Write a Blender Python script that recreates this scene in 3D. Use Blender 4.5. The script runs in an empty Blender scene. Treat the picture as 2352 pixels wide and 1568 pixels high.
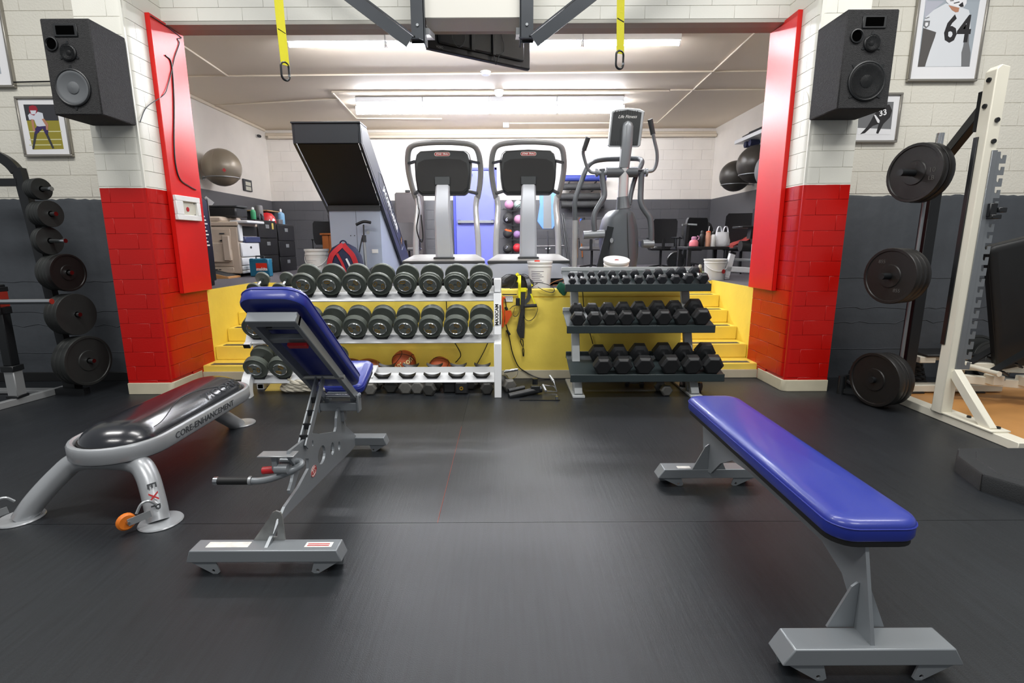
import bpy, bmesh, math, random
from mathutils import Vector, Matrix
random.seed(7)
SC = bpy.context.scene
COL = SC.collection
R_ = math.radians
# ------------------------------------------------------------------ camera
F_PX, PX, PY, PITCH, ROLL, EYE = 1165.0, 1161.0, 784.0, R_(10.98), -0.0045, 1.377
cam_d = bpy.data.cameras.new('camera')
cam = bpy.data.objects.new('camera', cam_d); COL.objects.link(cam)
cam_d.sensor_width = 36; cam_d.lens = F_PX / 2352 * 36
cam_d.shift_x = (1176 - PX) / 2352
cam_d.clip_start = 0.05
CR = Matrix.Rotation(math.pi/2 - PITCH, 3, 'X') @ Matrix.Rotation(ROLL, 3, 'Z')
cam.matrix_world = Matrix.Translation((0, 0, EYE)) @ CR.to_4x4()
SC.camera = cam
# ------------------------------------------------------------------ world, exposure
w = bpy.data.worlds.new('world'); SC.world = w; w.use_nodes = True
w.node_tree.nodes['Background'].inputs[0].default_value = (0.93, 0.96, 1.0, 1)
w.node_tree.nodes['Background'].inputs[1].default_value = 0.33
SC.view_settings.view_transform = 'Standard'; SC.view_settings.look = 'None'
SC.view_settings.gamma = 1; SC.view_settings.use_curve_mapping = False
SC.view_settings.exposure = 0.0
# ------------------------------------------------------------------ large area lights: the gym hall's ceiling strips (above the frame)
def area(name, loc, sx, sy, power, color=(1, 0.985, 0.955), rot=(0, 0, 0)):
    l = bpy.data.lights.new(name, 'AREA'); l.shape = 'RECTANGLE'; l.size = sx; l.size_y = sy
    l.energy = power; l.color = color
    o = bpy.data.objects.new(name, l); COL.objects.link(o); o.location = loc; o.rotation_euler = rot
    return o
HALL = [(-3.4, 2.4), (0.3, 2.9), (3.6, 2.4), (-2.0, -0.8), (2.6, -0.8)]
for hx, hy in HALL:
    area('hall_strip_light', (hx, hy, 5.0), 2.4, 0.5, 125)
# ------------------------------------------------------------------ helpers
def srgb(h):
    h = h.lstrip('#'); v = [int(h[i:i+2], 16) / 255 for i in (0, 2, 4)]
    return tuple((c / 12.92 if c <= 0.04045 else ((c + 0.055) / 1.055) ** 2.4) for c in v)
def ray(x, y): return CR @ Vector(((x - PX) / F_PX, (PY - y) / F_PX, -1.0))
def at(x, y, d):
    r = ray(x, y); return Vector((0, 0, EYE)) + r * (d / r.y)
def atz(x, y, z):
    r = ray(x, y); return Vector((0, 0, EYE)) + r * ((z - EYE) / r.z)
def atx(x, y, X):
    r = ray(x, y); return Vector((0, 0, EYE)) + r * (X / r.x)

MATS = {}
def mat(name, col, rough=0.6, metal=0.0, var=0.08, scale=6.0, bump=0.0, bscale=60.0, coat=0.0, emit=None, spec=0.5, trans=0.0):
    if name in MATS: return MATS[name]
    m = bpy.data.materials.new(name); m.use_nodes = True
    nt = m.node_tree; b = nt.nodes['Principled BSDF']
    c = srgb(col) if isinstance(col, str) else col
    b.inputs['Roughness'].default_value = rough; b.inputs['Metallic'].default_value = metal
    b.inputs['Specular IOR Level'].default_value = spec
    if coat: b.inputs['Coat Weight'].default_value = coat; b.inputs['Coat Roughness'].default_value = 0.12
    if trans: b.inputs['Transmission Weight'].default_value = trans
    tc = nt.nodes.new('ShaderNodeTexCoord')
    n = nt.nodes.new('ShaderNodeTexNoise'); n.inputs['Scale'].default_value = scale; n.inputs['Detail'].default_value = 5
    nt.links.new(tc.outputs['Object'], n.inputs['Vector'])
    mx = nt.nodes.new('ShaderNodeMix'); mx.data_type = 'RGBA'
    mx.inputs[6].default_value = (*[max(0, v * (1 - var)) for v in c], 1)
    mx.inputs[7].default_value = (*[min(1, v * (1 + var)) for v in c], 1)
    nt.links.new(n.outputs['Fac'], mx.inputs[0]); nt.links.new(mx.outputs[2], b.inputs['Base Color'])
    if bump:
        n2 = nt.nodes.new('ShaderNodeTexNoise'); n2.inputs['Scale'].default_value = bscale; n2.inputs['Detail'].default_value = 4
        nt.links.new(tc.outputs['Object'], n2.inputs['Vector'])
        bp = nt.nodes.new('ShaderNodeBump'); bp.inputs['Strength'].default_value = bump; bp.inputs['Distance'].default_value = 0.01
        nt.links.new(n2.outputs['Fac'], bp.inputs['Height']); nt.links.new(bp.outputs['Normal'], b.inputs['Normal'])
    if emit:
        b.inputs['Emission Color'].default_value = (*c, 1); b.inputs['Emission Strength'].default_value = emit
    MATS[name] = m
    return m
def paint_split(name, zsplit, lo, hi, rough_lo=0.35, rough_hi=0.6, bump=0.08, bscale=70, wob=0.004, chips=None):
    """two coats of paint meeting at a height"""
    m = bpy.data.materials.new(name); m.use_nodes = True; nt = m.node_tree; b = nt.nodes['Principled BSDF']
    g = nt.nodes.new('ShaderNodeNewGeometry'); sp = nt.nodes.new('ShaderNodeSeparateXYZ')
    nt.links.new(g.outputs['Position'], sp.inputs[0])
    n = nt.nodes.new('ShaderNodeTexNoise'); n.inputs['Scale'].default_value = 9; n.inputs['Detail'].default_value = 4
    nt.links.new(g.outputs['Position'], n.inputs['Vector'])
    a = nt.nodes.new('ShaderNodeMath'); a.operation = 'MULTIPLY_ADD'; a.inputs[1].default_value = wob * 2; a.inputs[2].default_value = -wob
    nt.links.new(n.outputs['Fac'], a.inputs[0])
    ad = nt.nodes.new('ShaderNodeMath'); ad.operation = 'ADD'; nt.links.new(sp.outputs[2], ad.inputs[0]); nt.links.new(a.outputs[0], ad.inputs[1])
    gt = nt.nodes.new('ShaderNodeMath'); gt.operation = 'GREATER_THAN'; gt.inputs[1].default_value = zsplit; nt.links.new(ad.outputs[0], gt.inputs[0])
    mx = nt.nodes.new('ShaderNodeMix'); mx.data_type = 'RGBA'
    mx.inputs[6].default_value = (*srgb(lo), 1); mx.inputs[7].default_value = (*srgb(hi), 1)
    nt.links.new(gt.outputs[0], mx.inputs[0])
    # slight tone drift of the paint
    n3 = nt.nodes.new('ShaderNodeTexNoise'); n3.inputs['Scale'].default_value = 2.3; n3.inputs['Detail'].default_value = 6
    nt.links.new(g.outputs['Position'], n3.inputs['Vector'])
    hs = nt.nodes.new('ShaderNodeHueSaturation'); mr = nt.nodes.new('ShaderNodeMapRange'); mr.inputs[3].default_value = 0.9; mr.inputs[4].default_value = 1.08
    nt.links.new(n3.outputs['Fac'], mr.inputs[0]); nt.links.new(mr.outputs[0], hs.inputs['Value']); nt.links.new(mx.outputs[2], hs.inputs['Color'])
    nt.links.new(hs.outputs[0], b.inputs['Base Color'])
    mr2 = nt.nodes.new('ShaderNodeMapRange'); mr2.inputs[3].default_value = rough_lo; mr2.inputs[4].default_value = rough_hi
    nt.links.new(gt.outputs[0], mr2.inputs[0]); nt.links.new(mr2.outputs[0], b.inputs['Roughness'])
    n2 = nt.nodes.new('ShaderNodeTexNoise'); n2.inputs['Scale'].default_value = bscale; n2.inputs['Detail'].default_value = 5
    nt.links.new(g.outputs['Position'], n2.inputs['Vector'])
    bp = nt.nodes.new('ShaderNodeBump'); bp.inputs['Strength'].default_value = bump; bp.inputs['Distance'].default_value = 0.01
    nt.links.new(n2.outputs['Fac'], bp.inputs['Height']); nt.links.new(bp.outputs['Normal'], b.inputs['Normal'])
    MATS[name] = m
    return m

def basis(axis, up=(0, 0, 1)):
    z = Vector(axis).normalized(); u = Vector(up)
    if abs(z.dot(u.normalized())) > 0.999: u = Vector((0, 1, 0)) if abs(z.y) < 0.9 else Vector((1, 0, 0))
    x = u.cross(z).normalized(); y = z.cross(x)
    return Matrix((x, y, z)).transposed()

class MB:
    def __init__(s): s.v = []; s.f = []; s.sm = []
    def add(s, vs, fs, smooth=False):
        o = len(s.v); s.v += [tuple(v) for v in vs]; s.f += [tuple(i + o for i in f) for f in fs]; s.sm += [smooth] * len(fs); return s
    def box(s, a, b, bev=0.0, M=None):
        (x0, y0, z0), (x1, y1, z1) = [min(p, q) for p, q in zip(a, b)], [max(p, q) for p, q in zip(a, b)]
        bev = min(bev, (x1-x0)*.45, (y1-y0)*.45, (z1-z0)*.45)
        if bev <= 0:
            vs = [(x, y, z) for z in (z0, z1) for y in (y0, y1) for x in (x0, x1)]
            fs = [(0, 2, 3, 1), (4, 5, 7, 6), (0, 1, 5, 4), (2, 6, 7, 3), (0, 4, 6, 2), (1, 3, 7, 5)]
        else:
            vs = []; fs = []; idx = {}
            lo = (x0, y0, z0); hi = (x1, y1, z1)
            for sx in (0, 1):
                for sy in (0, 1):
                    for sz in (0, 1):
                        sg = (sx, sy, sz)
                        for ax in range(3):
                            p = []
                            for k in range(3):
                                e = hi[k] if sg[k] else lo[k]
                                if k != ax: e += -bev if sg[k] else bev
                                p.append(e)
                            idx[(sx, sy, sz, ax)] = len(vs); vs.append(tuple(p))
            def q(l): fs.append(tuple(l))
            for ax in range(3):
                o1, o2 = (ax + 1) % 3, (ax + 2) % 3
                for sd in (0, 1):
                    ring = []
                    for c1, c2 in ((0, 0), (1, 0), (1, 1), (0, 1)):
                        k = [0, 0, 0]; k[ax] = sd; k[o1] = c1; k[o2] = c2; ring.append(idx[(*k, ax)])
                    q(ring if sd else ring[::-1])
            for ax in range(3):
                o1, o2 = (ax + 1) % 3, (ax + 2) % 3
                for c1 in (0, 1):
                    for c2 in (0, 1):
                        k0 = [0, 0, 0]; k0[o1] = c1; k0[o2] = c2; k1 = k0[:]; k1[ax] = 1
                        r = [idx[(*k0, o1)], idx[(*k1, o1)], idx[(*k1, o2)], idx[(*k0, o2)]]
                        q(r if (c1 ^ c2) else r[::-1])
            for sx in (0, 1):
                for sy in (0, 1):
                    for sz in (0, 1):
                        r = [idx[(sx, sy, sz, a_)] for a_ in range(3)]
                        q(r if (sx + sy + sz) % 2 else r[::-1])
        if M is not None: vs = [M @ Vector(v) for v in vs]
        return s.add(vs, fs)
    def bar(s, p0, p1, wx, wy, up=(0, 0, 1), bev=0.0):
        p0, p1 = Vector(p0), Vector(p1); B = basis(p1 - p0, up); L = (p1 - p0).length
        M = Matrix.Translation(p0) @ B.to_4x4()
        return s.box((-wx/2, -wy/2, 0), (wx/2, wy/2, L), bev, M)
    def cyl(s, p0, p1, r0, r1=None, n=16, smooth=True, caps=True):
        r1 = r0 if r1 is None else r1
        return s.lathe([(r0, 0), (r1, (Vector(p1) - Vector(p0)).length)], p0, Vector(p1) - Vector(p0), n, smooth, caps)
    def lathe(s, prof, origin=(0, 0, 0), axis=(0, 0, 1), n=20, smooth=True, caps=True):
        B = basis(axis); o = Vector(origin); vs = []; fs = []; m = len(prof)
        for (r, h) in prof:
            for k in range(n):
                a = 2 * math.pi * k / n
                vs.append(o + B @ Vector((r * math.cos(a), r * math.sin(a), h)))
        for i in range(m - 1):
            for k in range(n):
                k2 = (k + 1) % n
                fs.append((i*n + k, i*n + k2, (i+1)*n + k2, (i+1)*n + k))
        s.add(vs, fs, smooth)
        if caps:
            o2 = len(s.v) - len(vs)
            if prof[0][0] > 1e-5: s.f.append(tuple(o2 + k for k in range(n))[::-1]); s.sm.append(False)
            if prof[-1][0] > 1e-5: s.f.append(tuple(o2 + (m-1)*n + k for k in range(n))); s.sm.append(False)
        return s
    def tube(s, pts, r, n=8, closed=False, smooth=True, rad=None, ry=None, up0=None):
        pts = [Vector(p) for p in pts]; N = len(pts); vs = []; fs = []
        prev = None
        for i, p in enumerate(pts):
            if closed: t = (pts[(i+1) % N] - pts[i-1]).normalized()
            else: t = (pts[min(i+1, N-1)] - pts[max(i-1, 0)]).normalized()
            if prev is None:
                up = Vector(up0) if up0 else (Vector((0, 0, 1)) if abs(t.z) < 0.9 else Vector((0, 1, 0)))
                x = up.cross(t).normalized()
            else:
                x = (prev - t * prev.dot(t)).normalized()
            prev = x; y = t.cross(x); rr = rad[i] if rad else r; rv = ry if ry else rr
            for k in range(n):
                a = 2 * math.pi * (k + .5) / n
                vs.append(p + x * (rr * math.cos(a)) + y * (rv * math.sin(a)))
        M_ = N if closed else N - 1
        for i in range(M_):
            j = (i + 1) % N
            for k in range(n):
                k2 = (k + 1) % n
                fs.append((i*n + k, i*n + k2, j*n + k2, j*n + k))
        s.add(vs, fs, smooth)
        if not closed:
            o2 = len(s.v) - len(vs)
            s.f.append(tuple(o2 + k for k in range(n))[::-1]); s.sm.append(False)
            s.f.append(tuple(o2 + (N-1)*n + k for k in range(n))); s.sm.append(False)
        return s
    def ribbon(s, pts, wid, th=0.002, side=(1, 0, 0)):
        """flat strap along pts; side = width direction (one or one per point)"""
        pts = [Vector(p) for p in pts]; N = len(pts); vs = []; fs = []
        for i, p in enumerate(pts):
            t = (pts[min(i+1, N-1)] - pts[max(i-1, 0)]).normalized()
            sd = Vector(side[i]) if isinstance(side, list) else Vector(side)
            sd = (sd - t * sd.dot(t)).normalized(); nn = t.cross(sd)
            for a, b in ((-1, -1), (1, -1), (1, 1), (-1, 1)): vs.append(p + sd * (a * wid / 2) + nn * (b * th / 2))
        for i in range(N - 1):
            for k in range(4):
                k2 = (k + 1) % 4
                fs.append((i*4 + k, i*4 + k2, i*4 + 4 + k2, i*4 + 4 + k))
        fs.append((3, 2, 1, 0)); e = (N-1)*4; fs.append((e, e+1, e+2, e+3))
        return s.add(vs, fs)
    def prism(s, poly, M, th, smooth=False):
        """2D polygon in M's xy plane, extruded along M's z by th"""
        n = len(poly)
        ar = sum(poly[i][0]*poly[(i+1) % n][1] - poly[(i+1) % n][0]*poly[i][1] for i in range(n))
        if ar < 0: poly = poly[::-1]
        z0, z1 = min(0, th), max(0, th)
        vs = [M @ Vector((x, y, z0)) for x, y in poly] + [M @ Vector((x, y, z1)) for x, y in poly]
        fs = [tuple(range(n))[::-1], tuple(range(n, 2*n))]
        o = len(s.v); s.add(vs, fs)
        for i in range(n):
            j = (i + 1) % n; s.f.append((o+i, o+j, o+n+j, o+n+i)); s.sm.append(smooth)
        return s
    def loft(s, rings, smooth=True, caps=True, closed=True):
        n = len(rings[0]); vs = [v for r in rings for v in r]; fs = []
        for i in range(len(rings) - 1):
            for k in range(n if closed else n - 1):
                k2 = (k + 1) % n
                fs.append((i*n + k, i*n + k2, (i+1)*n + k2, (i+1)*n + k))
        s.add(vs, fs, smooth)
        if caps:
            o = len(s.v) - len(vs)
            s.f.append(tuple(o + k for k in range(n))[::-1]); s.sm.append(False)
            s.f.append(tuple(o + (len(rings)-1)*n + k for k in range(n))); s.sm.append(False)
        return s
    def ball(s, c, r, n=20, sz=1.0, M=None):
        m = max(6, n // 2); c = Vector(c)
        prof = [(r * math.sin(math.pi * i / m), -r * sz * math.cos(math.pi * i / m)) for i in range(m + 1)]
        prof[0] = (1e-6, prof[0][1]); prof[-1] = (1e-6, prof[-1][1])
        return s.lathe(prof, c, (0, 0, 1) if M is None else M, n, True, False)
    def mesh(s, name, inv=None):
        me = bpy.data.meshes.new(name)
        vs = [inv @ Vector(v) for v in s.v] if inv is not None else s.v
        me.from_pydata(vs, [], s.f); me.polygons.foreach_set('use_smooth', s.sm)
        me.validate(); me.update(); me.set_sharp_from_angle(angle=R_(38))
        return me
WM = {}
def wmat(o): return WM.get(o.name, Matrix.Identity(4)) if o is not None else Matrix.Identity(4)
def empty(name, loc=(0, 0, 0), rz=0.0, label=None, cat=None, group=None, parent=None, M=None):
    o = bpy.data.objects.new(name, None); COL.objects.link(o); o.empty_display_size = 0.1
    m = M if M is not None else Matrix.Translation(loc) @ Matrix.Rotation(rz, 4, 'Z')
    WM[o.name] = m
    if parent is not None: o.parent = parent; o.matrix_local = wmat(parent).inverted() @ m
    else: o.matrix_world = m
    tag(o, label, cat, group); return o
def tag(o, label=None, cat=None, group=None, kind=None):
    for k, v in (('label', label), ('category', cat), ('group', group), ('kind', kind)):
        if v: o[k] = v
    return o
def obj(name, mb, m, parent=None, world=False, label=None, cat=None, group=None, kind=None, bevel=0.0, sub=0, autosmooth=False):
    """links mb as ONE mesh object; coordinates are the parent's (world=True: world's)"""
    me = mb if isinstance(mb, bpy.types.Mesh) else mb.mesh(name, wmat(parent).inverted() if (world and parent is not None) else None)
    if isinstance(m, str): m = MATS[m]
    if not me.materials: me.materials.append(m)
    o = bpy.data.objects.new(name, me); COL.objects.link(o)
    if parent is not None: o.parent = parent; WM[o.name] = wmat(parent)
    if bevel:
        md = o.modifiers.new('bevel', 'BEVEL'); md.width = bevel; md.segments = 2; md.limit_method = 'ANGLE'; md.angle_limit = R_(35)
    if sub:
        md = o.modifiers.new('sub', 'SUBSURF'); md.levels = sub; md.render_levels = sub
    return tag(o, label, cat, group, kind)
def thing1(name, mb, m, label, cat, group=None, origin=None, **kw):
    """a thing that is one mesh, world coordinates; origin moved to its base"""
    vs = [Vector(v) for v in mb.v]
    lo = [min(v[i] for v in vs) for i in range(3)]; hi = [max(v[i] for v in vs) for i in range(3)]
    c = Vector(((lo[0]+hi[0])/2, (lo[1]+hi[1])/2, lo[2]))
    mb.v = [tuple(v - c) for v in vs]
    o = obj(name, mb, m, label=label, cat=cat, group=group, **kw); o.location = c
    WM[o.name] = Matrix.Translation(c); return o
def copy_tree(root, M, label=None, group=None, parent=None):
    def rec(o, par):
        c = o.copy(); COL.objects.link(c); c.parent = par
        for ch in KIDS(o): rec(ch, c)
        return c
    r = rec(root, parent); r.matrix_world = M; WM[r.name] = M
    if label: r['label'] = label
    if group: r['group'] = group
    return r
def KIDS(o): return [c for c in list(o.children)]
def text_mesh(txt, size, M, th=0.001, align='CENTER', shear=0.0, bold=0.0, sx=1.0):
    cu = bpy.data.curves.new('lettering', 'FONT'); cu.body = txt; cu.size = size; cu.extrude = th; cu.align_x = align; cu.align_y = 'CENTER'
    cu.shear = shear; cu.offset = bold; cu.resolution_u = 2
    t = bpy.data.objects.new('lettering', cu); me = bpy.data.meshes.new_from_object(t)
    bpy.data.objects.remove(t); bpy.data.curves.remove(cu)
    me.transform(M @ Matrix.Diagonal((sx, 1, 1, 1))); return me
def text(name, txt, size, M, m, parent, **kw):
    """M maps lettering (x right, y up, z out) into the world"""
    me = text_mesh(txt, size, wmat(parent).inverted() @ M, **kw)
    return obj(name, me, m, parent)
def frame(o, x, y):
    """matrix with origin o, x axis x, y axis y (orthogonalised)"""
    x = Vector(x).normalized(); y = Vector(y); y = (y - x * y.dot(x)).normalized(); z = x.cross(y)
    M = Matrix((x, y, z)).transposed().to_4x4(); M.translation = Vector(o); return M
def arc(c, r, a0, a1, n, u=(1, 0, 0), v=(0, 0, 1)):
    c, u, v = Vector(c), Vector(u), Vector(v)
    return [c + u * (r * math.cos(R_(a0 + (a1-a0)*i/n))) + v * (r * math.sin(R_(a0 + (a1-a0)*i/n))) for i in range(n + 1)]
def rrect(w, h, r, n=4):
    """rounded rectangle outline centred on 0"""
    out = []
    for cx, cy, a0 in ((w/2-r, h/2-r, 0), (-w/2+r, h/2-r, 90), (-w/2+r, -h/2+r, 180), (w/2-r, -h/2+r, 270)):
        for i in range(n + 1):
            a = R_(a0 + 90 * i / n); out.append((cx + r * math.cos(a), cy + r * math.sin(a)))
    return out
def spline(pts, n=6):
    """Catmull-Rom through pts"""
    P = [Vector(p) for p in pts]; P = [P[0]*2 - P[1]] + P + [P[-1]*2 - P[-2]]; out = []
    for i in range(1, len(P) - 2):
        for k in range(n):
            t = k / n; a, b, c, d = P[i-1], P[i], P[i+1], P[i+2]
            out.append(0.5 * ((2*b) + (c - a)*t + (2*a - 5*b + 4*c - d)*t*t + (3*b - a - 3*c + d)*t*t*t))
    out.append(P[-2]); return out
XZ = lambda o: frame(o, (1, 0, 0), (0, 0, 1))      # a sheet facing the camera (-Y)
# ------------------------------------------------------------------ materials of the setting
CREAM, CREAM_ST, RED, YEL = '#dddacb', '#e6e1d8', '#b30d07', '#f8db5e'
paint_split('pillar_paint', 1.862, RED, '#e2e1d7', 0.28, 0.5, 0.10, 90)
mat('hall_block_paint', '#dedbcf', 0.7, var=0.05, scale=2, bump=0.35, bscale=55)
mat('lintel_paint', '#dcdcd4', 0.65, var=0.03, scale=2, bump=0.12, bscale=60)
mat('mortar_paint', '#cfccbd', 0.75, var=0.05)
paint_split('stage_block_paint', 2.286, '#58585b', '#ebe5dc', 0.5, 0.55, 0.06, 80, 0.001)
mat('concrete_paint', '#41454a', 0.55, var=0.22, scale=3.5, bump=0.55, bscale=9)
mat('base_black', '#101112', 0.5)
mat('base_cream', '#bdb69f', 0.5, var=0.1, scale=10)
mat('red_gloss', '#d3140c', 0.38, var=0.05, scale=2, bump=0.02, bscale=25, spec=.42)
mat('ceiling_paint', '#e6d8c4', 0.62, var=0.03, scale=1.5)
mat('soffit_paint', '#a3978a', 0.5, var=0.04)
mat('yellow_paint', YEL, 0.42, var=0.13, scale=3.5, bump=0.25, bscale=14)
mat('carpet', '#5d5a60', 0.95, var=0.15, scale=90, bump=0.4, bscale=300)
mat('strip_black', '#4b463d', 0.85, var=0.3, scale=30)
mat('steel_lintel', '#a7a59d', 0.5)
mat('black_metal', '#16181a', 0.38, var=0.15, scale=8)
mat('black_plastic', '#17191b', 0.45, var=0.1)
mat('black_rubber', '#121314', 0.55, var=0.2, scale=20)
mat('white_paint', '#e8eaec', 0.35, var=0.03)
mat('white_plastic', '#e9e9e7', 0.4, var=0.03)
mat('grey_metal', '#5d6166', 0.38, 0.35, var=0.06)
mat('silver', '#a3a6a8', 0.34, 0.55, var=0.05)
mat('chrome', '#c9cccf', 0.16, 1.0, var=0.03)
mat('dark_grey', '#3a3d40', 0.5, var=0.1)
mat('wire_white', '#d8d3c6', 0.5)
mat('conduit_paint', '#e2d6c2', 0.5)
mat('tube_light', '#f6f8ff', 0.4, emit=165, var=0)

def rubber():
    m = mat('rubber_floor', '#2b2d30', 0.5, var=0.0)
    nt = m.node_tree; b = nt.nodes['Principled BSDF']; g = nt.nodes.new('ShaderNodeNewGeometry')
    mp = nt.nodes.new('ShaderNodeMapping'); mp.inputs['Scale'].default_value = (40, 2.5, 1); nt.links.new(g.outputs['Position'], mp.inputs[0])
    n1 = nt.nodes.new('ShaderNodeTexNoise'); n1.inputs['Scale'].default_value = 1.3; n1.inputs['Detail'].default_value = 6; nt.links.new(mp.outputs[0], n1.inputs['Vector'])
    n2 = nt.nodes.new('ShaderNodeTexNoise'); n2.inputs['Scale'].default_value = 260; n2.inputs['Detail'].default_value = 2; nt.links.new(g.outputs['Position'], n2.inputs['Vector'])
    n3 = nt.nodes.new('ShaderNodeTexNoise'); n3.inputs['Scale'].default_value = 0.9; n3.inputs['Detail'].default_value = 5; nt.links.new(g.outputs['Position'], n3.inputs['Vector'])
    ad = nt.nodes.new('ShaderNodeMath'); ad.operation = 'MULTIPLY_ADD'; ad.inputs[1].default_value = 0.6
    nt.links.new(n2.outputs['Fac'], ad.inputs[0]); nt.links.new(n1.outputs['Fac'], ad.inputs[2])
    ad2 = nt.nodes.new('ShaderNodeMath'); ad2.operation = 'MULTIPLY_ADD'; ad2.inputs[1].default_value = 0.8
    nt.links.new(n3.outputs['Fac'], ad2.inputs[0]); nt.links.new(ad.outputs[0], ad2.inputs[2])
    cr = nt.nodes.new('ShaderNodeMapRange'); cr.inputs[1].default_value = 0.75; cr.inputs[2].default_value = 1.65; nt.links.new(ad2.outputs[0], cr.inputs[0])
    mx = nt.nodes.new('ShaderNodeMix'); mx.data_type = 'RGBA'; mx.inputs[6].default_value = (*srgb('#131518'), 1); mx.inputs[7].default_value = (*srgb('#22262a'), 1)
    nt.links.new(cr.outputs[0], mx.inputs[0]); nt.links.new(mx.outputs[2], b.inputs['Base Color'])
    r = nt.nodes.new('ShaderNodeMapRange'); r.inputs[3].default_value = 0.34; r.inputs[4].default_value = 0.5; nt.links.new(n3.outputs['Fac'], r.inputs[0]); nt.links.new(r.outputs[0], b.inputs['Roughness'])
    bp = nt.nodes.new('ShaderNodeBump'); bp.inputs['Strength'].default_value = 0.25; bp.inputs['Distance'].default_value = 0.004
    nt.links.new(ad.outputs[0], bp.inputs['Height']); nt.links.new(bp.outputs['Normal'], b.inputs['Normal'])
rubber()

def struct(name, mb, m, parent=None, **kw):
    return obj(name, mb, m, parent, kind='structure' if parent is None else None, **kw)
BLK = {}
def block(parent, pos, wid, hgt, m, dirv='x+', proud=0.012, gap=0.003, bev=0.0015, name='block'):
    """one block: face plane through pos, along dirv, standing proud of it"""
    key = (round(wid, 3), round(hgt, 3), dirv, m, proud, gap)
    if key not in BLK:
        g = gap / 2; v = gap / 4; mb = MB()
        if dirv == 'x+': mb.box((v, -proud, g), (wid - v, 0.01, hgt - g), bev)          # faces -Y
        elif dirv == 'y+': mb.box((-0.01, v, g), (proud, wid - v, hgt - g), bev)        # faces +X
        elif dirv == 'y-': mb.box((-proud, v, g), (0.01, wid - v, hgt - g), bev)        # faces -X
        me = mb.mesh('block'); me.materials.append(MATS[m]); BLK[key] = me
    o = bpy.data.objects.new(name, BLK[key]); COL.objects.link(o); o.parent = parent; o.location = pos
    return o
def course(parent, x0, x1, y, z, h, bw, off, m, dirv='x+', gap=0.004, proud=0.012, vis=None):
    e = x0 - off
    while e < x1 - 0.01:
        a, b = max(e, x0), min(e + bw, x1)
        if b - a > 0.02 and (vis is None or vis((a+b)/2, z + h/2)):
            block(parent, (a, y, z) if dirv == 'x+' else (y, a, z), b - a, h, m, dirv, proud, gap)
        e += bw

XL, XR, YP, YW, YB2 = -3.13, 2.605, 4.59, 5.09, 5.32
H = 0.90                                # stage level
BXL, BXR, BYB, CZ = -5.03, 4.45, 11.33, 3.73
CXL, CXR = -2.32, 1.79                  # solid middle of the stage front
# ------------------------------------------------------------------ hall floor: rubber mats
fl = struct('floor', MB().box((-8, -3.2, -0.05), (8, 5.09, -0.012)), 'base_black')
seam = atz(1005, 1200, 0).y; sA, sB = atz(1005, 1200, 0), atz(1060, 980, 0); sE = sA + (sB - sA) * ((5.09 - sA.y) / (sB.y - sA.y))
for poly_ in ([(-8, -3.2), (8, -3.2), (8, seam - .0015), (-8, seam - .0015)], [(-8, seam + .0015), (sA.x - .0006, seam + .0015), (sE.x - .0006, 5.09), (-8, 5.09)], [(sA.x + .0006, seam + .0015), (8, seam + .0015), (8, 5.09), (sE.x + .0006, 5.09)]):
    obj('rubber_mat', MB().prism(poly_, Matrix.Translation((0, 0, -.012)), .012), 'rubber_floor', fl)
mat('tape_red', '#a8452f', 0.6)
obj('seam_tape', MB().bar(atz(1060, 980, 0.0006), atz(1005, 1200, 0.0006), 0.0012, 0.008), 'tape_red', fl)
# ------------------------------------------------------------------ hall walls
for side, x0, x1 in (('left', -7.2, -3.53), ('right', 3.01, 7.2)):
    wl = struct('wall_' + side, MB().box((x0, YW + 0.005, 0), (x1, YB2, 4.6)), 'hall_block_paint')
    # cast concrete band with a ragged top edge
    mb = MB(); n = 90; top = []
    for i in range(n + 1):
        x = x0 + (x1 - x0) * i / n; top.append((x, 1.815 + random.uniform(-0.012, 0.006)))
    vs = []; fs = []
    for i, (x, z) in enumerate(top):
        vs += [(x, YW - 0.02, 0), (x, YW - 0.02, z - 0.03), (x, YW - 0.006 + random.uniform(-.006, .004), z), (x, YW + 0.02, z)]
    for i in range(n):
        for k in range(3): fs.append((4*i + k, 4*i + 4 + k, 4*i + 5 + k, 4*i + 1 + k))
    mb.add(vs, fs); obj('concrete_band', mb, 'concrete_paint', wl)
    for k in range(13):
        z = 1.83 + 0.2042 * k
        course(wl, x0 + 1.2 if side == 'left' else x0, x1 if side == 'left' else x1 - 1.2, YW + 0.005, z, 0.2042, 0.4064, (0.2 if k % 2 else 0.02), 'hall_block_paint', gap=0.003, proud=.005)
    if side == 'left': obj('baseboard', MB().box((x0, YW - 0.035, 0), (x1, YW - 0.019, 0.095), .003), 'base_black', wl)
    # form-work seams and cracks of the concrete
    for zc, jag in ((1.02, .006), (0.72, .012), (0.58, .02), (0.30, .004)):
        pts = []; x = x0 + 1.5 if side == 'left' else x0
        while x < (x1 if side == 'left' else x1 - 1.4):
            pts.append((x, YW - 0.0215, zc + random.uniform(-jag, jag))); x += random.uniform(.05, .12)
        obj('concrete_seam', MB().tube(pts, 0.0035, 5), 'concrete_paint', wl)
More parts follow.
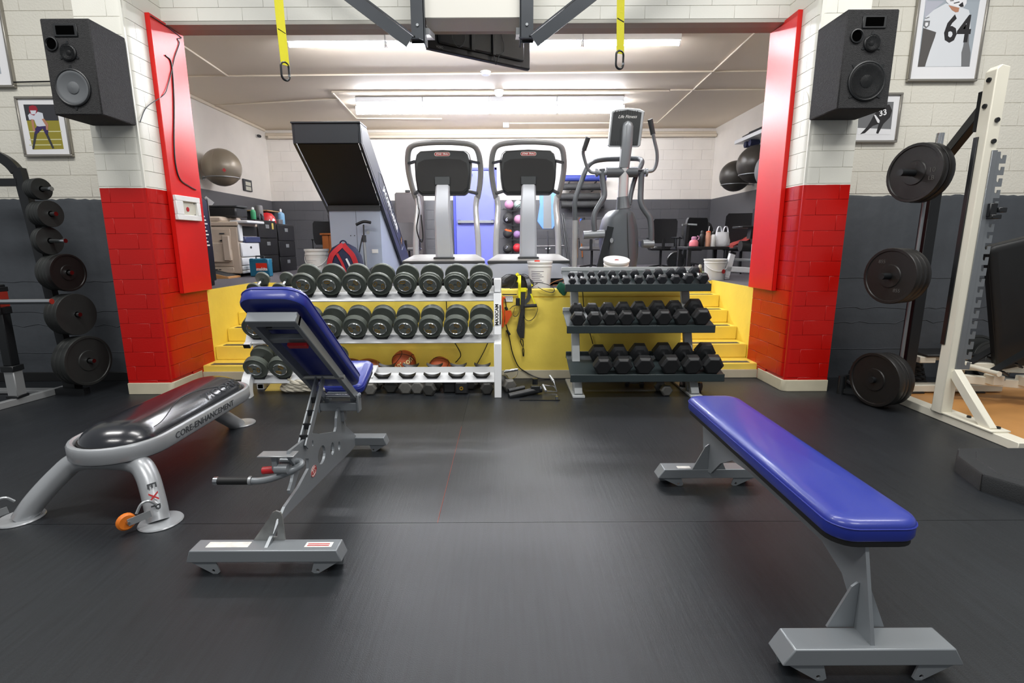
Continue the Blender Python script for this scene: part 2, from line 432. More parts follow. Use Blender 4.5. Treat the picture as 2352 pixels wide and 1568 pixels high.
# ------------------------------------------------------------------ pillars
CORN = {}
def corner_block(parent, X, Y, z, a, b, sgn, h, m):
    """bull-nosed quoin: a along the front, b along the inner side; sgn = +1 when the opening lies towards +X"""
    key = (round(a, 3), round(b, 3), sgn)
    if key not in CORN:
        r = 0.045; g = 0.002; p = [(-a + g, -0.012), (-r, -0.012)]
        for i in range(1, 5):
            t = R_(90 * i / 4); p.append((-r + (r + .012) * math.sin(t), r - (r + .012) * math.cos(t)))
        p += [(0.012, b - g), (-0.02, b - g), (-0.02, 0.02), (-a + g, 0.02)]
        p = [(sgn * x, y) for x, y in p]
        me = MB().prism(p, Matrix.Translation((0, 0, g)), h - 2*g).mesh('block'); me.materials.append(MATS[m]); CORN[key] = me
    o = bpy.data.objects.new('block', CORN[key]); COL.objects.link(o); o.parent = parent; o.location = (X, Y, z)
for side, Xi, Xo, sg in (('pillar_left', XL, -3.53, 1), ('pillar_right', XR, 3.01, -1)):
    pl = struct('wall_' + side, MB().box((min(Xi, Xo) + .001, YP + 0.005, 0), (max(Xi, Xo) - .001, YB2, 4.6)), 'pillar_paint')
    hgt = 0.134; k = -1
    while True:
        z = 0.132 + hgt * k; k += 1
        if z > 4.4: break
        zz, hh = (z, hgt) if z > 0 else (0.0, z + hgt)
        A = k % 2; a, b = (0.315, 0.115) if A else (0.125, 0.315)
        corner_block(pl, Xi, YP + 0.012, zz, a, b, sg, hh, 'pillar_paint') if z > 0 else None
        lo, hi = (Xo, Xi - a) if sg > 0 else (Xi + a, Xo)
        block(pl, (min(lo, hi), YP + 0.012, zz), abs(hi - lo), hh, 'pillar_paint')
        y = YP + b + .012
        while y < YW + .2:
            e = min(y + 0.4064, YW + .22)
            if e - y > .03: block(pl, (Xi, y, zz), e - y, hh, 'pillar_paint', 'y+' if sg > 0 else 'y-')
            y = e
    # cream coved base
    p = [(Xo, YP - 0.016), (Xi - sg*0.03, YP - 0.016), (Xi + sg*0.010, YP + 0.012), (Xi + sg*.016, YP + .03), (Xi + sg*.016, 5.06), (Xi - sg*.03, 5.06), (Xi - sg*.03, YP + .05), (Xo, YP + .05)]
    struct('baseboard_' + side, MB().prism(p, Matrix.Identity(4), 0.108), 'base_cream', bevel=0.004)
# ------------------------------------------------------------------ lintel
ln = struct('wall_lintel', MB().box((XL, YW + 0.005, 3.372), (XR, YB2, 4.6)), 'lintel_paint')
for k, (z, h) in enumerate([(3.372, .110)] + [(3.482 + .2035 * i, .2035) for i in range(4)]):
    course(ln, XL, XR, YW + .005, z, h, 0.4064, 0.27 if k % 2 else 0.06, 'lintel_paint', gap=.003, proud=.005)
obj('steel_angle', MB().box((XL, YW - 0.012, 3.335), (XR, YW + .10, 3.349), .002).box((XL, YW - .004, 3.349), (XR, YW + .004, 3.370), .002), 'steel_lintel', ln)
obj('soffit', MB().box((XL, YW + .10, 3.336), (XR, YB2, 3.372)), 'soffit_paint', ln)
# red boards on the jambs
def jamb(n, Xi, sg):
    th = 0.042; a, b = (Xi + sg * .013, Xi + sg * (.013 + th))
    return struct('trim_%d' % n, MB().box((min(a, b), 4.855, 0.915), (max(a, b), 5.335, 3.352), .004), 'red_gloss')
jamb(1, XL, 1); jamb(2, XR, -1)
# ------------------------------------------------------------------ stage
st = struct('floor_stage', MB()
    .box((BXL, 6.44, H - .06), (BXR, BYB, H)).box((CXL, YW + .02, H - .06), (CXR, 6.44, H))
    .box((BXL, YB2, H - .06), (XL - .03, 6.44, H)).box((XR + .03, YB2, H - .06), (BXR, 6.44, H)), 'carpet')
wf = struct('wall_stage_front', MB().box((CXL, YW, 0), (CXR, 6.5, H - .061)).box((CXL, YW, H - .061), (CXR, YW + .09, .925), .012), 'yellow_paint')
struct('baseboard_stage', MB().box((CXL, YW - .014, 0), (CXR, YW - .001, .09), .004), 'base_cream')
for nm, Xi, sg in (('wall_stair_left', XL, 1), ('wall_stair_right', XR, -1)):
    struct(nm, MB().box((Xi - sg*.2, 5.062, 0), (Xi, YB2 + .3, H - .002)).box((Xi - sg*.2, YB2 + .3, 0), (Xi, 6.5, H - .002)).box((Xi - sg*.03, 5.34, H - .002), (Xi, 6.44, H + .006)), 'yellow_paint')
for side, a, b in (('left', XL, CXL), ('right', CXR, XR)):
    t = empty('stairs', ((a + b) / 2, YW, 0), label='yellow painted concrete stairs with dark tread strips %s' % ('behind the white round dumbbell rack' if side == 'left' else 'behind the green hex dumbbell rack'), cat='stairs')
    for k in range(5):
        s_ = obj('step', MB().box((a + .002, YW + .265 * k, 0 if k == 0 else .15 * k), (b - .002, 6.5, .15 * (k + 1)), .008), 'yellow_paint', t, world=True)
        obj('tread_strip', MB().box((a + .07, YW + .265*k + .03, .15*(k+1)), (b - .07, YW + .265*k + .10, .15*(k+1) + .003), .001), 'strip_black', s_, world=True)
    obj('step', MB().box((a + .002, 6.415, .751), (b - .002, 6.46, H - .001), .004), 'yellow_paint', t, world=True)
    struct('baseboard_stairs_' + side, MB().box((a + .002, YW - .02, 0), (b - .002, YW - .002, .088), .004), 'base_cream')
# ------------------------------------------------------------------ stage room
wb = struct('wall_back', MB().box((BXL, BYB + .006, H), (BXR, BYB + .2, CZ)), 'stage_block_paint')
k0 = -6
for k in range(-6, 8):
    z = 2.286 + .2035 * k; h = .2035
    if z < H: h -= H - z; z = H
    if z + h > CZ: h = CZ - z
    def vis(x, z_):
        if -1.13 < x < -0.16 and z_ < 2.96: return False
        if z_ < 1.25: return False
        return True
    course(wb, BXL, BXR, BYB + .006, z, h, .4064, (.2 if k % 2 else .0) + .13, 'stage_block_paint', proud=.006, gap=.004, vis=vis)
for side, x0, x1 in (('stage_left', BXL - .2, BXL), ('stage_right', BXR, BXR + .2)):
    struct('wall_' + side, MB().box((x0, YB2, H - .06), (x1, BYB + .2, CZ + .05)), 'stage_block_paint')
for side, x0, x1 in (('stage_return_left', BXL - .2, XL - .02), ('stage_return_right', XR + .02, BXR + .2)):
    struct('wall_' + side, MB().box((x0, YB2 + .001, H - .06), (x1, YB2 + .03, CZ + .05)), 'stage_block_paint')
struct('ceiling', MB().box((BXL - .2, YB2, CZ), (BXR + .2, BYB + .2, CZ + .06)), 'ceiling_paint')
# cornice pipes along the back and side walls
struct('trim_3', MB().box((BXL, BYB - .05, 3.60), (BXR, BYB - .001, 3.665), .008), 'conduit_paint')
struct('trim_4', MB().tube([(BXL + .1, BYB - .10, 3.575), (BXR - .02, BYB - .10, 3.575)], .035, 10), 'conduit_paint')
struct('trim_5', MB().box((BXL + .001, YB2 + .1, CZ - .05), (BXL + .04, BYB - .1, CZ - .001), .006), 'conduit_paint')
def conduit(pts, label, r=.011):
    m_ = MB()
    for a, b in zip(pts, pts[1:]):
        a, b = Vector(a), Vector(b); m_.bar(a + Vector((0, 0, -r)), b + Vector((0, 0, -r)), r * 2, r * 2, bev=.003)
    return thing1('ceiling_conduit', m_, 'conduit_paint', label, 'conduit')
cz = CZ - .001
conduit([(BXL + .05, 7.80, cz), (BXR - .02, 7.66, cz)], 'long cream conduit across the stage ceiling through the round sensor')
conduit([(-3.92, 7.79, cz), (-3.834, 6.2, cz)], 'short cream conduit on the ceiling beside the left red board')
conduit([(-2.71, 8.57, cz), (2.6, 8.60, cz)], 'thin cream conduit on the ceiling in front of the double lamp row')
conduit([(-2.71, 8.57, cz), (-2.82, 10.28, cz), (-1.2, 10.35, cz)], 'bent cream conduit on the ceiling above the tall black climbing machine')
conduit([(BXL + .05, 9.35, cz), (-2.72, 8.95, cz)], 'sagging cream conduit on the ceiling near the back left corner')
conduit([(0.1, 10.75, cz), (3.05, 10.75, cz), (2.85, 6.0, cz)], 'angled cream conduit on the ceiling towards the right red board')
conduit([(2.6, 8.55, cz), (BXR - .02, 8.55, cz)], 'short cream conduit on the ceiling ending at the right stage wall')
# fluorescent lamps
def strip(x0, x1, y, label):
    t = empty('fluorescent_lamp', ((x0 + x1)/2, y, CZ - .10), label=label, cat='ceiling lamp', group='fluorescent tubes on the stage ceiling')
    obj('housing', MB().box((x0 + .004, y - .05, CZ - .085), (x1 - .004, y + .05, CZ - .001), .006), 'white_paint', t, world=True)
    obj('tube', MB().cyl((x0 + .02, y, CZ - .11), (x1 - .02, y, CZ - .11), .019, n=10), 'tube_light', t, world=True)
    for e in (x0 + .012, x1 - .012): obj('lamp_holder', MB().box((e - .008, y - .022, CZ - .132), (e + .008, y + .022, CZ - .084), .002), 'white_plastic', t, world=True)
W4 = 4.52 / 4
for k, nm in enumerate(('leftmost', 'second from left', 'third from left', 'rightmost')):
    strip(-2.49 + W4*k, -2.49 + W4*(k+1), 6.38, 'bare fluorescent tube %s in the row nearest the hall' % nm)
for k, nm in enumerate(('leftmost', 'second from left', 'third from left', 'rightmost')):
    strip(-2.44 + 4.4/4*k, -2.44 + 4.4/4*(k+1), 8.92, 'bare fluorescent tube %s in the front row of the double rear lamp' % nm)
for k, nm in enumerate(('leftmost', 'second from left', 'third from left', 'rightmost')):
    strip(-2.60 + 4.7/4*k, -2.60 + 4.7/4*(k+1), 9.48, 'bare fluorescent tube %s in the back row of the double rear lamp' % nm)
# ceiling sensors
def puck(p, r, h, label, cat='smoke detector'):
    t = empty('smoke_detector', (p[0], p[1], CZ - h), label=label, cat=cat)
    obj('base', MB().lathe([(r, -.012), (r, 0)], (p[0], p[1], CZ - .001), n=20), 'white_plastic', t, world=True)
    obj('cap', MB().lathe([(r*.35, -h), (r*.7, -h), (r*.9, -h*.55), (r*.9, -.012)], (p[0], p[1], CZ - .001), n=20), 'white_plastic', t, world=True)
puck((-.26, 7.68), .075, .045, 'white round sensor on the long ceiling conduit')
puck((-.085, 8.56), .075, .08, 'white smoke detector in front of the double lamp row')
thing1('junction_box', MB().box((-.03, 10.72, CZ - .09), (.09, 10.80, CZ - .001), .006), 'white_plastic', 'small white junction box on the ceiling by the back wall', 'junction box')
# blue door in the back wall
mat('door_blue', '#7a80dd', 0.4, var=.03); mat('door_frame_blue', '#4a52bb', 0.4, var=.03)
dx0, dx1, dz = -1.11, -0.17, 2.955
d = struct('door_1', MB().box((dx0 + .05, BYB - .03, H), (dx1 - .05, BYB + .01, dz - .06), .003), 'door_blue')
obj('door_frame', MB().box((dx0, BYB - .06, H), (dx0 + .05, BYB + .004, dz), .004).box((dx1 - .05, BYB - .06, H), (dx1, BYB + .004, dz), .004).box((dx0, BYB - .06, dz - .055), (dx1, BYB + .004, dz), .004), 'door_frame_blue', d)
pb = obj('push_bar', MB().box((dx0 + .09, BYB - .10, 1.80), (dx1 - .07, BYB - .06, 1.862), .006), 'silver', d)
for xx in (dx0 + .12, dx1 - .10): obj('bar_bracket', MB().box((xx - .03, BYB - .075, 1.79), (xx + .03, BYB - .03, 1.872), .004), 'dark_grey', d)
obj('door_closer', MB().box((dx0 + .12, BYB - .09, 2.78), (dx0 + .42, BYB - .03, 2.83), .006), 'door_frame_blue', d)
# ------------------------------------------------------------------ white rack with round dumbbells
mat('iron_green', '#5d635c', 0.42, 0.15, var=.12, scale=15); mat('gold', '#b58a2c', 0.35, 0.6); mat('cap_chrome', '#a3a6a8', 0.22, 0.8, var=.06, scale=20)
mat('cap_grey', '#7d827d', .35, .3, var=.08, scale=20); mat('cast_iron_old', '#6b6a66', 0.55, 0.5, var=.35, scale=18); mat('hex_rubber', '#1b1c1e', 0.5, var=.15, scale=20, bump=.05, bscale=120)
mat('hex_rubber_new', '#26282c', 0.42, var=.1, scale=20); mat('rack_green', '#2b3436', 0.4, 0.2, var=.12, scale=6); mat('rack_grey', '#a9adae', 0.4, 0.2, var=.05)
mat('sticker_white', '#eeeeec', .5); mat('ink_black', '#141414', .5)
TH = R_(26); AX = Vector((0, math.cos(TH), math.sin(TH))); NV = Vector((0, -math.sin(TH), math.cos(TH)))
ORD = ['first', 'second', 'third', 'fourth', 'fifth', 'sixth', 'seventh', 'eighth', 'ninth', 'tenth', 'eleventh', 'twelfth']
def dumbbell_round(name, r, plates, sep, cap):
    """axis along local y, front head at -y; plates: list of (radius factor, thickness) from inside out"""
    t = empty(name)
    obj('handle', MB().lathe([(.014, -sep/2), (.0165, -sep*.2), (.0165, sep*.2), (.014, sep/2)], (0, 0, 0), (0, 1, 0), 12), 'chrome', t)
    for sg in (-1, 1):
        tt = sum(p[1] for p in plates); y = sep/2 - tt/2
        for rf, th in plates:
            R = r * rf
            obj('weight_plate', MB().lathe([(R*.25, 0), (R*.97, 0), (R, th*.2), (R, th*.8), (R*.97, th), (R*.88, th), (R*.86, th*.86), (R*.2, th*.86)], (0, sg*y, 0), (0, sg, 0), 28), 'iron_green', t)
            y += th
        obj('cap_rim', MB().lathe([(cap*.98, .006), (cap*1.0, .012), (cap*.95, .016), (cap*.90, .012)], (0, sg*y, 0), (0, sg, 0), 24, caps=False), 'chrome', t) if cap > .03 and sg < 0 else None
        c = obj('end_cap', MB().lathe([(cap, -.004), (cap, .008), (cap*.93, .012), (cap*.25, .012), (cap*.22, .004), (.0005, .004)], (0, sg*y, 0), (0, sg, 0), 24), 'cap_grey' if cap > .03 else 'iron_green', t)
        if sg < 0:
            M0 = frame((0, -y - .0125, 0), (1, 0, 0), (0, 0, 1))
            for k in (-1, 1):
                Mk = M0 @ Matrix.Translation((k * cap*.55, 0, 0)) @ Matrix.Rotation(R_(90 + 12*k), 4, 'Z')
                out = rrect(cap*.75, cap*.32, cap*.15, 3)
                obj('badge', MB().tube([Mk @ Vector((a, b, 0)) for a, b in out], .003, 5, closed=True), 'gold', c)
    return t
PROTO = {'small': dumbbell_round('round_dumbbell', .066, [(1, .026)], .20, .018),
         'medium': dumbbell_round('round_dumbbell', .112, [(1, .034)], .172, .062),
         'double': dumbbell_round('round_dumbbell', .108, [(1, .026), (.93, .022)], .172, .062),
         'large': dumbbell_round('round_dumbbell', .110, [(1, .02), (1, .02), (.99, .02)], .17, .062)}
used = set()
def put_dumbbell(kind, c, label, group, spin):
    M = Matrix.Translation(c) @ Matrix.Rotation(TH, 4, 'X') @ Matrix.Rotation(R_(spin), 4, 'Y')
    if kind not in used:
        used.add(kind); o = PROTO[kind]; o.matrix_world = M; WM[o.name] = M; tag(o, label, 'dumbbell', group); return o
    return copy_tree(PROTO[kind], M, label, group)
TIER = {'top': (4.60, 1.022), 'middle': (4.55, .640), 'bottom': (4.50, .277)}
XS = [-.222 - .228 * k for k in range(10)]
def ctr(t, x, r=.112):
    d, z = TIER[t]; return Vector((x, d, z)) + AX * .085 - NV * (.112 - r)
spn = [10, 160, 95, 70, 20, 130, 80, 200, 45, 0]
for k in range(10):
    o_ = 10 - k
    kind = 'small' if k > 7 else ('double' if k < 4 else 'medium')
    nm = '%s from the %s' % (ORD[k] if k < 5 else ORD[o_-1], 'right' if k < 5 else 'left')
    if kind == 'small': lab = 'small round dumbbell, %s on the top tier of the white rack' % nm
    else: lab = 'round iron dumbbell, %s on the top tier of the white rack' % nm
    put_dumbbell(kind, ctr('top', XS[k], .066 if kind == 'small' else .112), lab, 'round dumbbells on the white rack', spn[k])
    put_dumbbell('large', ctr('middle', XS[k]), 'round iron dumbbell, %s on the middle tier of the white rack' % nm, 'round dumbbells on the white rack', spn[(k*3) % 10] + 40)
for k, nm in ((9, 'leftmost on the bottom tier of the white rack'), (8, 'second from left on the bottom tier of the white rack'), (6, 'on the bottom tier of the white rack, partly behind the blue backrest')):
    put_dumbbell('large', ctr('bottom', XS[k]), 'round iron dumbbell %s' % nm, 'round dumbbells on the white rack', 60 * k)
rk = empty('dumbbell_rack', (-1.2, 4.6, 0), label='white three-tier rack holding round iron dumbbells in front of the yellow wall', cat='rack')
RX0, RX1 = -2.40, -.045
for tn, (d_, z_) in TIER.items():
    for off, rn in ((0.0, 'front_rail'), (.17, 'rear_rail')):
        p = Vector((0, d_, z_)) + AX * off - NV * .135
        M = Matrix.Translation((0, p.y, p.z)) @ Matrix.Rotation(TH + R_(32), 4, 'X') if off == 0 else Matrix.Translation((0, p.y - .035, p.z - (.022 if tn != 'bottom' else .036))) @ Matrix.Rotation(R_(80), 4, 'X') @ Matrix.Diagonal((1, .72, 1, 1))
        rl = obj(rn, MB().box((RX0, -.045, -.003), (RX1, .045, .003), .001, M).box((RX0, -.049, -.012), (RX1, -.045, .003), .001, M), 'white_paint', rk, world=True)
        for k in range(10):
            # curved black saddle: a crescent in the plane across the dumbbell axis
            pr = [(.122 * math.sin(a), .122 * (1 - math.cos(a))) for a in [R_(-40 + 80*i/10) for i in range(11)]]
            pr += [(.045, -.017), (-.045, -.017)]
            c = Vector((XS[k], d_, z_)) + AX * (off - .019) - NV * .1125
            if tn == 'bottom' and off: c = c + Vector((0, .035, -.028))
            if tn == 'top' and k > 7: pr = [(x*.62, y) for x, y in pr]
            obj('saddle', MB().prism(pr, frame(c, (1, 0, 0), NV), -.036), 'black_plastic', rl, world=True, bevel=.0)
    for x in (RX0 + .03, -.075):
        f0 = Vector((x, d_, z_)) - NV * .165 - AX * .075; f1 = Vector((x, d_, z_)) - NV * .165 + AX * .25
        if tn != 'bottom':
            tb = obj('tier_arm', MB().bar(f0, f1, .06, .04, up=NV, bev=.003), 'white_paint', rk, world=True)
            obj('end_cap', MB().bar(f0 - AX*.006, f0 + AX*.004, .061, .041, up=NV, bev=.002), 'base_black', tb, world=True)
up_ = obj('upright', MB().box((-.103, 4.415, 0), (-.037, 4.475, .50), .004).bar((-.07, 4.53, .56), (-.07, 4.60, .93), .07, .05, up=(0, 1, 0), bev=.004)
    .box((-.103, 4.60, .94), (-.037, 4.72, 1.06), .006).box((-.103, 4.475, .44), (-.037, 4.72, .50), .004), 'white_paint', rk, world=True)
Ms = frame(Vector((-.07, 4.5165, .745)), (0, .18, 1), (-1, 0, 0))
obj('sticker', MB().bar((-.07, 4.519, .655), (-.07, 4.549, .835), .058, .004, up=(0, 1, 0)), 'sticker_white', up_, world=True)
Ms = frame(Vector((-.076, 4.5305, .745)), (0, .163, 1), (-1, 0, 0))
text('lettering', 'MAXICAM', .042, Ms, 'ink_black', up_, bold=.001)
obj('sticker_band', MB().bar((-.046, 4.5155, .66), (-.046, 4.545, .83), .012, .004, up=(0, 1, 0)), 'ink_black', up_, world=True)
pts = spline([(0, 4.47, 0), (0, 4.465, .07), (0, 4.49, .15), (0, 4.56, .215), (0, 4.66, .25), (0, 4.74, .25)], 5)
obj('upright', MB().loft([[Vector((RX0 + dx, p.y + sy * n_.y, p.z + sy * n_.z)) for dx, sy in ((0, -.035), (.075, -.035), (.075, .035), (0, .035))]
    for p, n_ in [(p, Vector((0, -(pts[min(i+1, len(pts)-1)] - pts[max(i-1, 0)]).z, (pts[min(i+1, len(pts)-1)] - pts[max(i-1, 0)]).y)).normalized()) for i, p in enumerate(pts)]], smooth=False), 'white_paint', rk, world=True)
obj('upright', MB().box((RX0, 4.72, 0), (RX0 + .07, 4.78, 1.0), .004), 'white_paint', rk, world=True)
obj('upright', MB().box((-.103, 4.72, 0), (-.037, 4.78, 1.05), .004), 'white_paint', rk, world=True)
obj('brace', MB().bar((-1.255, 4.55, .155), (-1.235, 4.70, .235), .05, .02, bev=.002), 'white_paint', rk, world=True)
obj('rear_bar', MB().bar((RX0 + .02, 4.99, .055), (-.06, 4.99, .055), .05, .05, bev=.003).bar((-.07, 4.72, .03), (-.07, 5.0, .03), .05, .04).bar((RX0 + .035, 4.72, .03), (RX0 + .035, 5.0, .03), .05, .04), 'white_paint', rk, world=True)
# ------------------------------------------------------------------ hex dumbbells
HEXP = {}
def hex_dumbbell(across, hl, gap, m='hex_rubber', grip='chrome', sq=False):
    """heads with flats; axis along local y; local z=0 is the bottom flat"""
    key = (across, hl, gap, m, sq)
    if key in HEXP: return HEXP[key]
    t = empty('hex_dumbbell'); ap = across / 2; n = 4 if sq else 6; rc = ap / math.cos(math.pi / n)
    obj('handle', MB().lathe([(.013, -gap/2 - .01), (.013, -gap*.32), (.0165, -gap*.15), (.0165, gap*.15), (.013, gap*.32), (.013, gap/2 + .01)], (0, 0, ap), (0, 1, 0), 12), grip, t)
    for sg in (-1, 1):
        rings = []
        for f, y in ((.62, gap/2), (1, gap/2 + hl*.22), (1, gap/2 + hl*.80), (.78, gap/2 + hl)):
            rings.append([Vector((f*rc*math.cos(a), sg*y, ap + f*rc*math.sin(a))) for a in [math.pi/n + math.pi/2*0 + 2*math.pi*i/n + (0 if not sq else 0) + (math.pi/6 * 0) for i in range(n)]])
        # flats at the bottom: rotate so that an edge lies down
        rot = Matrix.Rotation(0 if n == 4 else R_(30), 3, 'Y')
        c0 = Vector((0, 0, ap)); rings = [[c0 + rot @ (v - c0) for v in r] for r in rings]
        if sg > 0: rings = [r[::-1] for r in rings]
        hd = obj('head', MB().loft(rings, smooth=False), m, t, bevel=.004)
    HEXP[key] = t; t['unused'] = 1
    return t
def put_hex(proto, M, label, group):
    if proto.get('unused'):
        del proto['unused']; proto.matrix_world = M; WM[proto.name] = M; return tag(proto, label, 'dumbbell', group)
    return copy_tree(proto, M, label, group)
TR = {'top': ((.544, 1.87), (4.62, .996), (4.95, 1.110)), 'middle': ((.552, 1.886), (4.50, .634), (4.85, .732)), 'bottom': ((.577, 1.95), (4.38, .213), (4.74, .323))}
rg = empty('dumbbell_rack', (1.25, 4.6, 0), label='dark green three-shelf rack with grey legs holding hex dumbbells', cat='rack')
for tn, ((x0, x1), (df, zf), (db, zb)) in TR.items():
    s_ = obj('shelf', MB().bar((x0, (df+db)/2, (zf+zb)/2), (x1, (df+db)/2, (zf+zb)/2), math.hypot(db-df, zb-zf), .006, up=Vector((0, -(zb-zf), (db-df)))), 'rack_green', rg, world=True)
    obj('shelf_lip', MB().box((x0, df - .012, zf - .058), (x1, df + .008, zf + .012), .004), 'rack_green', s_, world=True)
    obj('shelf_lip', MB().box((x0, db - .006, zb - .03), (x1, db + .008, zb + .035), .004), 'rack_green' if tn == 'bottom' else 'rack_grey', s_, world=True)
for x in (.66, 1.72):
    p_ = obj('upright', MB().bar((x, 4.55, .02), (x, 4.93, 1.10), .075, .05, up=(0, 1, 0), bev=.004), 'rack_grey', rg, world=True)
    obj('foot', MB().bar((x, 4.39, .012), (x, 4.98, .012), .11, .022, bev=.003).bar((x, 4.44, .02), (x, 4.60, .25), .075, .05, up=(0, 1, 0), bev=.004), 'rack_grey', p_, world=True)
    for tn, (_, (df, zf), (db, zb)) in TR.items():
        obj('bracket', MB().bar((x, df + .03, zf - .03), (x, db, zb - .03), .05, .045, bev=.003), 'rack_grey', p_, world=True)
ZX = lambda v: 1120 + v / 3.563
ZY = lambda v: 580 + v / 3.563
rows = {'top': ([690, 770, 855, 940, 1030, 1120, 1220, 1320, 1415, 1520, 1615, 1730], [.060, .062, .066, .068, .070, .072, .076, .076, .082, .082, .094, .096]),
        'middle': ([740, 870, 1000, 1130, 1270, 1425, 1570, 1735], [.122, .122, .126, .130, .134, .138, .138, .148]),
        'bottom': ([930, 1095, 1270, 1475, 1650, 1825], [.154, .156, .162, .166, .164, .166])}
for tn, (xs, ac) in rows.items():
    (x0, x1), (df, zf), (db, zb) = TR[tn]; th = math.atan2(zb - zf, db - df)
    for i, (zx, a) in enumerate(zip(xs, ac)):
        a = round(a, 3); hl = a * (.62 if tn == 'top' else .62); gap = .10 if tn == 'top' else .125
        # front head centre sits near the front lip
        cy = df - .004 + (hl + gap/2) * math.cos(th)
        X = at(ZX(zx), ZY({'top': 230, 'middle': 545, 'bottom': 942}[tn]), df + .06).x
        n_ = Vector((0, -math.sin(th), math.cos(th)))
        p = Vector((X, cy, zf + (cy - df) * math.tan(th))) + n_ * .0065
        M = Matrix.Translation(p) @ Matrix.Rotation(th, 4, 'X') @ Matrix.Rotation(R_(random.uniform(-4, 2) + (7 if (tn == 'top' and i > 9) else 0)), 4, 'Z')
        roll = {('middle', 5): 30, ('top', 10): 24, ('top', 11): 24}.get((tn, i), 0)
        n = len(xs); pos = ORD[i] + ' from left' if i < n - 1 else 'rightmost'
        lab = "%s hex dumbbell, %s on the green rack's %s shelf" % ({'top': 'small grey' if i > 7 else 'small black', 'middle': 'black rubber', 'bottom': 'large black rubber'}[tn], pos, tn)
        o = put_hex(hex_dumbbell(a, round(hl, 3), gap, 'hex_rubber_new' if tn == 'top' else 'hex_rubber'), M, lab, 'hex dumbbells on the green rack')
# loose old dumbbells on the floor
mat('hex_dark_old', '#3a3a38', .5, .3, var=.3, scale=20)
loose = [(846, 908, .11, 'cast_iron_old', 8, 0, 'worn bare-iron hex dumbbell on the floor beside the blue seat pad'), (872, 896, .10, 'hex_dark_old', -25, 0, 'dark old hex dumbbell on the floor behind the worn bare-iron one'),
         (895, 903, .12, 'hex_dark_old', 5, 0, 'dark hex dumbbell on the floor under the first empty saddle'), (930, 906, .12, 'cast_iron_old', 3, 0, 'brownish iron hex dumbbell on the floor below the lettered basketball'),
         (960, 906, .12, 'cast_iron_old', -4, 0, 'scuffed iron hex dumbbell on the floor left of the tilted grey one'), (990, 910, .115, 'hex_dark_old', -12, 0, 'grey hex dumbbell standing furthest forward under the white rack'),
         (1032, 903, .12, 'hex_rubber', 2, 1, 'square-headed black dumbbell on the floor, left of its gold-ringed twin'), (1060, 906, .12, 'hex_rubber', 0, 1, 'square-headed black dumbbell with gold ring on the floor'),
         (1088, 896, .11, 'hex_dark_old', -18, 0, 'dark hex dumbbell on the floor right of the square-headed pair'), (1117, 907, .11, 'hex_dark_old', 4, 0, 'dark hex dumbbell on the floor by the right post of the white rack'),
         (1163, 902, .12, 'cast_iron_old', 20, 0, 'shiny old hex dumbbell on the floor under the cable handle'),
         (1530, 910, .10, 'cast_iron_old', 5, 0, 'pale-faced hex dumbbell on the floor under the green rack'), (1595, 902, .09, 'hex_dark_old', 50, 0, 'small tarnished hex dumbbell on the floor by the right leg of the green rack'),
         (1462, 893, .08, 'hex_dark_old', 80, 0, 'dark hex dumbbell lying sideways on the floor under the green rack')]
for x, y, a, m_, rz, sq, lab in loose:
    p = atz(x, y, 0); hl = round(a*.6, 3)
    o = put_hex(hex_dumbbell(a, hl, .09, m_, 'cast_iron_old', bool(sq)), Matrix.Translation((p.x, p.y + .045 + hl, 0.0)) @ Matrix.Rotation(R_(rz), 4, 'Z'), lab, 'loose dumbbells on the floor')
    if 'gold ring' in lab: obj('badge', MB().lathe([(.018, -.002), (.018, .003), (.009, .003), (.009, -.002)], (0, -.045 - hl - .001, a/2), (0, -1, 0), 16, caps=False), 'gold', o)
# ------------------------------------------------------------------ balls behind the white rack
mat('basketball', '#b4532c', .55, var=.1, scale=40, bump=.15, bscale=260); mat('ball_seam', '#1c1512', .6); mat('letter_cream', '#e8dca0', .5)
mat('football', '#a3581f', .5, var=.12, scale=30, bump=.12, bscale=240); mat('football_dark', '#6d2f1c', .5, var=.12, scale=30); mat('letter_white', '#efefec', .5)
def basketball(c, r, rot, label, letter):
    t = empty('basketball', (c[0], c[1], c[2] - r), label=label, cat='ball'); c = Vector(c)
    obj('ball', MB().ball(c, r, 32), 'basketball', t, world=True)
    Q = Matrix.Rotation(R_(rot[0]), 3, 'Y') @ Matrix.Rotation(R_(rot[1]), 3, 'X') @ Matrix.Rotation(R_(rot[2]), 3, 'Z')
    rr = r * 1.001
    def ring(f, closed=True): obj('seam', MB().tube([c + Q @ Vector(f(2*math.pi*i/40)) * rr for i in range(40)], .003, 5, closed=closed), 'ball_seam', t, world=True)
    ring(lambda a: (math.cos(a), math.sin(a), 0)); ring(lambda a: (math.cos(a), 0, math.sin(a)))
    for s in (-1, 1): ring(lambda a: tuple(Vector((s*(.55 + .22*math.cos(2*a)), math.cos(a)*.8, math.sin(a)*.8)).normalized()))
    if letter:
        base = text_mesh(letter, .085, Matrix.Rotation(R_(33), 4, 'Z'), th=.0006, bold=.002)
        for v in base.vertices:
            x, z, dd = v.co.x + .012, v.co.y - .002, v.co.z
            a, b = x / r, z / r; k = r + .0008 + dd
            v.co = wmat(t).inverted() @ (c + Vector((k*math.sin(a)*math.cos(b), -k*math.cos(a)*math.cos(b), k*math.sin(b))))
        obj('lettering', base, 'letter_cream', t)
basketball((at(928, 832, 4.95).x, 4.95, .212), .120, (25, 35, 10), 'orange basketball with cream lettering behind the white rack', 'Wilson')
basketball((at(1010, 846, 4.95).x, 4.95, .185 - .04), .118, (-40, 20, 40), 'dull basketball low behind the white rack, right of the lettered one', '')
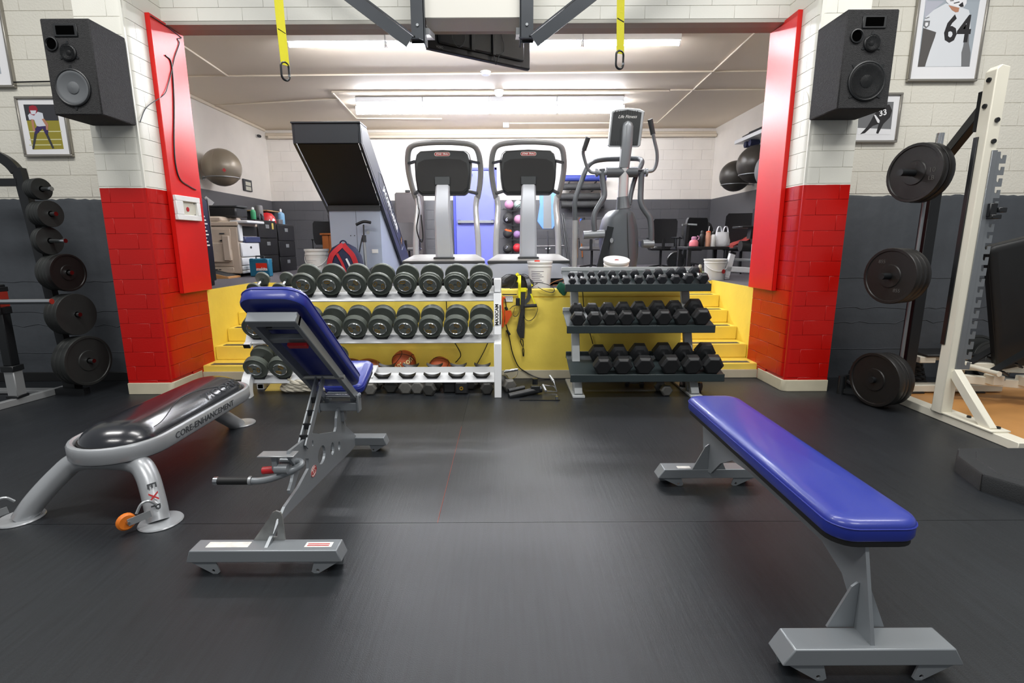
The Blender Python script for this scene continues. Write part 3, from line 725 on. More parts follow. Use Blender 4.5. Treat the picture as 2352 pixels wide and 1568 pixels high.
def football(c, lab, m_, L=.135, r=.083):
    t = empty('football', (c[0], c[1], c[2] - r), label=lab, cat='ball')
    pr = [(max(1e-5, r * math.cos(a) ** 1.15), L * math.sin(a) * 1.03) for a in [R_(-90 + 180*i/16) for i in range(17)]]
    obj('ball', MB().lathe(pr, c, (1, .25, -.06), 24, caps=False), m_, t, world=True)
    ax = Vector((1, .25, -.06)).normalized()
    for s in (-1, 1):
        q = Vector(c) + ax * (s * L * .62); obj('stripe', MB().lathe([(r*.76, -.008), (r*.72, .008)] if s > 0 else [(r*.72, -.008), (r*.76, .008)], q, ax, 24, caps=False), 'letter_white', t, world=True)
    side = Vector((.15, -.55, .83)).normalized(); side = (side - ax * side.dot(ax)).normalized()
    for k in range(8):
        u = (k - 3.5) * .013; q = Vector(c) + ax * u + side * (r * math.cos(math.asin(u / L)) ** 1.15 + .001)
        obj('lace', MB().bar(q - ax.cross(side) * .012, q + ax.cross(side) * .012, .004, .004), 'ball_seam', t, world=True)
football((at(845, 836, 4.93).x, 4.93, .17), 'tan football with white stripes behind the white rack', 'football')
football((at(815, 836, 4.99).x - .05, 4.99, .16), 'dark brown football behind the tan one', 'football_dark')
# white rope coil and yellow floor marker under the white rack
mat('rope_white', '#c9c3b2', .8, var=.12, scale=60, bump=.3, bscale=150); mat('marker_yellow', '#d9be62', .4)
def rope(name, pts, r, m_, label, cat, twist=26, n=12, kind=None, group=None):
    """three-strand laid rope as one mesh"""
    pts = [Vector(p) for p in pts]; mb = MB(); L = 0; acc = [0]
    for a, b in zip(pts, pts[1:]): L += (b - a).length; acc.append(L)
    for s in range(3):
        q = []
        for i, p in enumerate(pts):
            t = (pts[min(i+1, len(pts)-1)] - pts[max(i-1, 0)]).normalized(); B = basis(t)
            a = acc[i] * twist + s * 2*math.pi/3; q.append(p + B @ Vector((r*.5*math.cos(a), r*.5*math.sin(a), 0)))
        mb.tube(q, r*.62, 6)
    return thing1(name, mb, m_, label, cat, group)
cp = []
for i in range(190):
    a = 2*math.pi * i / 52; k = i / 52
    cp.append((-1.86 + (.27 - .02*k) * math.cos(a), 4.66 + (.11 + .01*k)*math.sin(a), .026 + .034*k + .006*math.sin(3*a)))
rope('climbing_rope', cp, .026, 'rope_white', 'thick white rope coiled on the floor under the white rack', 'rope')
p = atz(632, 898, 0)
mbm = MB().loft([[p + Vector(v) for v in ((-.10, 0, .001), (.09, 0, .001), (.09, .14, .001), (-.10, .14, .001))], [p + Vector(v) for v in ((-.03, .05, .10), (.09, .05, .10), (.09, .09, .10), (-.03, .09, .10))]], smooth=False)
thing1('floor_marker', mbm, 'marker_yellow', 'pale yellow plastic floor marker beside the coiled white rope', 'marker')
# ------------------------------------------------------------------ benches in the foreground
mat('vinyl_blue', '#21308c', 0.36, var=.05, scale=4, bump=.04, bscale=300, coat=.25); mat('vinyl_piping', '#27338f', .45); mat('board_black', '#0c0c0d', .6)
mat('bench_grey', '#868b8f', 0.36, 0.35, var=.05, scale=5); mat('bench_grey_raw', '#9a9b99', .35, .6, var=.25, scale=25); mat('red_plastic', '#b01a20', .4)
mat('badge_red', '#a8282a', .4); mat('badge_white', '#e6e2dc', .4); mat('label_worn', '#d8d6d0', .6, var=.25, scale=30); mat('orange_wheel', '#d9741c', .45)
mat('vinyl_black', '#1d1f24', .22, var=.05, bump=.03, bscale=200, coat=.4); mat('silver_paint', '#a6a9ac', .32, .4, var=.05, scale=8)
def plate2d(outline, holes, M, th):
    """flat-cut steel plate: outline with holes in M's xy plane, thickness th centred on it"""
    cu = bpy.data.curves.new('plate', 'CURVE'); cu.dimensions = '2D'; cu.fill_mode = 'BOTH'; cu.extrude = th / 2
    for loop in [outline] + holes:
        s = cu.splines.new('POLY'); s.points.add(len(loop) - 1); s.use_cyclic_u = True
        for p, q in zip(s.points, loop): p.co = (q[0], q[1], 0, 1)
    o = bpy.data.objects.new('plate', cu); me = bpy.data.meshes.new_from_object(o)
    bpy.data.objects.remove(o); bpy.data.curves.remove(cu); me.transform(M)
    me.polygons.foreach_set('use_smooth', [False] * len(me.polygons)); return me
def circ(x, y, rx, ry=None, n=18, a=0):
    ry = ry or rx; c, s = math.cos(R_(a)), math.sin(R_(a)); out = []
    for i in range(n):
        t = 2*math.pi*i/n; u, v = rx*math.cos(t), ry*math.sin(t); out.append((x + u*c - v*s, y + u*s + v*c))
    return out
def wplate(name, outline, holes, M, th, m, parent):
    return obj(name, plate2d(outline, holes, wmat(parent).inverted() @ M, th), m, parent)
YZ = lambda X: frame((X, 0, 0), (0, 1, 0), (0, 0, 1))      # 2D (y, z) at X
def pad(parent, M, w, l, th, r, m, name='pad', board=.02, edge=.022, crown=.004, pip='vinyl_piping'):
    """upholstered pad: local x width, y length (centred), z 0..th above its black board"""
    rings = []
    for inset, z in ((.004, 0), (0, .008), (0, th - edge), (edge*.12, th - edge*.62), (edge*.42, th - edge*.24), (edge*1.0, th), (edge*2.2, th + crown)):
        rings.append([M @ Vector((x, y, z)) for x, y in rrect(w - 2*inset, l - 2*inset, max(.01, r - inset*.8), 6)])
    p = obj(name, MB().loft(rings), m, parent, world=True)
    obj('piping', MB().tube([M @ Vector((x, y, th - edge*1.05)) for x, y in rrect(w + .001, l + .001, r, 6)], .0026, 5, closed=True), pip, p, world=True)
    if board:
        obj('backing_board', MB().loft([[M @ Vector((x, y, z)) for x, y in rrect(w - .012, l - .012, r, 6)] for z in (-board, 0.001)], smooth=False), 'board_black', p, world=True)
    return p
def foot_bar(parent, x0, x1, y0, y1, z0, z1, slant, m, sg=-1, tips=True):
    b = obj('base_bar', MB().prism([(x0 - slant, z0), (x1 + slant, z0), (x1, z1), (x0, z1)], frame((0, y1, 0), (1, 0, 0), (0, 0, 1)), y1 - y0), m, parent, world=True, bevel=.004)
    for x, s in ((x0, 1), (x1, -1)):
        q = plate2d([(x - s*slant*.6, z0 + .002), (x + s*.10, z0 + .002), (x + s*.115, .008), (x + s*.105, .0), (x + s*.085, .0)], [circ(x + s*.088, .014, .007)], wmat(parent).inverted() @ frame((0, y0 + .012, 0), (1, 0, 0), (0, 0, 1)), .006)
        obj('foot_plate', q, m, b)
        q = plate2d([(x - s*slant*.6, z0 + .002), (x + s*.09, z0 + .002), (x + s*.06, 0), (x, 0)], [], wmat(parent).inverted() @ frame((0, y1 - .012, 0), (1, 0, 0), (0, 0, 1)), .006)
        obj('foot_plate', q, m, b)
    return b
def badge(parent, M, w, h, txt='FLEX'):
    b = obj('badge', MB().prism(circ(0, 0, w/2, h/2, 20), M, .0015), 'badge_white', parent, world=True)
    obj('badge_ring', MB().tube([M @ Vector((x, y, .002)) for x, y in circ(0, 0, w*.47, h*.46, 20)], .0016, 5, closed=True), 'badge_red', b, world=True)
    text('lettering', txt, h * .62, M @ Matrix.Translation((0, -h*.03, .0022)), 'badge_red', b, bold=.0008)
# --- flat bench
fb = empty('flat_bench', (1.17, 2.1, 0), label='flat weight bench with a long blue vinyl pad and grey steel legs', cat='bench')
ZT = .512
pad(fb, Matrix.Translation((1.183, 2.135, ZT - .068)), .292, 1.37, .068, .075, 'vinyl_blue')
foot_bar(fb, .905, 1.41, 1.375, 1.47, .062, .122, .035, 'bench_grey')
foot_bar(fb, .905, 1.41, 2.70, 2.79, .05, .105, .035, 'bench_grey')
PLX = 1.158
prof = [(1.39, .121), (1.485, .121), (1.50, .19), (1.56, .26), (1.68, .305), (2.25, .305), (2.42, .285), (2.55, .21), (2.66, .10), (2.70, .09), (2.765, .105), (2.80, .25), (2.84, .424), (1.475, .424)]
hol = [circ(1.66 + .16*i, .398, .022, n=12) for i in range(6)]
wplate('side_plate', prof, hol, YZ(PLX), .012, 'bench_grey', fb)
for yy, z0, ap in ((1.476, .121, .285), (2.705, .104, .255)):
    for s in (-1, 1):
        wplate('gusset', [(PLX + s*.007, z0), (PLX + s*.095, z0), (PLX + s*.03, ap - .015), (PLX + s*.012, ap), (PLX + s*.007, ap)], [], frame((0, yy, 0), (1, 0, 0), (0, 0, 1)), .008, 'bench_grey', fb)
badge(fb, frame((PLX - .0065, 2.62, .385), (0, -1, 0), (0, 0, 1)), .09, .05)
obj('worn_label', MB().box((.985, 2.715, .105), (1.06, 2.745, .106)), 'label_worn', fb, world=True)
# --- adjustable bench
ab = empty('adjustable_bench', (-1.02, 2.6, 0), label='adjustable grey steel bench with raised blue backrest, seen from behind', cat='bench')
AXX = -1.02
fbar = foot_bar(ab, -1.335, -.715, 1.925, 2.01, .058, .113, .02, 'bench_grey')
obj('worn_label', MB().box((-1.28, 1.95, .113), (-1.10, 1.99, .114)), 'label_worn', fbar, world=True)
wl_ = obj('warning_label', MB().box((-.86, 1.95, .113), (-.745, 1.985, .114)), 'badge_white', fbar, world=True)
for k in range(2): obj('print_line', MB().box((-.85, 1.957 + .012*k, .114), (-.757, 1.963 + .012*k, .1145)), 'badge_red', wl_, world=True)
obj('base_bar', MB().prism([(-1.24, .045), (-.80, .045), (-.82, .10), (-1.22, .10)], frame((0, 3.30, 0), (1, 0, 0), (0, 0, 1)), .085), 'bench_grey', ab, world=True, bevel=.004)
for s in (-1, 1):
    wplate('foot_plate', [(AXX + s*.21, .047), (AXX + s*.10, .047), (AXX + s*.115, 0), (AXX + s*.14, 0)], [circ(AXX + s*.125, .012, .006)], frame((0, 3.225, 0), (1, 0, 0), (0, 0, 1)), .006, 'bench_grey', ab)
    wplate('foot_plate', [(AXX + s*.21, .047), (AXX + s*.10, .047), (AXX + s*.115, 0), (AXX + s*.14, 0)], [], frame((0, 3.29, 0), (1, 0, 0), (0, 0, 1)), .006, 'bench_grey', ab)
prof = [(1.945, .114), (1.985, .114), (2.12, .150), (2.45, .118), (2.80, .082), (3.10, .048), (3.22, .045), (3.28, .075), (3.16, .17), (3.06, .24), (3.02, .33), (2.995, .385), (2.96, .40), (2.925, .385), (2.90, .35), (2.885, .30), (2.86, .281), (2.62, .36), (2.53, .40), (2.36, .415), (2.235, .425), (2.225, .40), (2.28, .33), (2.235, .27), (2.20, .245), (2.205, .225), (2.24, .225), (2.31, .275), (2.40, .315), (2.445, .295), (2.435, .245), (2.30, .21), (2.14, .195)]
wplate('side_plate', prof, [circ(2.622, .238, .058, .05, 20), circ(2.79, .203, .030, .038), circ(2.905, .172, .021, .028), circ(2.51, .352, .010, .016), circ(3.01, .28, .009, .013)], YZ(AXX), .014, 'bench_grey', ab)
wplate('gusset', [(-1.10, .113), (-.962, .113), (-.965, .225), (-.972, .245), (-.99, .252), (-1.006, .244), (-1.022, .22)], [[(-1.02, .128), (-.995, .128), (-.982, .215), (-.992, .215)]], frame((0, 2.005, 0), (1, 0, 0), (0, 0, 1)), .008, 'bench_grey_raw', ab)
badge(ab, frame((AXX + .0072, 2.49, .204), (0, 1, .2), (0, -.2, 1)), .075, .055)
# cross carriage under the seat
cr = obj('carriage', MB().bar((-1.135, 2.985, .40), (-.905, 2.985, .40), .05, .05, up=(0, 0, 1), bev=.003), 'bench_grey', ab, world=True)
for s in (-1, 1): obj('carriage_cheek', MB().box((AXX + s*.118 - .006, 2.955, .365), (AXX + s*.118 + .006, 3.02, .475), .002), 'bench_grey', cr, world=True)
obj('post', MB().box((-1.045, 2.975, .30), (-.995, 3.03, .38), .003), 'bench_grey', cr, world=True)
obj('hinge_pin', MB().cyl((-1.155, 2.99, .462), (-.885, 2.99, .462), .012, n=12), 'chrome', ab, world=True)
HG = Vector((AXX, 2.985, .462)); UU = Vector((0, -.79, .60)).normalized(); NN = Vector((0, UU.z, -UU.y))
for s in (-1, 1):
    obj('back_rail', MB().bar(HG + Vector((s*.098, 0, 0)) - UU*.02, HG + Vector((s*.098, 0, 0)) + UU*.975, .026, .05, up=NN, bev=.003), 'bench_grey', ab, world=True)
obj('back_crosspiece', MB().bar(HG + UU*.975 + Vector((-.111, 0, 0)), HG + UU*.975 + Vector((.111, 0, 0)), .05, .05, up=NN, bev=.003), 'bench_grey', ab, world=True)
bw2 = obj('back_crosspiece', MB().bar(HG + UU*.79 + Vector((-.105, 0, 0)), HG + UU*.79 + Vector((.105, 0, 0)), .03, .045, up=UU, bev=.003), 'bench_grey', ab, world=True)
obj('warning_label', MB().bar(HG + UU*.775 - NN*.031 + Vector((-.005, 0, 0)), HG + UU*.775 - NN*.031 + Vector((.085, 0, 0)), .016, .03, up=UU), 'red_plastic', bw2, world=True)
obj('pivot_bar', MB().cyl(HG + UU*.36 + Vector((-.10, 0, -.02)), HG + UU*.36 + Vector((.135, 0, -.02)), .013, n=12), 'bench_grey_raw', ab, world=True)
Mp = frame(HG + NN*.047 + UU*.56, (1, 0, 0), UU)
if (Mp.to_3x3() @ Vector((0, 0, 1))).dot(NN) < 0: Mp = frame(HG + NN*.047 + UU*.56, (-1, 0, 0), UU)
pad(ab, Mp, .29, 1.03, .07, .085, 'vinyl_blue', 'backrest', board=0)
for s in (-1, 1):
    for u in (.85, .2): obj('bolt', MB().cyl(HG + UU*u + Vector((s*.075, 0, 0)) + NN*.02, HG + UU*u + Vector((s*.075, 0, 0)) + NN*.046, .017, n=10), 'black_metal', ab, world=True)
    obj('cushion_bracket', MB().bar(HG + UU*.85 + NN*.034 + Vector((-.10*s*0 - .09, 0, 0)), HG + UU*.85 + NN*.034 + Vector((.09, 0, 0)), .03, .012, up=UU), 'bench_grey', ab, world=True) if s > 0 else None
Mseat = frame((AXX, 3.22, .50), (1, 0, 0), (0, .95, .30))
pad(ab, Mseat, .25, .33, .06, .05, 'vinyl_blue', 'seat')
obj('seat_bracket', MB().bar((-1.10, 2.99, .43), (-1.10, 3.32, .53), .03, .03).bar((-.94, 2.99, .43), (-.94, 3.32, .53), .03, .03).bar((-1.11, 3.06, .455), (-.93, 3.06, .455), .05, .03), 'bench_grey', ab, world=True)
# slotted adjuster arm
a0, a1 = HG + UU*.36 + Vector((0, 0, -.03)), Vector((AXX, 2.40, .395))
for s in (-1, 1): obj('adjuster_arm', MB().bar(a0 + Vector((s*.018, 0, 0)), a1 + Vector((s*.018, 0, -.02)), .008, .042, up=(0, 1, 0)), 'bench_grey', ab, world=True)
for t_ in (.35, .55, .75, .92): obj('adjuster_tooth', MB().bar(a0.lerp(a1, t_) - Vector((.02, 0, 0)), a0.lerp(a1, t_) + Vector((.02, 0, 0)), .012, .03, up=(0, 0, 1)), 'black_metal', ab, world=True)
# foot tray, handle, red knob
tr_ = obj('step_plate', MB().box((-1.155, 2.205, .405), (-.985, 2.27, .412), .002), 'silver', ab, world=True)
obj('step_bracket', MB().box((-1.10, 2.225, .33), (-1.075, 2.25, .405), .002).cyl((-1.09, 2.24, .335), (-1.03, 2.24, .335), .024, n=12), 'bench_grey', tr_, world=True)
hp = spline([(-.998, 2.30, .345), (-.985, 2.285, .335), (-1.02, 2.262, .318), (-1.10, 2.245, .288), (-1.17, 2.245, .272), (-1.22, 2.25, .270), (-1.25, 2.25, .270)], 5)
hd = obj('handle', MB().tube([(-1.09, 2.30, .347)] + hp, .0165, 12), 'bench_grey', ab, world=True)
obj('grip', MB().cyl((-1.225, 2.25, .270), (-1.372, 2.25, .270), .019, n=14), 'black_rubber', hd, world=True)
obj('grip_end', MB().cyl((-1.372, 2.25, .270), (-1.392, 2.25, .270), .0195, n=14), 'chrome', hd, world=True)
obj('grip_collar', MB().cyl((-1.225, 2.25, .270), (-1.212, 2.25, .270), .022, n=14), 'silver', hd, world=True)
obj('knob', MB().cyl((-1.165, 2.27, .312), (-1.09, 2.27, .318), .018, n=14), 'red_plastic', ab, world=True)
# --- stability bench with black dome
cb = empty('stability_bench', (-2.09, 3.0, 0), label='silver oval core bench with shiny black inflated dome and orange wheels', cat='bench')
CX, Y0, Y1, HWD = -2.085, 2.375, 3.70, .245
def stad(hw, y0, y1, n=14):
    r = hw; out = []
    out += [(CX + r*math.cos(R_(180 + 180*i/n)), y0 + r + r*math.sin(R_(180 + 180*i/n))) for i in range(n + 1)]
    out += [(CX + r*math.cos(R_(180*i/n)), y1 - r + r*math.sin(R_(180*i/n))) for i in range(n + 1)]
    return out
rings = []
for ins, z in ((.030, .284), (.006, .287), (0, .297), (0, .356), (.006, .367), (.018, .372), (.030, .367), (.036, .355), (.036, .30)):
    rings.append([Vector((x, y, z)) for x, y in stad(HWD - ins, Y0 + ins, Y1 - ins)])
rim = obj('rim', MB().loft(rings, caps=False), 'silver_paint', cb, world=True)
obj('base_pan', MB().loft([[Vector((x, y, z)) for x, y in stad(HWD - .012, Y0 + .012, Y1 - .012)] for z in (.282, .30)], smooth=False), 'black_metal', cb, world=True)
rings = []
for k in range(10):
    t = k / 9 * 90; ins = .042 + .17 * (1 - math.cos(R_(t))); z = .33 + .125 * math.sin(R_(t))
    rings.append([Vector((x, y, z)) for x, y in stad(HWD - ins, Y0 + ins, Y1 - ins)])
dm = obj('dome', MB().loft(rings), 'vinyl_black', cb, world=True)
def dome_pt(s, ins):
    """point on the dome at inset, along the side y=s on the +x side"""
    t = math.acos(1 - (ins - .042) / .17); return Vector((CX + HWD - ins, s, .33 + .125*math.sin(t) + .001))
obj('dome_seam', MB().tube([dome_pt(Y0 + .25 + 1.0*i/30 * .88, .075 + .09*(math.sin(math.pi*i/30) ** 2)) for i in range(31)], .003, 5), 'ink_black', dm, world=True)
obj('dome_seam', MB().tube([Vector((x, y, .362)) for x, y in stad(HWD - .046, Y0 + .046, Y1 - .046)], .004, 5, closed=True), 'ink_black', dm, world=True)
tm = text_mesh('VICORE', .085, Matrix.Identity(4), th=.0008, bold=.001, sx=1.4, shear=.15)
for v in tm.vertices:
    s, u = v.co.x, v.co.y; q = dome_pt(3.30 + s, max(.046, .085 + u * .7)); v.co = wmat(cb).inverted() @ (q + Vector((.001, 0, .001)))
obj('embossed_lettering', tm, 'dark_grey', dm)
text('lettering', 'CORE-ENHANCEMENT', .052, frame((CX + HWD + .0015, 2.98, .328), (0, 1, 0), (0, 0, 1)), 'dark_grey', rim, sx=1.15)
lg = spline([(-2.475, 2.38, .0), (-2.42, 2.415, .09), (-2.33, 2.47, .20), (-2.25, 2.50, .262), (-2.09, 2.505, .268), (-1.94, 2.49, .255), (-1.865, 2.455, .205), (-1.80, 2.395, .09), (-1.765, 2.355, .0)], 5)
l1 = obj('leg', MB().tube(lg, .052, 18), 'silver_paint', cb, world=True)
l2 = obj('leg', MB().tube(spline([(-2.085, 3.10, .265), (-2.085, 3.30, .262), (-2.083, 3.42, .235), (-2.08, 3.58, .12), (-2.075, 3.74, .0)], 5), .05, 18), 'silver_paint', cb, world=True)
for l_, (fx, fy) in ((l1, (-2.49, 2.385)), (l1, (-1.745, 2.345)), (l2, (-2.065, 3.775))):
    obj('foot_disc', MB().lathe([(.098, 0), (.10, .004), (.096, .010), (.0005, .011)], (fx, fy, 0), n=28), 'silver_paint', l_, world=True)
for fx, fy, dx in ((-2.49, 2.385, -.095), (-1.745, 2.345, -.095)):
    c = Vector((fx + dx, fy - .10, .062)); ax = Vector((.55, -.35, .0)).normalized() if fx > -2 else Vector((.55, -.35, 0)).normalized()
    w_ = obj('wheel', MB().lathe([(.006, -.012), (.034, -.014), (.042, -.006), (.042, .006), (.034, .014), (.006, .012)], c, ax, 20), 'orange_wheel', cb, world=True)
    obj('wheel_bracket', MB().bar(c + ax*.02, Vector((fx - .01, fy - .045, .075)), .006, .035).tube(spline([c + Vector((.04, .02, .03)), c + Vector((.055, .04, .07)), c + Vector((.08, .06, .075)), c + Vector((.10, .08, .045))], 4), .007, 6), 'silver', w_, world=True)
    obj('axle_bolt', MB().cyl(c - ax*.022, c + ax*.03, .007, n=8), 'chrome', w_, world=True)
# red-and-outlined letters running down the right front leg
for ch, (y_, z_, x_), m_ in (('E', (2.425, .180, -1.7995), 'dark_grey'), ('X', (2.395, .135, -1.775), 'badge_red'), ('P', (2.37, .092, -1.752), 'dark_grey')):
    d_ = Vector((.33, -.38, -.86)).normalized()
    text('lettering', ch, .060, frame((x_ + .006, y_ - .046, z_ + .002), d_, (.75, .25, .25)), m_, l1, bold=.001)
# ------------------------------------------------------------------ loudspeakers on the pillars
mat('speaker_carpet', '#2d2d2e', .95, var=.6, scale=60, bump=.8, bscale=160); mat('cone', '#55585b', .6, var=.1); mat('mesh_black', '#141516', .5); mat('hole_shade_black', '#040404', 1, spec=0)  # last one: lightless black that paints the shade inside uncut openings
mat('frame_silver', '#9c9890', .35, .6, var=.05); mat('mount_white', '#d3d1c9', .6, var=.01)
def speaker(x0, x1, z0, z1, horn, port, mid, woof, grille, label, wr):
    t = empty('loudspeaker', ((x0+x1)/2, 4.4, z0), label=label, cat='loudspeaker'); Y = 4.2
    c_ = obj('cabinet', MB().box((x0, Y, z0), (x1, 4.575, z1), .008), 'speaker_carpet', t, world=True)
    h = obj('horn', MB().box((horn[0] - .09, Y - .008, horn[1] - .045), (horn[0] + .09, Y, horn[1] + .045), .004), 'black_plastic', t, world=True)
    obj('horn_mouth', MB().box((horn[0] - .068, Y - .012, horn[1] - .03), (horn[0] + .068, Y - .0085, horn[1] + .03), .001), 'hole_shade_black', h, world=True)  # flat black panel on the horn, shade of its recess put in as colour
    obj('port', MB().lathe([(.05, 0), (.05, .010), (.042, .012), (.038, .002), (.036, -.0)], (port[0], Y, port[1]), (0, -1, 0), 24, caps=False), 'black_plastic', t, world=True)
    obj('port_mouth', MB().lathe([(.0004, .0025), (.040, .0025)], (port[0], Y, port[1]), (0, -1, 0), 20, caps=False), 'hole_shade_black', t, world=True)  # no hole is cut: a black disc paints the dark inside the port
    def driver(c, r, cone, nt, a0):
        d = obj('driver', MB().lathe([(r*1.06, 0), (r*1.06, .010), (r, .014), (r*.94, .010)], (c[0], Y, c[1]), (0, -1, 0), 32, caps=False), 'black_plastic', t, world=True)
        # cone sunk behind the baffle plane is shown by a shallow dish
        obj('cone', MB().lathe([(r*.95, .010), (r*.86, .0125), (r*.80, .009), (r*.36, .0015), (r*.34, .006), (r*.22, .011), (.0005, .013)], (c[0], Y, c[1]), (0, -1, 0), 32, caps=False), 'cone' if cone else 'mesh_black', d, world=True)
        for k in range(nt):
            a = R_(a0 + 360*k/nt); p = Vector((c[0] + r*1.13*math.cos(a), Y - .004, c[1] + r*1.13*math.sin(a)))
            obj('clamp', MB().prism([(-.016, -.018), (.016, -.018), (.005, .016), (-.005, .016)], frame(p, (-math.sin(a), 0, math.cos(a)), (math.cos(a), 0, math.sin(a))), .012), 'black_metal', d, world=True)
        if not cone:
            g = MB(); n = 7 if r < .1 else 13
            for k in range(-n, n + 1):
                u = r * .93 * k / (n + .5); hh = math.sqrt(max(0, (r*.93)**2 - u*u)); b = .018 * (1 - (u/r)**2)
                g.bar((c[0] + u, Y - .012 - b, c[1] - hh), (c[0] + u, Y - .012 - b, c[1] + hh), .0016, .0016); g.bar((c[0] - hh, Y - .0125 - b, c[1] + u), (c[0] + hh, Y - .0125 - b, c[1] + u), .0016, .0016)
            o = obj('grille', g, 'black_metal', d, world=True); o['kind'] = 'stuff'
    driver(mid, .058, False, 3, 90); driver(woof, wr, not grille, 4 if grille else 2, 45 if grille else 90)
speaker(-3.49, -3.118, 2.367, 3.047, (-3.302, 2.963), (-3.423, 2.87), (-3.305, 2.809), (-3.31, 2.561), False, 'dark carpeted loudspeaker with bare grey woofer cone, mounted on the left pillar', .128)
speaker(2.578, 2.968, 2.385, 3.085, (2.784, 2.996), (2.664, 2.899), (2.783, 2.849), (2.778, 2.583), True, 'dark carpeted loudspeaker with mesh-covered woofer, mounted on the right pillar', .135)
# ------------------------------------------------------------------ framed photographs
YPIC = 5.075
def pq(parent, name, pts, m, lift=0.0, Y=YPIC):
    P = [at(x, y, Y) for x, y in pts]
    return obj(name, MB().prism([(p.x, p.z) for p in P], frame((0, Y - .006 - lift, 0), (1, 0, 0), (0, 0, 1)), .0006), m, parent, world=True)
for n_, c_ in (('pic_mat', '#eeeef0'), ('pic_dark', '#3b3b40'), ('pic_grass', '#9a8f34'), ('pic_grass2', '#6f7d35'), ('pic_line', '#d8d7a6'), ('pic_red', '#9c2434'), ('pic_skin', '#b98468'), ('pic_shirt', '#d8dbe4'), ('pic_shade', '#b9bbc6'),
               ('pic_navy', '#3c2f5e'), ('pic_grey', '#a7b0b8'), ('pic_black', '#2c2a2b'), ('pic_sleeve', '#5b5856'), ('pic_midgrey', '#77787a'), ('pic_paper', '#dfe2e6')): mat(n_, c_, .35, var=.02)
def picture(x0, x1, z0, z1, label):
    t = empty('framed_photograph', ((x0+x1)/2, YPIC, z0), label=label, cat='picture'); f = .022
    obj('mount', MB().box((x0 + f, YPIC - .006, z0 + f), (x1 - f, YPIC, z1 - f)), 'pic_mat', t, world=True)
    for a, b in (((x0, z0), (x1, z0 + f)), ((x0, z1 - f), (x1, z1)), ((x0, z0 + f), (x0 + f, z1 - f)), ((x1 - f, z0 + f), (x1, z1 - f))):
        obj('frame_side', MB().box((a[0], YPIC - .022, a[1]), (b[0], YPIC + .012, b[1]), .004), 'frame_silver', t, world=True)
    return t
z1 = lambda a, b: (a / 3.266, b / 3.266)
t = picture(-4.556, -4.098, 2.20, 2.733, 'small silver framed photograph of a crouching football player behind the left loudspeaker')
pq(t, 'print', [z1(180, 785), z1(425, 785), z1(483, 1118), z1(250, 1122)], 'pic_grass')
pq(t, 'print_area', [z1(180, 785), z1(425, 785), z1(445, 905), z1(203, 905)], 'pic_dark', .0007)
for y_ in (985, 1045, 1085): pq(t, 'print_line', [z1(225, y_), z1(465, y_ - 2), z1(466, y_ + 5), z1(226, y_ + 7)], 'pic_line', .0008)
pq(t, 'print_figure', [z1(*p) for p in ((215, 865), (232, 850), (290, 840), (325, 850), (335, 900), (350, 945), (300, 950), (280, 945), (262, 900), (225, 900))], 'pic_shirt', .0014)
pq(t, 'print_figure', [z1(*p) for p in ((285, 945), (350, 938), (368, 985), (365, 1010), (345, 1005), (325, 965), (290, 1000), (262, 1010), (270, 965))], 'pic_navy', .0012)
for P in (((262, 1008), (285, 1002), (262, 1118), (248, 1118)), ((345, 1005), (366, 1008), (412, 1112), (398, 1116))): pq(t, 'print_figure', [z1(*p) for p in P], 'pic_dark', .0012)
for P in (((318, 895), (336, 890), (368, 935), (366, 978), (352, 975), (348, 942)), ((238, 895), (258, 898), (262, 945), (272, 985), (255, 985), (246, 945))): pq(t, 'print_figure', [z1(*p) for p in P], 'pic_skin', .0015)
pq(t, 'print_figure', [z1(*p) for p in ((222, 800), (248, 790), (275, 797), (288, 820), (285, 842), (262, 868), (240, 862), (225, 838))], 'pic_red', .0018)
pq(t, 'print_figure', [z1(*p) for p in ((232, 830), (278, 830), (272, 858), (242, 860))], 'pic_shirt', .0021)
t = picture(-5.30, -4.532, 2.81, 3.60, 'silver framed photograph cut off by the left edge, above the crouching player')
obj('print', MB().box((-5.2, YPIC - .0068, 2.93), (-4.64, YPIC - .0062, 3.5)), 'pic_grey', t, world=True)
t = picture(3.728, 4.372, 2.826, 3.76, 'large silver framed photograph of a football player in white jersey number 64')
z2 = lambda a, b: (2050 + a / 4.613, b / 4.613)
pq(t, 'print', [z2(345, 0), z2(920, 0), z2(808, 708), z2(260, 710)], 'pic_grey')
pq(t, 'print_area', [z2(345, 0), z2(560, 0), z2(430, 110), z2(330, 200)], 'pic_shade', .0006)
obj('print_area', MB().box((3.815, YPIC - .0075, 3.50), (4.29, YPIC - .006, 3.68)), 'pic_grey', t, world=True)
pq(t, 'print_figure', [z2(*p) for p in ((560, 40), (430, 110), (340, 190), (318, 300), (455, 345), (430, 430), (350, 650), (340, 708), (724, 706), (745, 440), (815, 350), (820, 190), (800, 110), (700, 75))], 'pic_paper', .001)
pq(t, 'print_figure', [z2(*p) for p in ((318, 300), (455, 345), (440, 400), (395, 520), (335, 708), (260, 710), (290, 520))], 'pic_sleeve', .0016)
pq(t, 'print_figure', [z2(*p) for p in ((760, 420), (805, 340), (800, 460), (818, 560), (808, 706), (720, 706), (722, 560))], 'pic_midgrey', .0016)
pq(t, 'print_figure', [z2(*p) for p in ((585, 60), (700, 88), (690, 130), (660, 135), (620, 110))], 'pic_skin', .002)
pq(t, 'print_figure', [z2(*p) for p in ((550, -40), (780, -40), (775, 40), (745, 82), (690, 85), (600, 60), (560, 20))], 'pic_mat', .0022)
for P in (((690, 60), (735, 25), (745, 75), (715, 80)), ((600, 10), (640, 6), (640, 14), (602, 18)), ((640, 35), (700, 20), (702, 30), (642, 44))): pq(t, 'print_figure', [z2(*p) for p in P], 'pic_black', .0028)
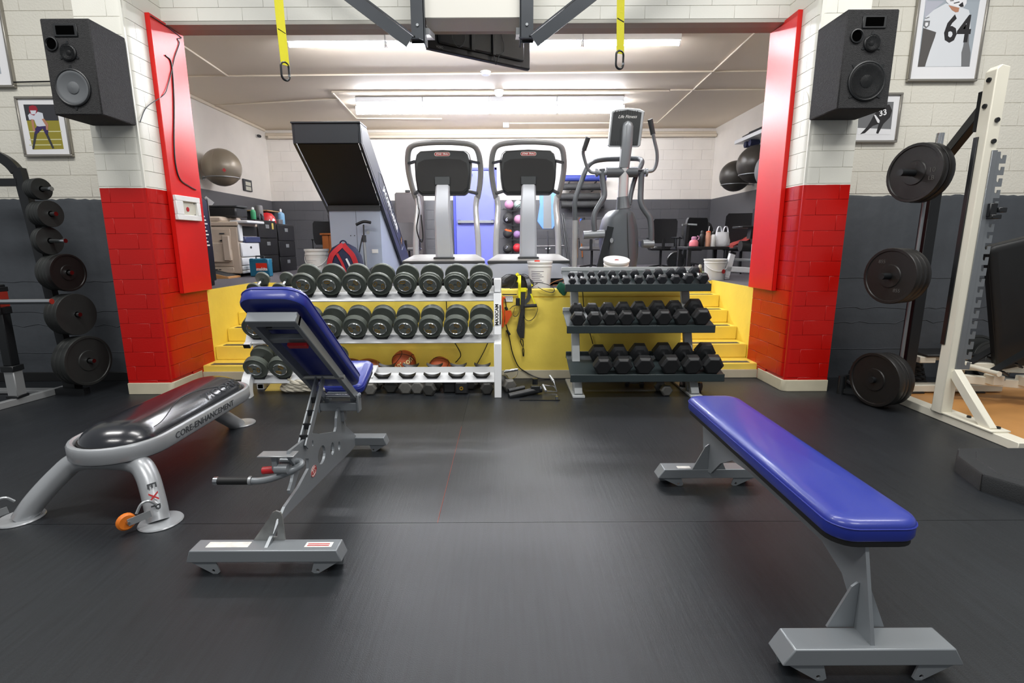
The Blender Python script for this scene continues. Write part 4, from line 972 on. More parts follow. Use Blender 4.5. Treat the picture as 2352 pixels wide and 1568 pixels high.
obj('print_crest', MB().prism([(-.028, .03), (.028, .03), (.028, -.01), (0, -.034), (-.028, -.01)], frame(at(*z2(352, 262), YPIC) + Vector((0, -.0085, 0)), (1, 0, 0), (0, 0, 1)), .0005), 'pic_midgrey', t, world=True)
obj('print_crest', MB().prism([(-.012, .015), (.012, .015), (.014, -.008), (0, -.02), (-.014, -.008)], frame(at(*z2(352, 262), YPIC) + Vector((0, -.0092, 0)), (1, 0, 0), (0, 0, 1)), .0005), 'pic_mat', t, world=True)
pq(t, 'print_swoosh', [z2(*p) for p in ((335, 188), (345, 195), (382, 180), (384, 188), (350, 202), (336, 198))], 'pic_midgrey', .0022)
c64 = at(*z2(680, 325), YPIC)
text('print_number', '64', .31, frame(c64 + Vector((0, -.0085, 0)), (1, 0, 0), (0, 0, 1)), 'pic_black', t, bold=.007, sx=.80, th=.0003)
t = picture(3.15, 3.708, 2.292, 2.732, 'small silver framed black-and-white photograph of player 33 behind the right loudspeaker')
z3 = lambda a, b: (1740 + a / 3.266, b / 3.266)
pq(t, 'print', [z3(760, 765), z3(1018, 765), z3(992, 1010), z3(745, 1010)], 'pic_midgrey')
pq(t, 'print_area', [z3(745, 960), z3(995, 970), z3(992, 1010), z3(745, 1010)], 'pic_mat', .0007)
pq(t, 'print_figure', [z3(*p) for p in ((870, 860), (930, 800), (985, 785), (1005, 830), (990, 880), (940, 930), (900, 1005), (885, 1000), (905, 930), (860, 945), (800, 1000), (765, 1008), (820, 950), (850, 900))], 'pic_black', .0012)
pq(t, 'print_figure', [z3(*p) for p in ((868, 862), (880, 862), (912, 905), (908, 925), (895, 920))], 'pic_mat', .0016)
text('print_number', '33', .075, frame(at(*z3(935, 848), YPIC) + Vector((0, -.0095, 0)), (1, 0, .25), (-.25, 0, 1)), 'pic_mat', t, bold=.002, th=.0003)
# ------------------------------------------------------------------ plates and weight trees
mat('plate_iron', '#2d2f2e', .5, .3, var=.15, scale=14); mat('bumper', '#161413', .42, var=.15, scale=10); mat('cream_steel', '#dcd8c8', .45, var=.06, scale=5); mat('plate_mark', '#4a4845', .6)
PLT = {}
def weight_plate(r, th, m, lip=True):
    key = (round(r, 3), round(th, 3), m)
    if key in PLT: return PLT[key]
    hub = .026
    pr = [(hub, 0), (r*.985, 0), (r, th*.12), (r, th*.88), (r*.985, th)]
    pr += [(r*.90, th), (r*.88, th*.86), (r*.42, th*.86), (r*.40, th), (r*.2, th), (hub, th*.95), (hub, 0)] if lip else [(hub, th), (hub, 0)]
    me = MB().lathe(pr, (0, 0, 0), (0, 0, 1), 36, caps=False).mesh('weight_plate'); me.materials.append(MATS[m]); PLT[key] = me; return me
def stack(tip, axis, plates, peg_r, peg_out, base, names, group, cat='weight plate', mpeg='chrome', parent=None):
    """plates on a peg: tip = centre of the outermost face, axis points outwards; plates listed from outside in"""
    axis = Vector(axis).normalized(); p = Vector(tip); B = basis(axis).to_4x4(); out = []
    for (r, th, m), nm in zip(plates, names):
        p = p - axis * (th + .002)
        o = bpy.data.objects.new('weight_plate', weight_plate(r, th, m, m != 'plate_iron' or r > .2)); COL.objects.link(o)
        o.matrix_world = Matrix.Translation(p) @ B; WM[o.name] = o.matrix_world.copy(); tag(o, nm, cat, group); out.append(o)
    L = (Vector(tip) - p).length
    obj('peg', MB().cyl(Vector(tip) + axis * peg_out, p - axis * base, peg_r, n=16), mpeg, parent, world=True)
    return out
# left tree
tl = empty('weight_tree', (-4.25, 4.75, 0), label='black weight tree with rounded top holding six stacks of plates at the left', cat='weight rack')
AL = Vector((.985, -.17, 0)).normalized(); DL = 4.60
pegs = [((206, 828), .225, [(.232, .052, 'plate_iron'), (.228, .048, 'plate_iron'), (.225, .048, 'plate_iron')], .05, 'bottom'),
        ((178, 722), .19, [(.19, .045, 'plate_iron'), (.188, .045, 'plate_iron'), (.186, .045, 'plate_iron')], .03, 'fifth'),
        ((159, 626), .17, [(.168, .05, 'bumper'), (.162, .04, 'plate_iron'), (.16, .04, 'plate_iron'), (.16, .035, 'plate_iron')], .03, 'fourth'),
        ((116, 553), .125, [(.122, .03, 'plate_iron'), (.12, .03, 'plate_iron')], .16, 'third'),
        ((118, 491), .118, [(.115, .034, 'plate_iron'), (.112, .03, 'plate_iron'), (.11, .03, 'plate_iron'), (.11, .03, 'plate_iron')], .05, 'second'),
        ((97, 434), .095, [(.092, .034, 'plate_iron'), (.09, .02, 'plate_iron'), (.088, .02, 'plate_iron'), (.086, .02, 'plate_iron')], .10, 'top')]
colp = []
DEP = ['outermost', 'second', 'third', 'innermost']
for (px, r, pls, outl, nm) in pegs:
    tip = at(px[0], px[1], DL)
    nms = ['round iron plate, %s on the %s peg of the black weight tree' % (DEP[i] if i < len(pls) - 1 or i == 3 else ('innermost' if len(pls) > 1 else 'outermost'), nm) for i in range(len(pls))]
    stack(tip, AL, pls, .019, outl, .10, nms, 'plates on the left weight tree', parent=tl)
    L = sum(p[1] + .002 for p in pls); colp.append(tip - AL * (L + .085))
colp.sort(key=lambda p: p.z)
p0, p1 = colp[0], colp[-1]
p0 = p0 + (p0 - p1) * ((p0.z - .05) / (p1.z - p0.z)); up = p1 + (p1 - p0).normalized() * .05
perp = Vector((-AL.y, AL.x, 0)) * 0 + Vector((-1, 0, 0))
col_pts = [p0, p1, up + Vector((-.03, 0, .10)), up + Vector((-.12, 0, .20)), up + Vector((-.26, 0, .26)), up + Vector((-.42, 0, .27))]
obj('column', MB().tube(spline(col_pts, 6), .055, 4, smooth=False, ry=.045), 'black_metal', tl, world=True)
obj('top_brace', MB().bar(p1 + Vector((-.03, 0, .06)), p1 + Vector((-.42, 0, .06)), .07, .06), 'black_metal', tl, world=True)
obj('base', MB().bar(Vector((p0.x + .15, p0.y - .05, .03)), Vector((p0.x - .12, p0.y - .05, .03)), .07, .06).bar((p0.x - .02, p0.y, 0.01), (p0.x - .02, p0.y, .2), .11, .09, up=(0, 1, 0)), 'black_metal', tl, world=True)
# machine at the far left edge
mat('machine_grey', '#8b8d8e', .4, .2, var=.06); mat('machine_red', '#8c2a20', .4)
ml = empty('cable_machine', (-4.3, 4.3, 0), label='black and grey machine post with chrome bar cut off by the left edge', cat='exercise machine')
b0, b1 = atz(0, 932, .03), atz(158, 890, .03)
obj('base_beam', MB().bar(b0 + (b0 - b1) * .6, b1, .05, .06, bev=.004), 'machine_grey', ml, world=True)
obj('base_beam', MB().bar(atz(-60, 897, .02), atz(115, 897, .02), .10, .03, bev=.004), 'machine_grey', ml, world=True)
f_ = atz(42, 915, .06)
obj('foot_sleeve', MB().box((f_.x - .09, f_.y, .06), (f_.x, f_.y + .09, .30), .006), 'machine_grey', ml, world=True)
obj('sleeve_cap', MB().box((f_.x - .10, f_.y - .01, .30), (f_.x + .01, f_.y + .10, .35), .004).box((f_.x - .10, f_.y - .01, .06), (f_.x + .01, f_.y + .10, .085), .004), 'black_plastic', ml, world=True)
obj('post', MB().box((f_.x - .085, f_.y + .005, .35), (f_.x - .005, f_.y + .085, 1.05), .006), 'black_metal', ml, world=True)
obj('collar', MB().box((f_.x - .11, f_.y - .01, .80), (f_.x + .0, f_.y + .10, .86), .004).box((f_.x - .11, f_.y - .01, .99), (f_.x + .0, f_.y + .10, 1.03), .004), 'black_plastic', ml, world=True)
obj('collar', MB().box((f_.x - .095, f_.y, .86), (f_.x - .0, f_.y + .09, .99), .004), 'machine_red', ml, world=True)
cbp = at(118, 692, f_.y - .03)
obj('chrome_bar', MB().cyl(cbp, cbp + Vector((-1.0, -.02, 0)), .022, n=14), 'chrome', ml, world=True)
obj('bar_end', MB().cyl(cbp, cbp + Vector((.006, 0, 0)), .023, n=14), 'machine_red', ml, world=True)
# ------------------------------------------------------------------ power rack on the right
pr = empty('power_rack', (3.44, 3.8, 0), label='cream steel power rack with notched uprights and black rear post', cat='rack')
obj('floor_beam', MB().box((3.39, 3.16, 0), (3.50, 4.42, .065), .004), 'cream_steel', pr, world=True)
upx = (3.362, 3.452); upy = (3.745, 3.835)
u = obj('upright', MB().prism([(upx[0], .065), (upx[1], .065), (upx[1], 2.545), (upx[0] + .03, 2.56), (upx[0], 2.53)], frame((0, upy[1], 0), (1, 0, 0), (0, 0, 1)), .09), 'cream_steel', pr, world=True, bevel=.006)
obj('foot_plate', MB().box((3.375, 3.34, .065), (3.515, 3.86, .078), .003), 'cream_steel', u, world=True)
obj('brace', MB().bar((3.425, 3.75, .40), (3.425, 3.40, .06), .07, .055, up=(1, 0, 0), bev=.004), 'cream_steel', pr, world=True)
for z_ in (2.47, 2.30): obj('bolt', MB().cyl((upx[0] - .012, 3.79, z_), (upx[0] + .002, 3.79, z_), .016, n=10), 'black_metal', u, world=True)
for z_ in (2.20, 2.06): obj('bolt', MB().cyl((3.415, upy[0] - .012, z_), (3.415, upy[0] + .002, z_), .016, n=10), 'black_metal', u, world=True)
for y_ in (3.39, 3.62): obj('bolt', MB().cyl((3.47, y_, .078), (3.47, y_, .092), .014, n=8), 'black_metal', u, world=True)
mat('zinc', '#8f9396', .4, .7, var=.08)
hk = obj('hook_strip', MB().box((3.415, 3.735, .42), (3.452, 3.7445, 2.0), .001), 'zinc', u, world=True)
HM = None
for k in range(20):
    z_ = 1.945 - k * .0785
    me_out = [(0, .0), (.0, .05), (.030, .05), (.030, .034), (.046, .034), (.046, .05), (.058, .05), (.058, -.008), (.03, -.008)]
    if HM is None:
        HM = plate2d([(-.02, .045), (.022, .045), (.024, .008), (.030, -.002), (.042, -.002), (.044, .022), (.066, .022), (.066, -.034), (-.02, -.034)], [], frame((0, 0, 0), (1, 0, 0), (0, 0, 1)), .006); HM.materials.append(MATS['zinc'])
    o = bpy.data.objects.new('rack_hook', HM); COL.objects.link(o); o.parent = u; o.location = wmat(u).inverted() @ Vector((3.456, 3.741, z_))
jc = obj('j_cup', MB().box((3.445, 3.71, 1.545), (3.50, 3.755, 1.64), .005).box((3.50, 3.70, 1.575), (3.56, 3.75, 1.61), .004).box((3.45, 3.69, 1.53), (3.52, 3.75, 1.56), .004), 'black_metal', u, world=True)
# black rear post, arm and horns
rp = obj('rear_post', MB().box((3.44, 4.24, 0), (3.53, 4.33, 2.02), .004), 'black_metal', pr, world=True)
obj('guide_rod', MB().cyl((3.395, 4.24, .32), (3.395, 4.24, 1.75), .014, n=10), 'zinc', rp, world=True)
obj('guide_foot', MB().box((3.33, 4.20, .30), (3.46, 4.30, .33), .003), 'black_metal', rp, world=True)
obj('top_rod', MB().cyl((3.47, 4.28, 1.98), (3.475, 4.28, 2.22), .027, n=16), 'chrome', rp, world=True)
obj('arm', MB().bar((3.50, 4.28, 1.98), (3.43, 3.88, 2.30), .06, .075, bev=.004).box((3.39, 3.84, 2.15), (3.44, 3.90, 2.42), .004), 'black_metal', pr, world=True)
obj('side_rail', MB().box((3.352, 3.80, .6), (3.362, 3.835, 2.1), .001), 'black_metal', pr, world=True)
AR = Vector((-.97, -.24, 0)).normalized()
for px, pls, outl, nm in (((2097, 397), [(.222, .055, 'bumper'), (.225, .06, 'bumper')], .13, 'top'), ((2041, 634), [(.225, .05, 'bumper'), (.222, .05, 'bumper'), (.22, .05, 'bumper')], .075, 'middle'), ((2006, 868), [(.228, .06, 'bumper'), (.222, .04, 'bumper'), (.222, .06, 'bumper')], .025, 'bottom')):
    tip = at(px[0], px[1], 4.12)
    if nm == 'bottom': tip.z = .236
    DN = ['outermost', 'middle', 'innermost'] if len(pls) == 3 else ['front', 'rear']
    os_ = stack(tip, AR, pls, .026, outl, .16, ['black bumper plate, %s on the %s horn of the cream power rack' % (DN[i], nm) for i in range(len(pls))], 'bumper plates on the power rack', mpeg='black_metal', parent=pr)
    B = basis(AR); th = pls[0][1]
    if nm == 'top':
        ux = B @ Vector((1, 0, 0)); 
    # lettering on the outer face
    side = AR.cross(Vector((0, 0, 1))).normalized() * -1
    for tx, (a, b), sz in {'top': [('10', (.62, .02), .05), ('LB', (.62, -.24), .045)], 'middle': [('855', (-.35, .5), .04), ('855', (.33, -.5), .04)], 'bottom': []}[nm]:
        rr = pls[0][0]; c = tip + side * (a * rr) + Vector((0, 0, b * rr)) - AR * .008
        text('raised_lettering', tx, sz, frame(c, side, (0, 0, 1)), 'plate_mark', os_[0], th=.001)
# wooden lifting platform
mat('plywood', '#c08a4e', .4, var=.18, scale=3, coat=.15)
pf = empty('lifting_platform', (4.4, 3.9, 0), label='varnished wooden lifting platform on the floor inside the cream rack', cat='platform')
for k in range(3): obj('board', MB().box((3.515 + .7*k, 3.20, 0.0), (3.513 + .7*(k+1), 4.62, .022), .002), 'plywood', pf, world=True)
obj('edge_strip', MB().box((3.508, 3.2, 0), (3.5145, 4.62, .024), .001), 'strip_black', pf, world=True)
obj('edge_strip', MB().box((3.508, 4.62, 0), (5.6, 4.66, .06), .003), 'cream_steel', pf, world=True)
# incline bench cut off by the right edge
ib = empty('incline_bench', (4.3, 4.2, .022), label='black incline bench on a cream notched frame at the right edge', cat='bench')
Mb = frame((4.33, 4.17, .82), (.93, -.35, 0), (.16, .02, 1)) @ Matrix.Rotation(R_(0), 4, 'X')
q0 = at(2345, 565, 4.05); 
Mb = frame(at(2352, 700, 4.12) + Vector((-.06, .02, 0)), (.94, -.2, .28), (-.30, -.06, 1.0))
pad(ib, Mb @ Matrix.Translation((0, 0, -.04)), .34, 1.08, .09, .05, 'black_rubber', 'backrest', board=0, pip='ink_black')
for y_ in (4.02, 4.26):
    b = obj('notched_brace', MB().bar((3.98, y_, .33), (4.42, y_, .62), .012, .07, up=(0, 1, 0)), 'black_metal', ib, world=True)
    for k in range(3):
        q = Vector((4.06 + .10*k, y_, .33 + .066*k)); obj('brace_tooth', MB().bar(q, q + Vector((.05, 0, -.035)), .012, .03, up=(0, 1, 0)), 'black_metal', b, world=True)
obj('pivot_pin', MB().cyl((3.99, 3.97, .32), (3.99, 4.31, .32), .022, n=12), 'cream_steel', ib, world=True)
obj('frame_beam', MB().bar((3.86, 4.30, .32), (5.2, 4.0, .30), .07, .07, bev=.004), 'cream_steel', ib, world=True)
obj('frame_beam', MB().bar((3.90, 4.22, .22), (5.1, 3.88, .16), .06, .07, bev=.004), 'cream_steel', ib, world=True)
for k in range(3):
    q = Vector((4.10 + .22*k, 4.12 - .05*k, .235)); bl = obj('roller_block', MB().box(q - Vector((.045, .05, .04)), q + Vector((.045, .05, .04)), .004), 'cream_steel', ib, world=True)
    obj('roller_rod', MB().cyl(q + Vector((.045, 0, 0)), q + Vector((.17, 0, -.01)), .014, n=8), 'zinc', bl, world=True)
obj('seat', MB().box((3.70, 4.34, .375), (4.16, 4.62, .40), .008), 'black_rubber', ib, world=True)
obj('seat_frame', MB().box((3.66, 4.36, .32), (3.80, 4.42, .375), .004).box((3.66, 4.42, .33), (4.2, 4.58, .374), .004), 'cream_steel', ib, world=True)
obj('leg', MB().box((3.92, 4.30, .09), (4.02, 4.40, .33), .004), 'cream_steel', ib, world=True)
obj('foot', MB().box((3.58, 4.42, .035), (4.5, 4.52, .10), .006), 'cream_steel', ib, world=True)
for x_ in (3.70, 4.25): obj('foot_pad', MB().box((x_ - .06, 4.41, .022), (x_ + .09, 4.53, .037), .003), 'black_rubber', ib, world=True)
# loose plates leaning on the wall, rope pile and black attachments
for k, (r_, th_, x_, lab) in enumerate(((.20, .03, 4.78, 'black plate with small white mark leaning on the wall behind the incline bench'), (.225, .035, 4.70, 'dark plate leaning on the wall behind the marked one'))):
    o = bpy.data.objects.new('weight_plate', weight_plate(r_, th_, 'plate_iron')); COL.objects.link(o)
    o.matrix_world = Matrix.Translation((x_, 4.86 + .06*k, r_ * .97 + .02)) @ basis((0, -.96, .28)).to_4x4(); tag(o, lab, 'weight plate', 'plates leaning on the right wall'); WM[o.name] = o.matrix_world.copy()
    if k == 0: text('lettering', '35', .04, Matrix.Translation((x_ + .09, 4.818, r_ + .13)) @ frame((0, 0, 0), (1, 0, 0), (0, .28, .96)), 'plate_mark', o)
mat('rope_black', '#17181a', .7, var=.2, scale=40)
cp = []
for i in range(230):
    a = 2*math.pi * i / 46; k = i / 46
    cp.append((3.66 + (.36 - .015*k) * math.cos(a), 4.72 + (.15 - .006*k) * math.sin(a), .028 + .042*k + .004*math.sin(5*a)))
rope('battle_rope', cp, .027, 'rope_black', 'heavy black battle rope piled behind the bumper plates', 'rope')
la = empty('landmine_attachment', (3.14, 4.5, 0), label='black steel bar attachment lying on the floor beside the right red pillar', cat='attachment')
obj('tube', MB().cyl((3.09, 4.50, .0), (3.09, 4.50, .17), .032, n=14), 'black_metal', la, world=True)
obj('tube', MB().cyl((3.21, 4.36, .0), (3.21, 4.36, .13), .036, n=14), 'black_metal', la, world=True)
obj('arm', MB().bar((3.09, 4.50, .15), (3.34, 4.45, .23), .03, .04).bar((3.09, 4.50, .03), (3.22, 4.36, .05), .04, .04), 'black_metal', la, world=True)
# low black step platform at the right edge
mat('step_black', '#222426', .6, var=.15, scale=12, bump=.25, bscale=180)
A = [atz(2193, 1085, 0), atz(2250, 1133, 0), atz(2352, 1172, 0), Vector((3.6, 2.3, 0)), Vector((3.7, 2.97, 0)), Vector((2.86, 2.985, 0))]
sp_ = empty('step_platform', (3.2, 2.7, 0), label='low black rubber step with cut corner at the right edge', cat='step')
poly = [(2.735, 2.885), (2.66, 2.635), (2.80, 2.39), (3.7, 2.05), (3.8, 3.0), (2.84, 3.0)]
ctr_ = Vector((sum(p[0] for p in poly)/6, sum(p[1] for p in poly)/6, 0))
rg_ = []
for s_, z_ in ((1.0, 0), (1.0, .085), (.985, .10)): rg_.append([ctr_ + Vector((p[0] - ctr_.x, p[1] - ctr_.y, 0)) * s_ + Vector((0, 0, z_)) for p in poly])
obj('body', MB().loft(rg_, smooth=False), 'step_black', sp_, world=True)
obj('tread', MB().loft([[ctr_ + Vector((p[0] - ctr_.x, p[1] - ctr_.y, 0)) * s_ + Vector((0, 0, z_)) for p in poly] for s_, z_ in ((.80, .099), (.79, .106))], smooth=False), 'step_black', sp_, world=True)
obj('corner_joint', MB().bar(Vector((2.657, 2.632, .003)), Vector((2.66, 2.638, .098)), .004, .004), 'ink_black', sp_, world=True)
# ------------------------------------------------------------------ overhead rig, television, straps
mat('rig_black', '#33373c', .4, .4, var=.15, scale=6)
wbx = struct('wall_beam_box', MB().box((-.69, 4.80, 3.272), (.155, 5.085, 4.6), .006), 'mount_white')
rig = empty('pull_up_rig', (-.27, 4.75, 3.06), label='black angle-iron bracing bolted around the white box above the opening', cat='rig')
for x_, s in ((-.737, -1), (.194, 1)):
    v = obj('upright', MB().box((x_ - .055, 4.752, 3.06), (x_ + .055, 4.764, 4.5)).box((x_ - s*.055 - .006, 4.752, 3.06), (x_ - s*.055 + .006, 4.86, 4.5)), 'rig_black', rig, world=True)
    obj('bolt', MB().cyl((x_, 4.742, 3.20), (x_, 4.754, 3.20), .012, n=8), 'zinc', v, world=True)
    a_, b_ = Vector((x_ + s*.02, 4.72, 3.09)), Vector((x_ + s*1.28, 4.66, 3.98))
    dg = obj('brace', MB().bar(a_, b_, .012, .10, up=(0, 1, 0)), 'rig_black', rig, world=True)
    obj('brace_flange', MB().bar(a_ + Vector((s*.04, -.04, -.045)), b_ + Vector((s*.04, -.04, -.045)), .10, .012, up=(0, 1, 0)), 'rig_black', dg, world=True)
    obj('base_plate', MB().prism([(-.10, -.06), (.05, -.06), (.10, .05), (-.05, .06)], frame((x_ + s*.03, 4.74, 3.075), (1, 0, 0), (0, 1, .1)), .008), 'rig_black', v, world=True)
    obj('stub', MB().bar((x_ - s*.045, 4.80, 3.17), (x_ - s*.045, 5.2, 3.27), .09, .05), 'silver', v, world=True)
obj('cross_beam', MB().bar((-2.2, 4.70, 4.35), (1.7, 4.70, 4.35), .1, .1).bar((-1.115, 4.7, 4.35), (-1.115, 2.7, 4.35), .08, .08).bar((.59, 4.7, 4.35), (.59, 2.7, 4.35), .08, .08).bar((-2.2, 2.8, 4.35), (1.7, 2.8, 4.35), .06, .06), 'rig_black', rig, world=True)
mat('strap_yellow', '#e8e00f', .6, var=.06, scale=30, bump=.1, bscale=200); mat('strap_thread', '#3a3a10', .7)
for nm, xb, top, bot, tw, lab in (('a', -1.114, (-1.105, 2.8, 4.32), (-1.116, 2.8, 2.268), .5, 'yellow webbing strap with black carabiner hanging above the adjustable bench'), ('b', .587, (.592, 2.8, 4.32), (.586, 2.8, 2.315), .12, 'yellow webbing strap with black carabiner hanging right of the television')):
    s_ = empty('hanging_strap', (bot[0], bot[1], bot[2] - .06), label=lab, cat='strap')
    N = 26; P = [Vector(top).lerp(Vector(bot), i/N) + Vector((.006*math.sin(i*.5), 0, 0)) for i in range(N + 1)]
    sides = [Vector((math.cos(.25 + tw*(i/N)*1.4), math.sin(.25 + tw*(i/N)*1.4), 0)) for i in range(N + 1)]
    obj('webbing', MB().ribbon(P, .046 if nm == 'a' else .044, .003, sides), 'strap_yellow', s_, world=True)
    for k in range(1, 9):
        j = N - k * 2 if k * 2 < N else 0
        if j > 0: obj('stitching', MB().bar(P[j] - sides[j]*.02 + Vector((0, 0, .006)), P[j] + sides[j]*.02 - Vector((0, 0, .006)), .006, .004, up=(0, 1, 0)), 'strap_thread', s_, world=True)
    sd = sides[-1]
    o_ = [Vector(bot) + sd * x + Vector((0, 0, z - .028)) for x, z in rrect(.044, .085, .0215, 5)]
    cb_ = obj('carabiner', MB().tube(o_, .0055, 8, closed=True), 'black_metal', s_, world=True)
    obj('gate_pin', MB().cyl(Vector(bot) + sd*.022 + Vector((0, 0, -.05)), Vector(bot) + sd*.022 + Vector((0, 0, -.04)), .007, n=8), 'chrome', cb_, world=True)
# television seen from behind
tvx, tvy = Vector((-.747, 5.40, 3.239)), Vector((.277, 6.05, 3.239))
ud = (tvy - tvx).normalized(); W_ = (tvy - tvx).length
Mt = frame(tvx, ud, (0, 0, 1))
tv = empty('television', tuple((tvx + tvy) / 2), label='black television hanging behind the white box, seen from the back', cat='television')
obj('casing', MB().box((0, .0, -.02), (W_, .47, .02), .012, Mt), 'black_plastic', tv, world=True)
obj('bezel', MB().box((-.006, -.004, -.026), (W_ + .006, .475, -.019), .004, Mt), 'silver', tv, world=True)
bk = obj('rear_bulge', MB().box((.10, .06, .02), (W_ - .10, .44, .05), .015, Mt), 'black_plastic', tv, world=True)
obj('wall_bracket', MB().box((.45, .05, .05), (.49, .46, .075), .004, Mt).box((.70, .05, .05), (.74, .46, .075), .004, Mt).box((.42, .30, .075), (.78, .36, .09), .004, Mt), 'black_metal', tv, world=True)
obj('ceiling_pole', MB().cyl(Mt @ Vector((.6, .33, .12)), Mt @ Vector((.6, .485, .12)), .03, n=12).bar(Mt @ Vector((.6, .33, .08)), Mt @ Vector((.6, .33, .14)), .06, .05), 'black_metal', tv, world=True)
for k, pts in enumerate(([(.25, .30, .06), (.24, .12, .07), (.31, .05, .07), (.38, .14, .07), (.36, .34, .06)], [(.80, .32, .06), (.84, .12, .07), (.78, .06, .07), (.75, -.03, .05), (.72, .05, .06)])):
    obj('cable', MB().tube(spline([Mt @ Vector(p) for p in pts], 6), .004, 6), 'dark_grey', tv, world=True)
for k in range(4): obj('vent_slot', MB().box((.15 + .28*k, .012, .0205), (.24 + .28*k, .022, .022), .0, Mt), 'dark_grey', tv, world=True)
text('lettering', 'VIZIO', .03, Mt @ Matrix.Translation((.12, .03, .0212)), 'silver', tv)
# ------------------------------------------------------------------ items on the red boards
af = empty('alarm_box', (-3.07, 5.06, 1.60), label='white wall box with red dot on the left red board', cat='wall box')
X0 = XL + .013 + .042
obj('frame', MB().box((X0, 4.865, 1.605), (X0 + .03, 5.245, 1.655), .004).box((X0, 4.865, 1.78), (X0 + .03, 5.245, 1.83), .004).box((X0, 4.865, 1.655), (X0 + .03, 4.97, 1.78), .004).box((X0, 5.19, 1.655), (X0 + .03, 5.245, 1.78), .004), 'white_plastic', af, world=True)
mat('panel_grey', '#c9c7b8', .5)
bp_ = obj('inner_panel', MB().box((X0, 4.97, 1.655), (X0 + .008, 5.19, 1.78)), 'panel_grey', af, world=True)
obj('red_dot', MB().cyl((X0 + .008, 5.06, 1.71), (X0 + .012, 5.06, 1.71), .022, n=16), 'red_plastic', bp_, world=True)
for y_, z_ in ((4.99, 1.77), (5.17, 1.77), (4.99, 1.665), (5.17, 1.665)): obj('screw', MB().cyl((X0 + .008, y_, z_), (X0 + .011, y_, z_), .006, n=8), 'zinc', bp_, world=True)
def cable(pts, r, m, label, name='cable', px=None):
    return thing1(name, MB().tube(spline(pts, 6), r, 6), m, label, 'cable')
cX = X0 + .006
cable([atx(*p, cX) for p in ((380, 127), (392, 140), (397, 175), (400, 240), (400, 330), (404, 380), (414, 412), (434, 427), (450, 436))], .006, 'ink_black', 'black cable looping down the left red board above the white box')
cable([atx(*p, cX) for p in ((346, 36), (385, 62), (414, 84), (416, 88), (408, 90), (412, 100), (402, 130), (395, 160), (386, 195), (376, 218))] + [Vector((-3.11, 4.72, 2.55)), Vector((-3.105, 4.60, 2.40))], .004, 'dark_grey', 'thin grey wire from the lintel corner to the left loudspeaker')
cable([atx(*p, XR - .006) for p in ((1836, 40), (1834, 90), (1833, 150), (1841, 170), (1843, 205))] + [Vector((2.592, 4.66, 2.62)), Vector((2.595, 4.60, 2.47)), Vector((2.60, 4.583, 2.42))], .003, 'wire_white', 'thin white wire running down to the right loudspeaker')
cable([Vector((-4.53, 5.06, 2.855)), Vector((-4.2, 5.06, 2.86)), Vector((-3.75, 5.06, 2.865)), Vector((-3.54, 5.06, 2.87))], .007, 'ink_black', 'black cable along the hall wall between the top left picture and loudspeaker')
# ------------------------------------------------------------------ machines on the stage
mat('ladder_black', '#2b3037', .42, var=.1, scale=5); mat('ladder_under', '#0f0e0d', .6); mat('ladder_grey', '#aab4c6', .45, var=.05, scale=3); mat('ladder_side', '#43474d', .5, var=.12, scale=30); mat('ladder_navy', '#1c1e30', .4)
mat('tread_grey', '#c8ccd4', .38, .25, var=.03); mat('tread_tube', '#aaaaaa', .3, .3, var=.04); mat('tread_chrome', '#dadada', .25, .5, var=.03); mat('console_black', '#202426', .45, var=.06); mat('console_trim', '#33383b', .4)
mat('tread_panel', '#c9cedb', .35, .35, var=.05); mat('hood_dark', '#8c8a88', .5, var=.05); mat('hood_edge', '#35373a', .5)
mat('ell_grey', '#85898d', .33, .35, var=.05); mat('ell_dark', '#5c6064', .38, .25, var=.06); mat('grip_dark', '#3a3c3e', .6)
# --- climbing ladder machine
LX0, LX1 = -2.29, -1.576
lm = empty('climbing_machine', (-1.93, 7.0, H), label='tall black inclined ladder climbing machine with grey-blue base', cat='exercise machine')
side = [(5.837, 2.664), (6.08, 2.664), (8.31, 1.184), (8.31, .93), (8.05, .93), (7.71, 1.14), (5.844, 2.452)]
for x_, s in ((LX1, 1), (LX0, -1)):
    sd_ = obj('side_panel', plate2d(side, [], wmat(lm).inverted() @ YZ(x_), .03), 'ladder_black', lm)
    lo_ = [(6.0, 2.62), (6.06, 2.62), (8.26, 1.17), (8.26, 1.0), (8.06, 1.0), (7.74, 1.17), (5.92, 2.46), (5.90, 2.60)]
    if s > 0:
        obj('side_inlay', plate2d([(5.87, 2.62), (6.06, 2.62), (7.10, 1.935), (6.88, 1.80), (5.87, 2.47)], [], wmat(lm).inverted() @ YZ(x_ + .016), .003), 'ladder_side', sd_)
        dv = Vector((0, .831, -.556)); nv = Vector((0, .556, .831))
        c0 = Vector((x_ + .019, 7.12, 1.835))
        Mx = frame(c0, dv, nv)
        fr_ = [(-.70, .05), (-.58, .115), (.80, .115), (.92, .03), (.86, -.075), (-.62, -.075)]
        obj('sticker_outline', MB().tube([Mx @ Vector((a, b - .02, 0)) for a, b in fr_], .004, 4, closed=True), 'silver', sd_, world=True)
        text('lettering', "JACOB'S LADDER", .115, Mx @ Matrix.Translation((.02, .0, .002)), 'letter_white', sd_, bold=.004, sx=1.05, shear=.2)
        obj('gold_emblem', MB().prism([(.02*math.cos(a)*(3 if i % 2 else 1.3) , .02*math.sin(a)*(3 if i % 2 else 1.3)) for i, a in enumerate([2*math.pi*k/14 for k in range(14)])], Mx @ Matrix.Translation((.76, .01, .001)), .003), 'gold', sd_, world=True)
obj('top_cap', MB().box((LX0 - .02, 5.815, 2.655), (LX1 + .02, 6.09, 2.672), .003), 'ladder_black', lm, world=True)
obj('front_panel', MB().box((LX0 + .01, 5.832, 2.452), (LX1 - .01, 5.852, 2.66), .003), 'ladder_black', lm, world=True)
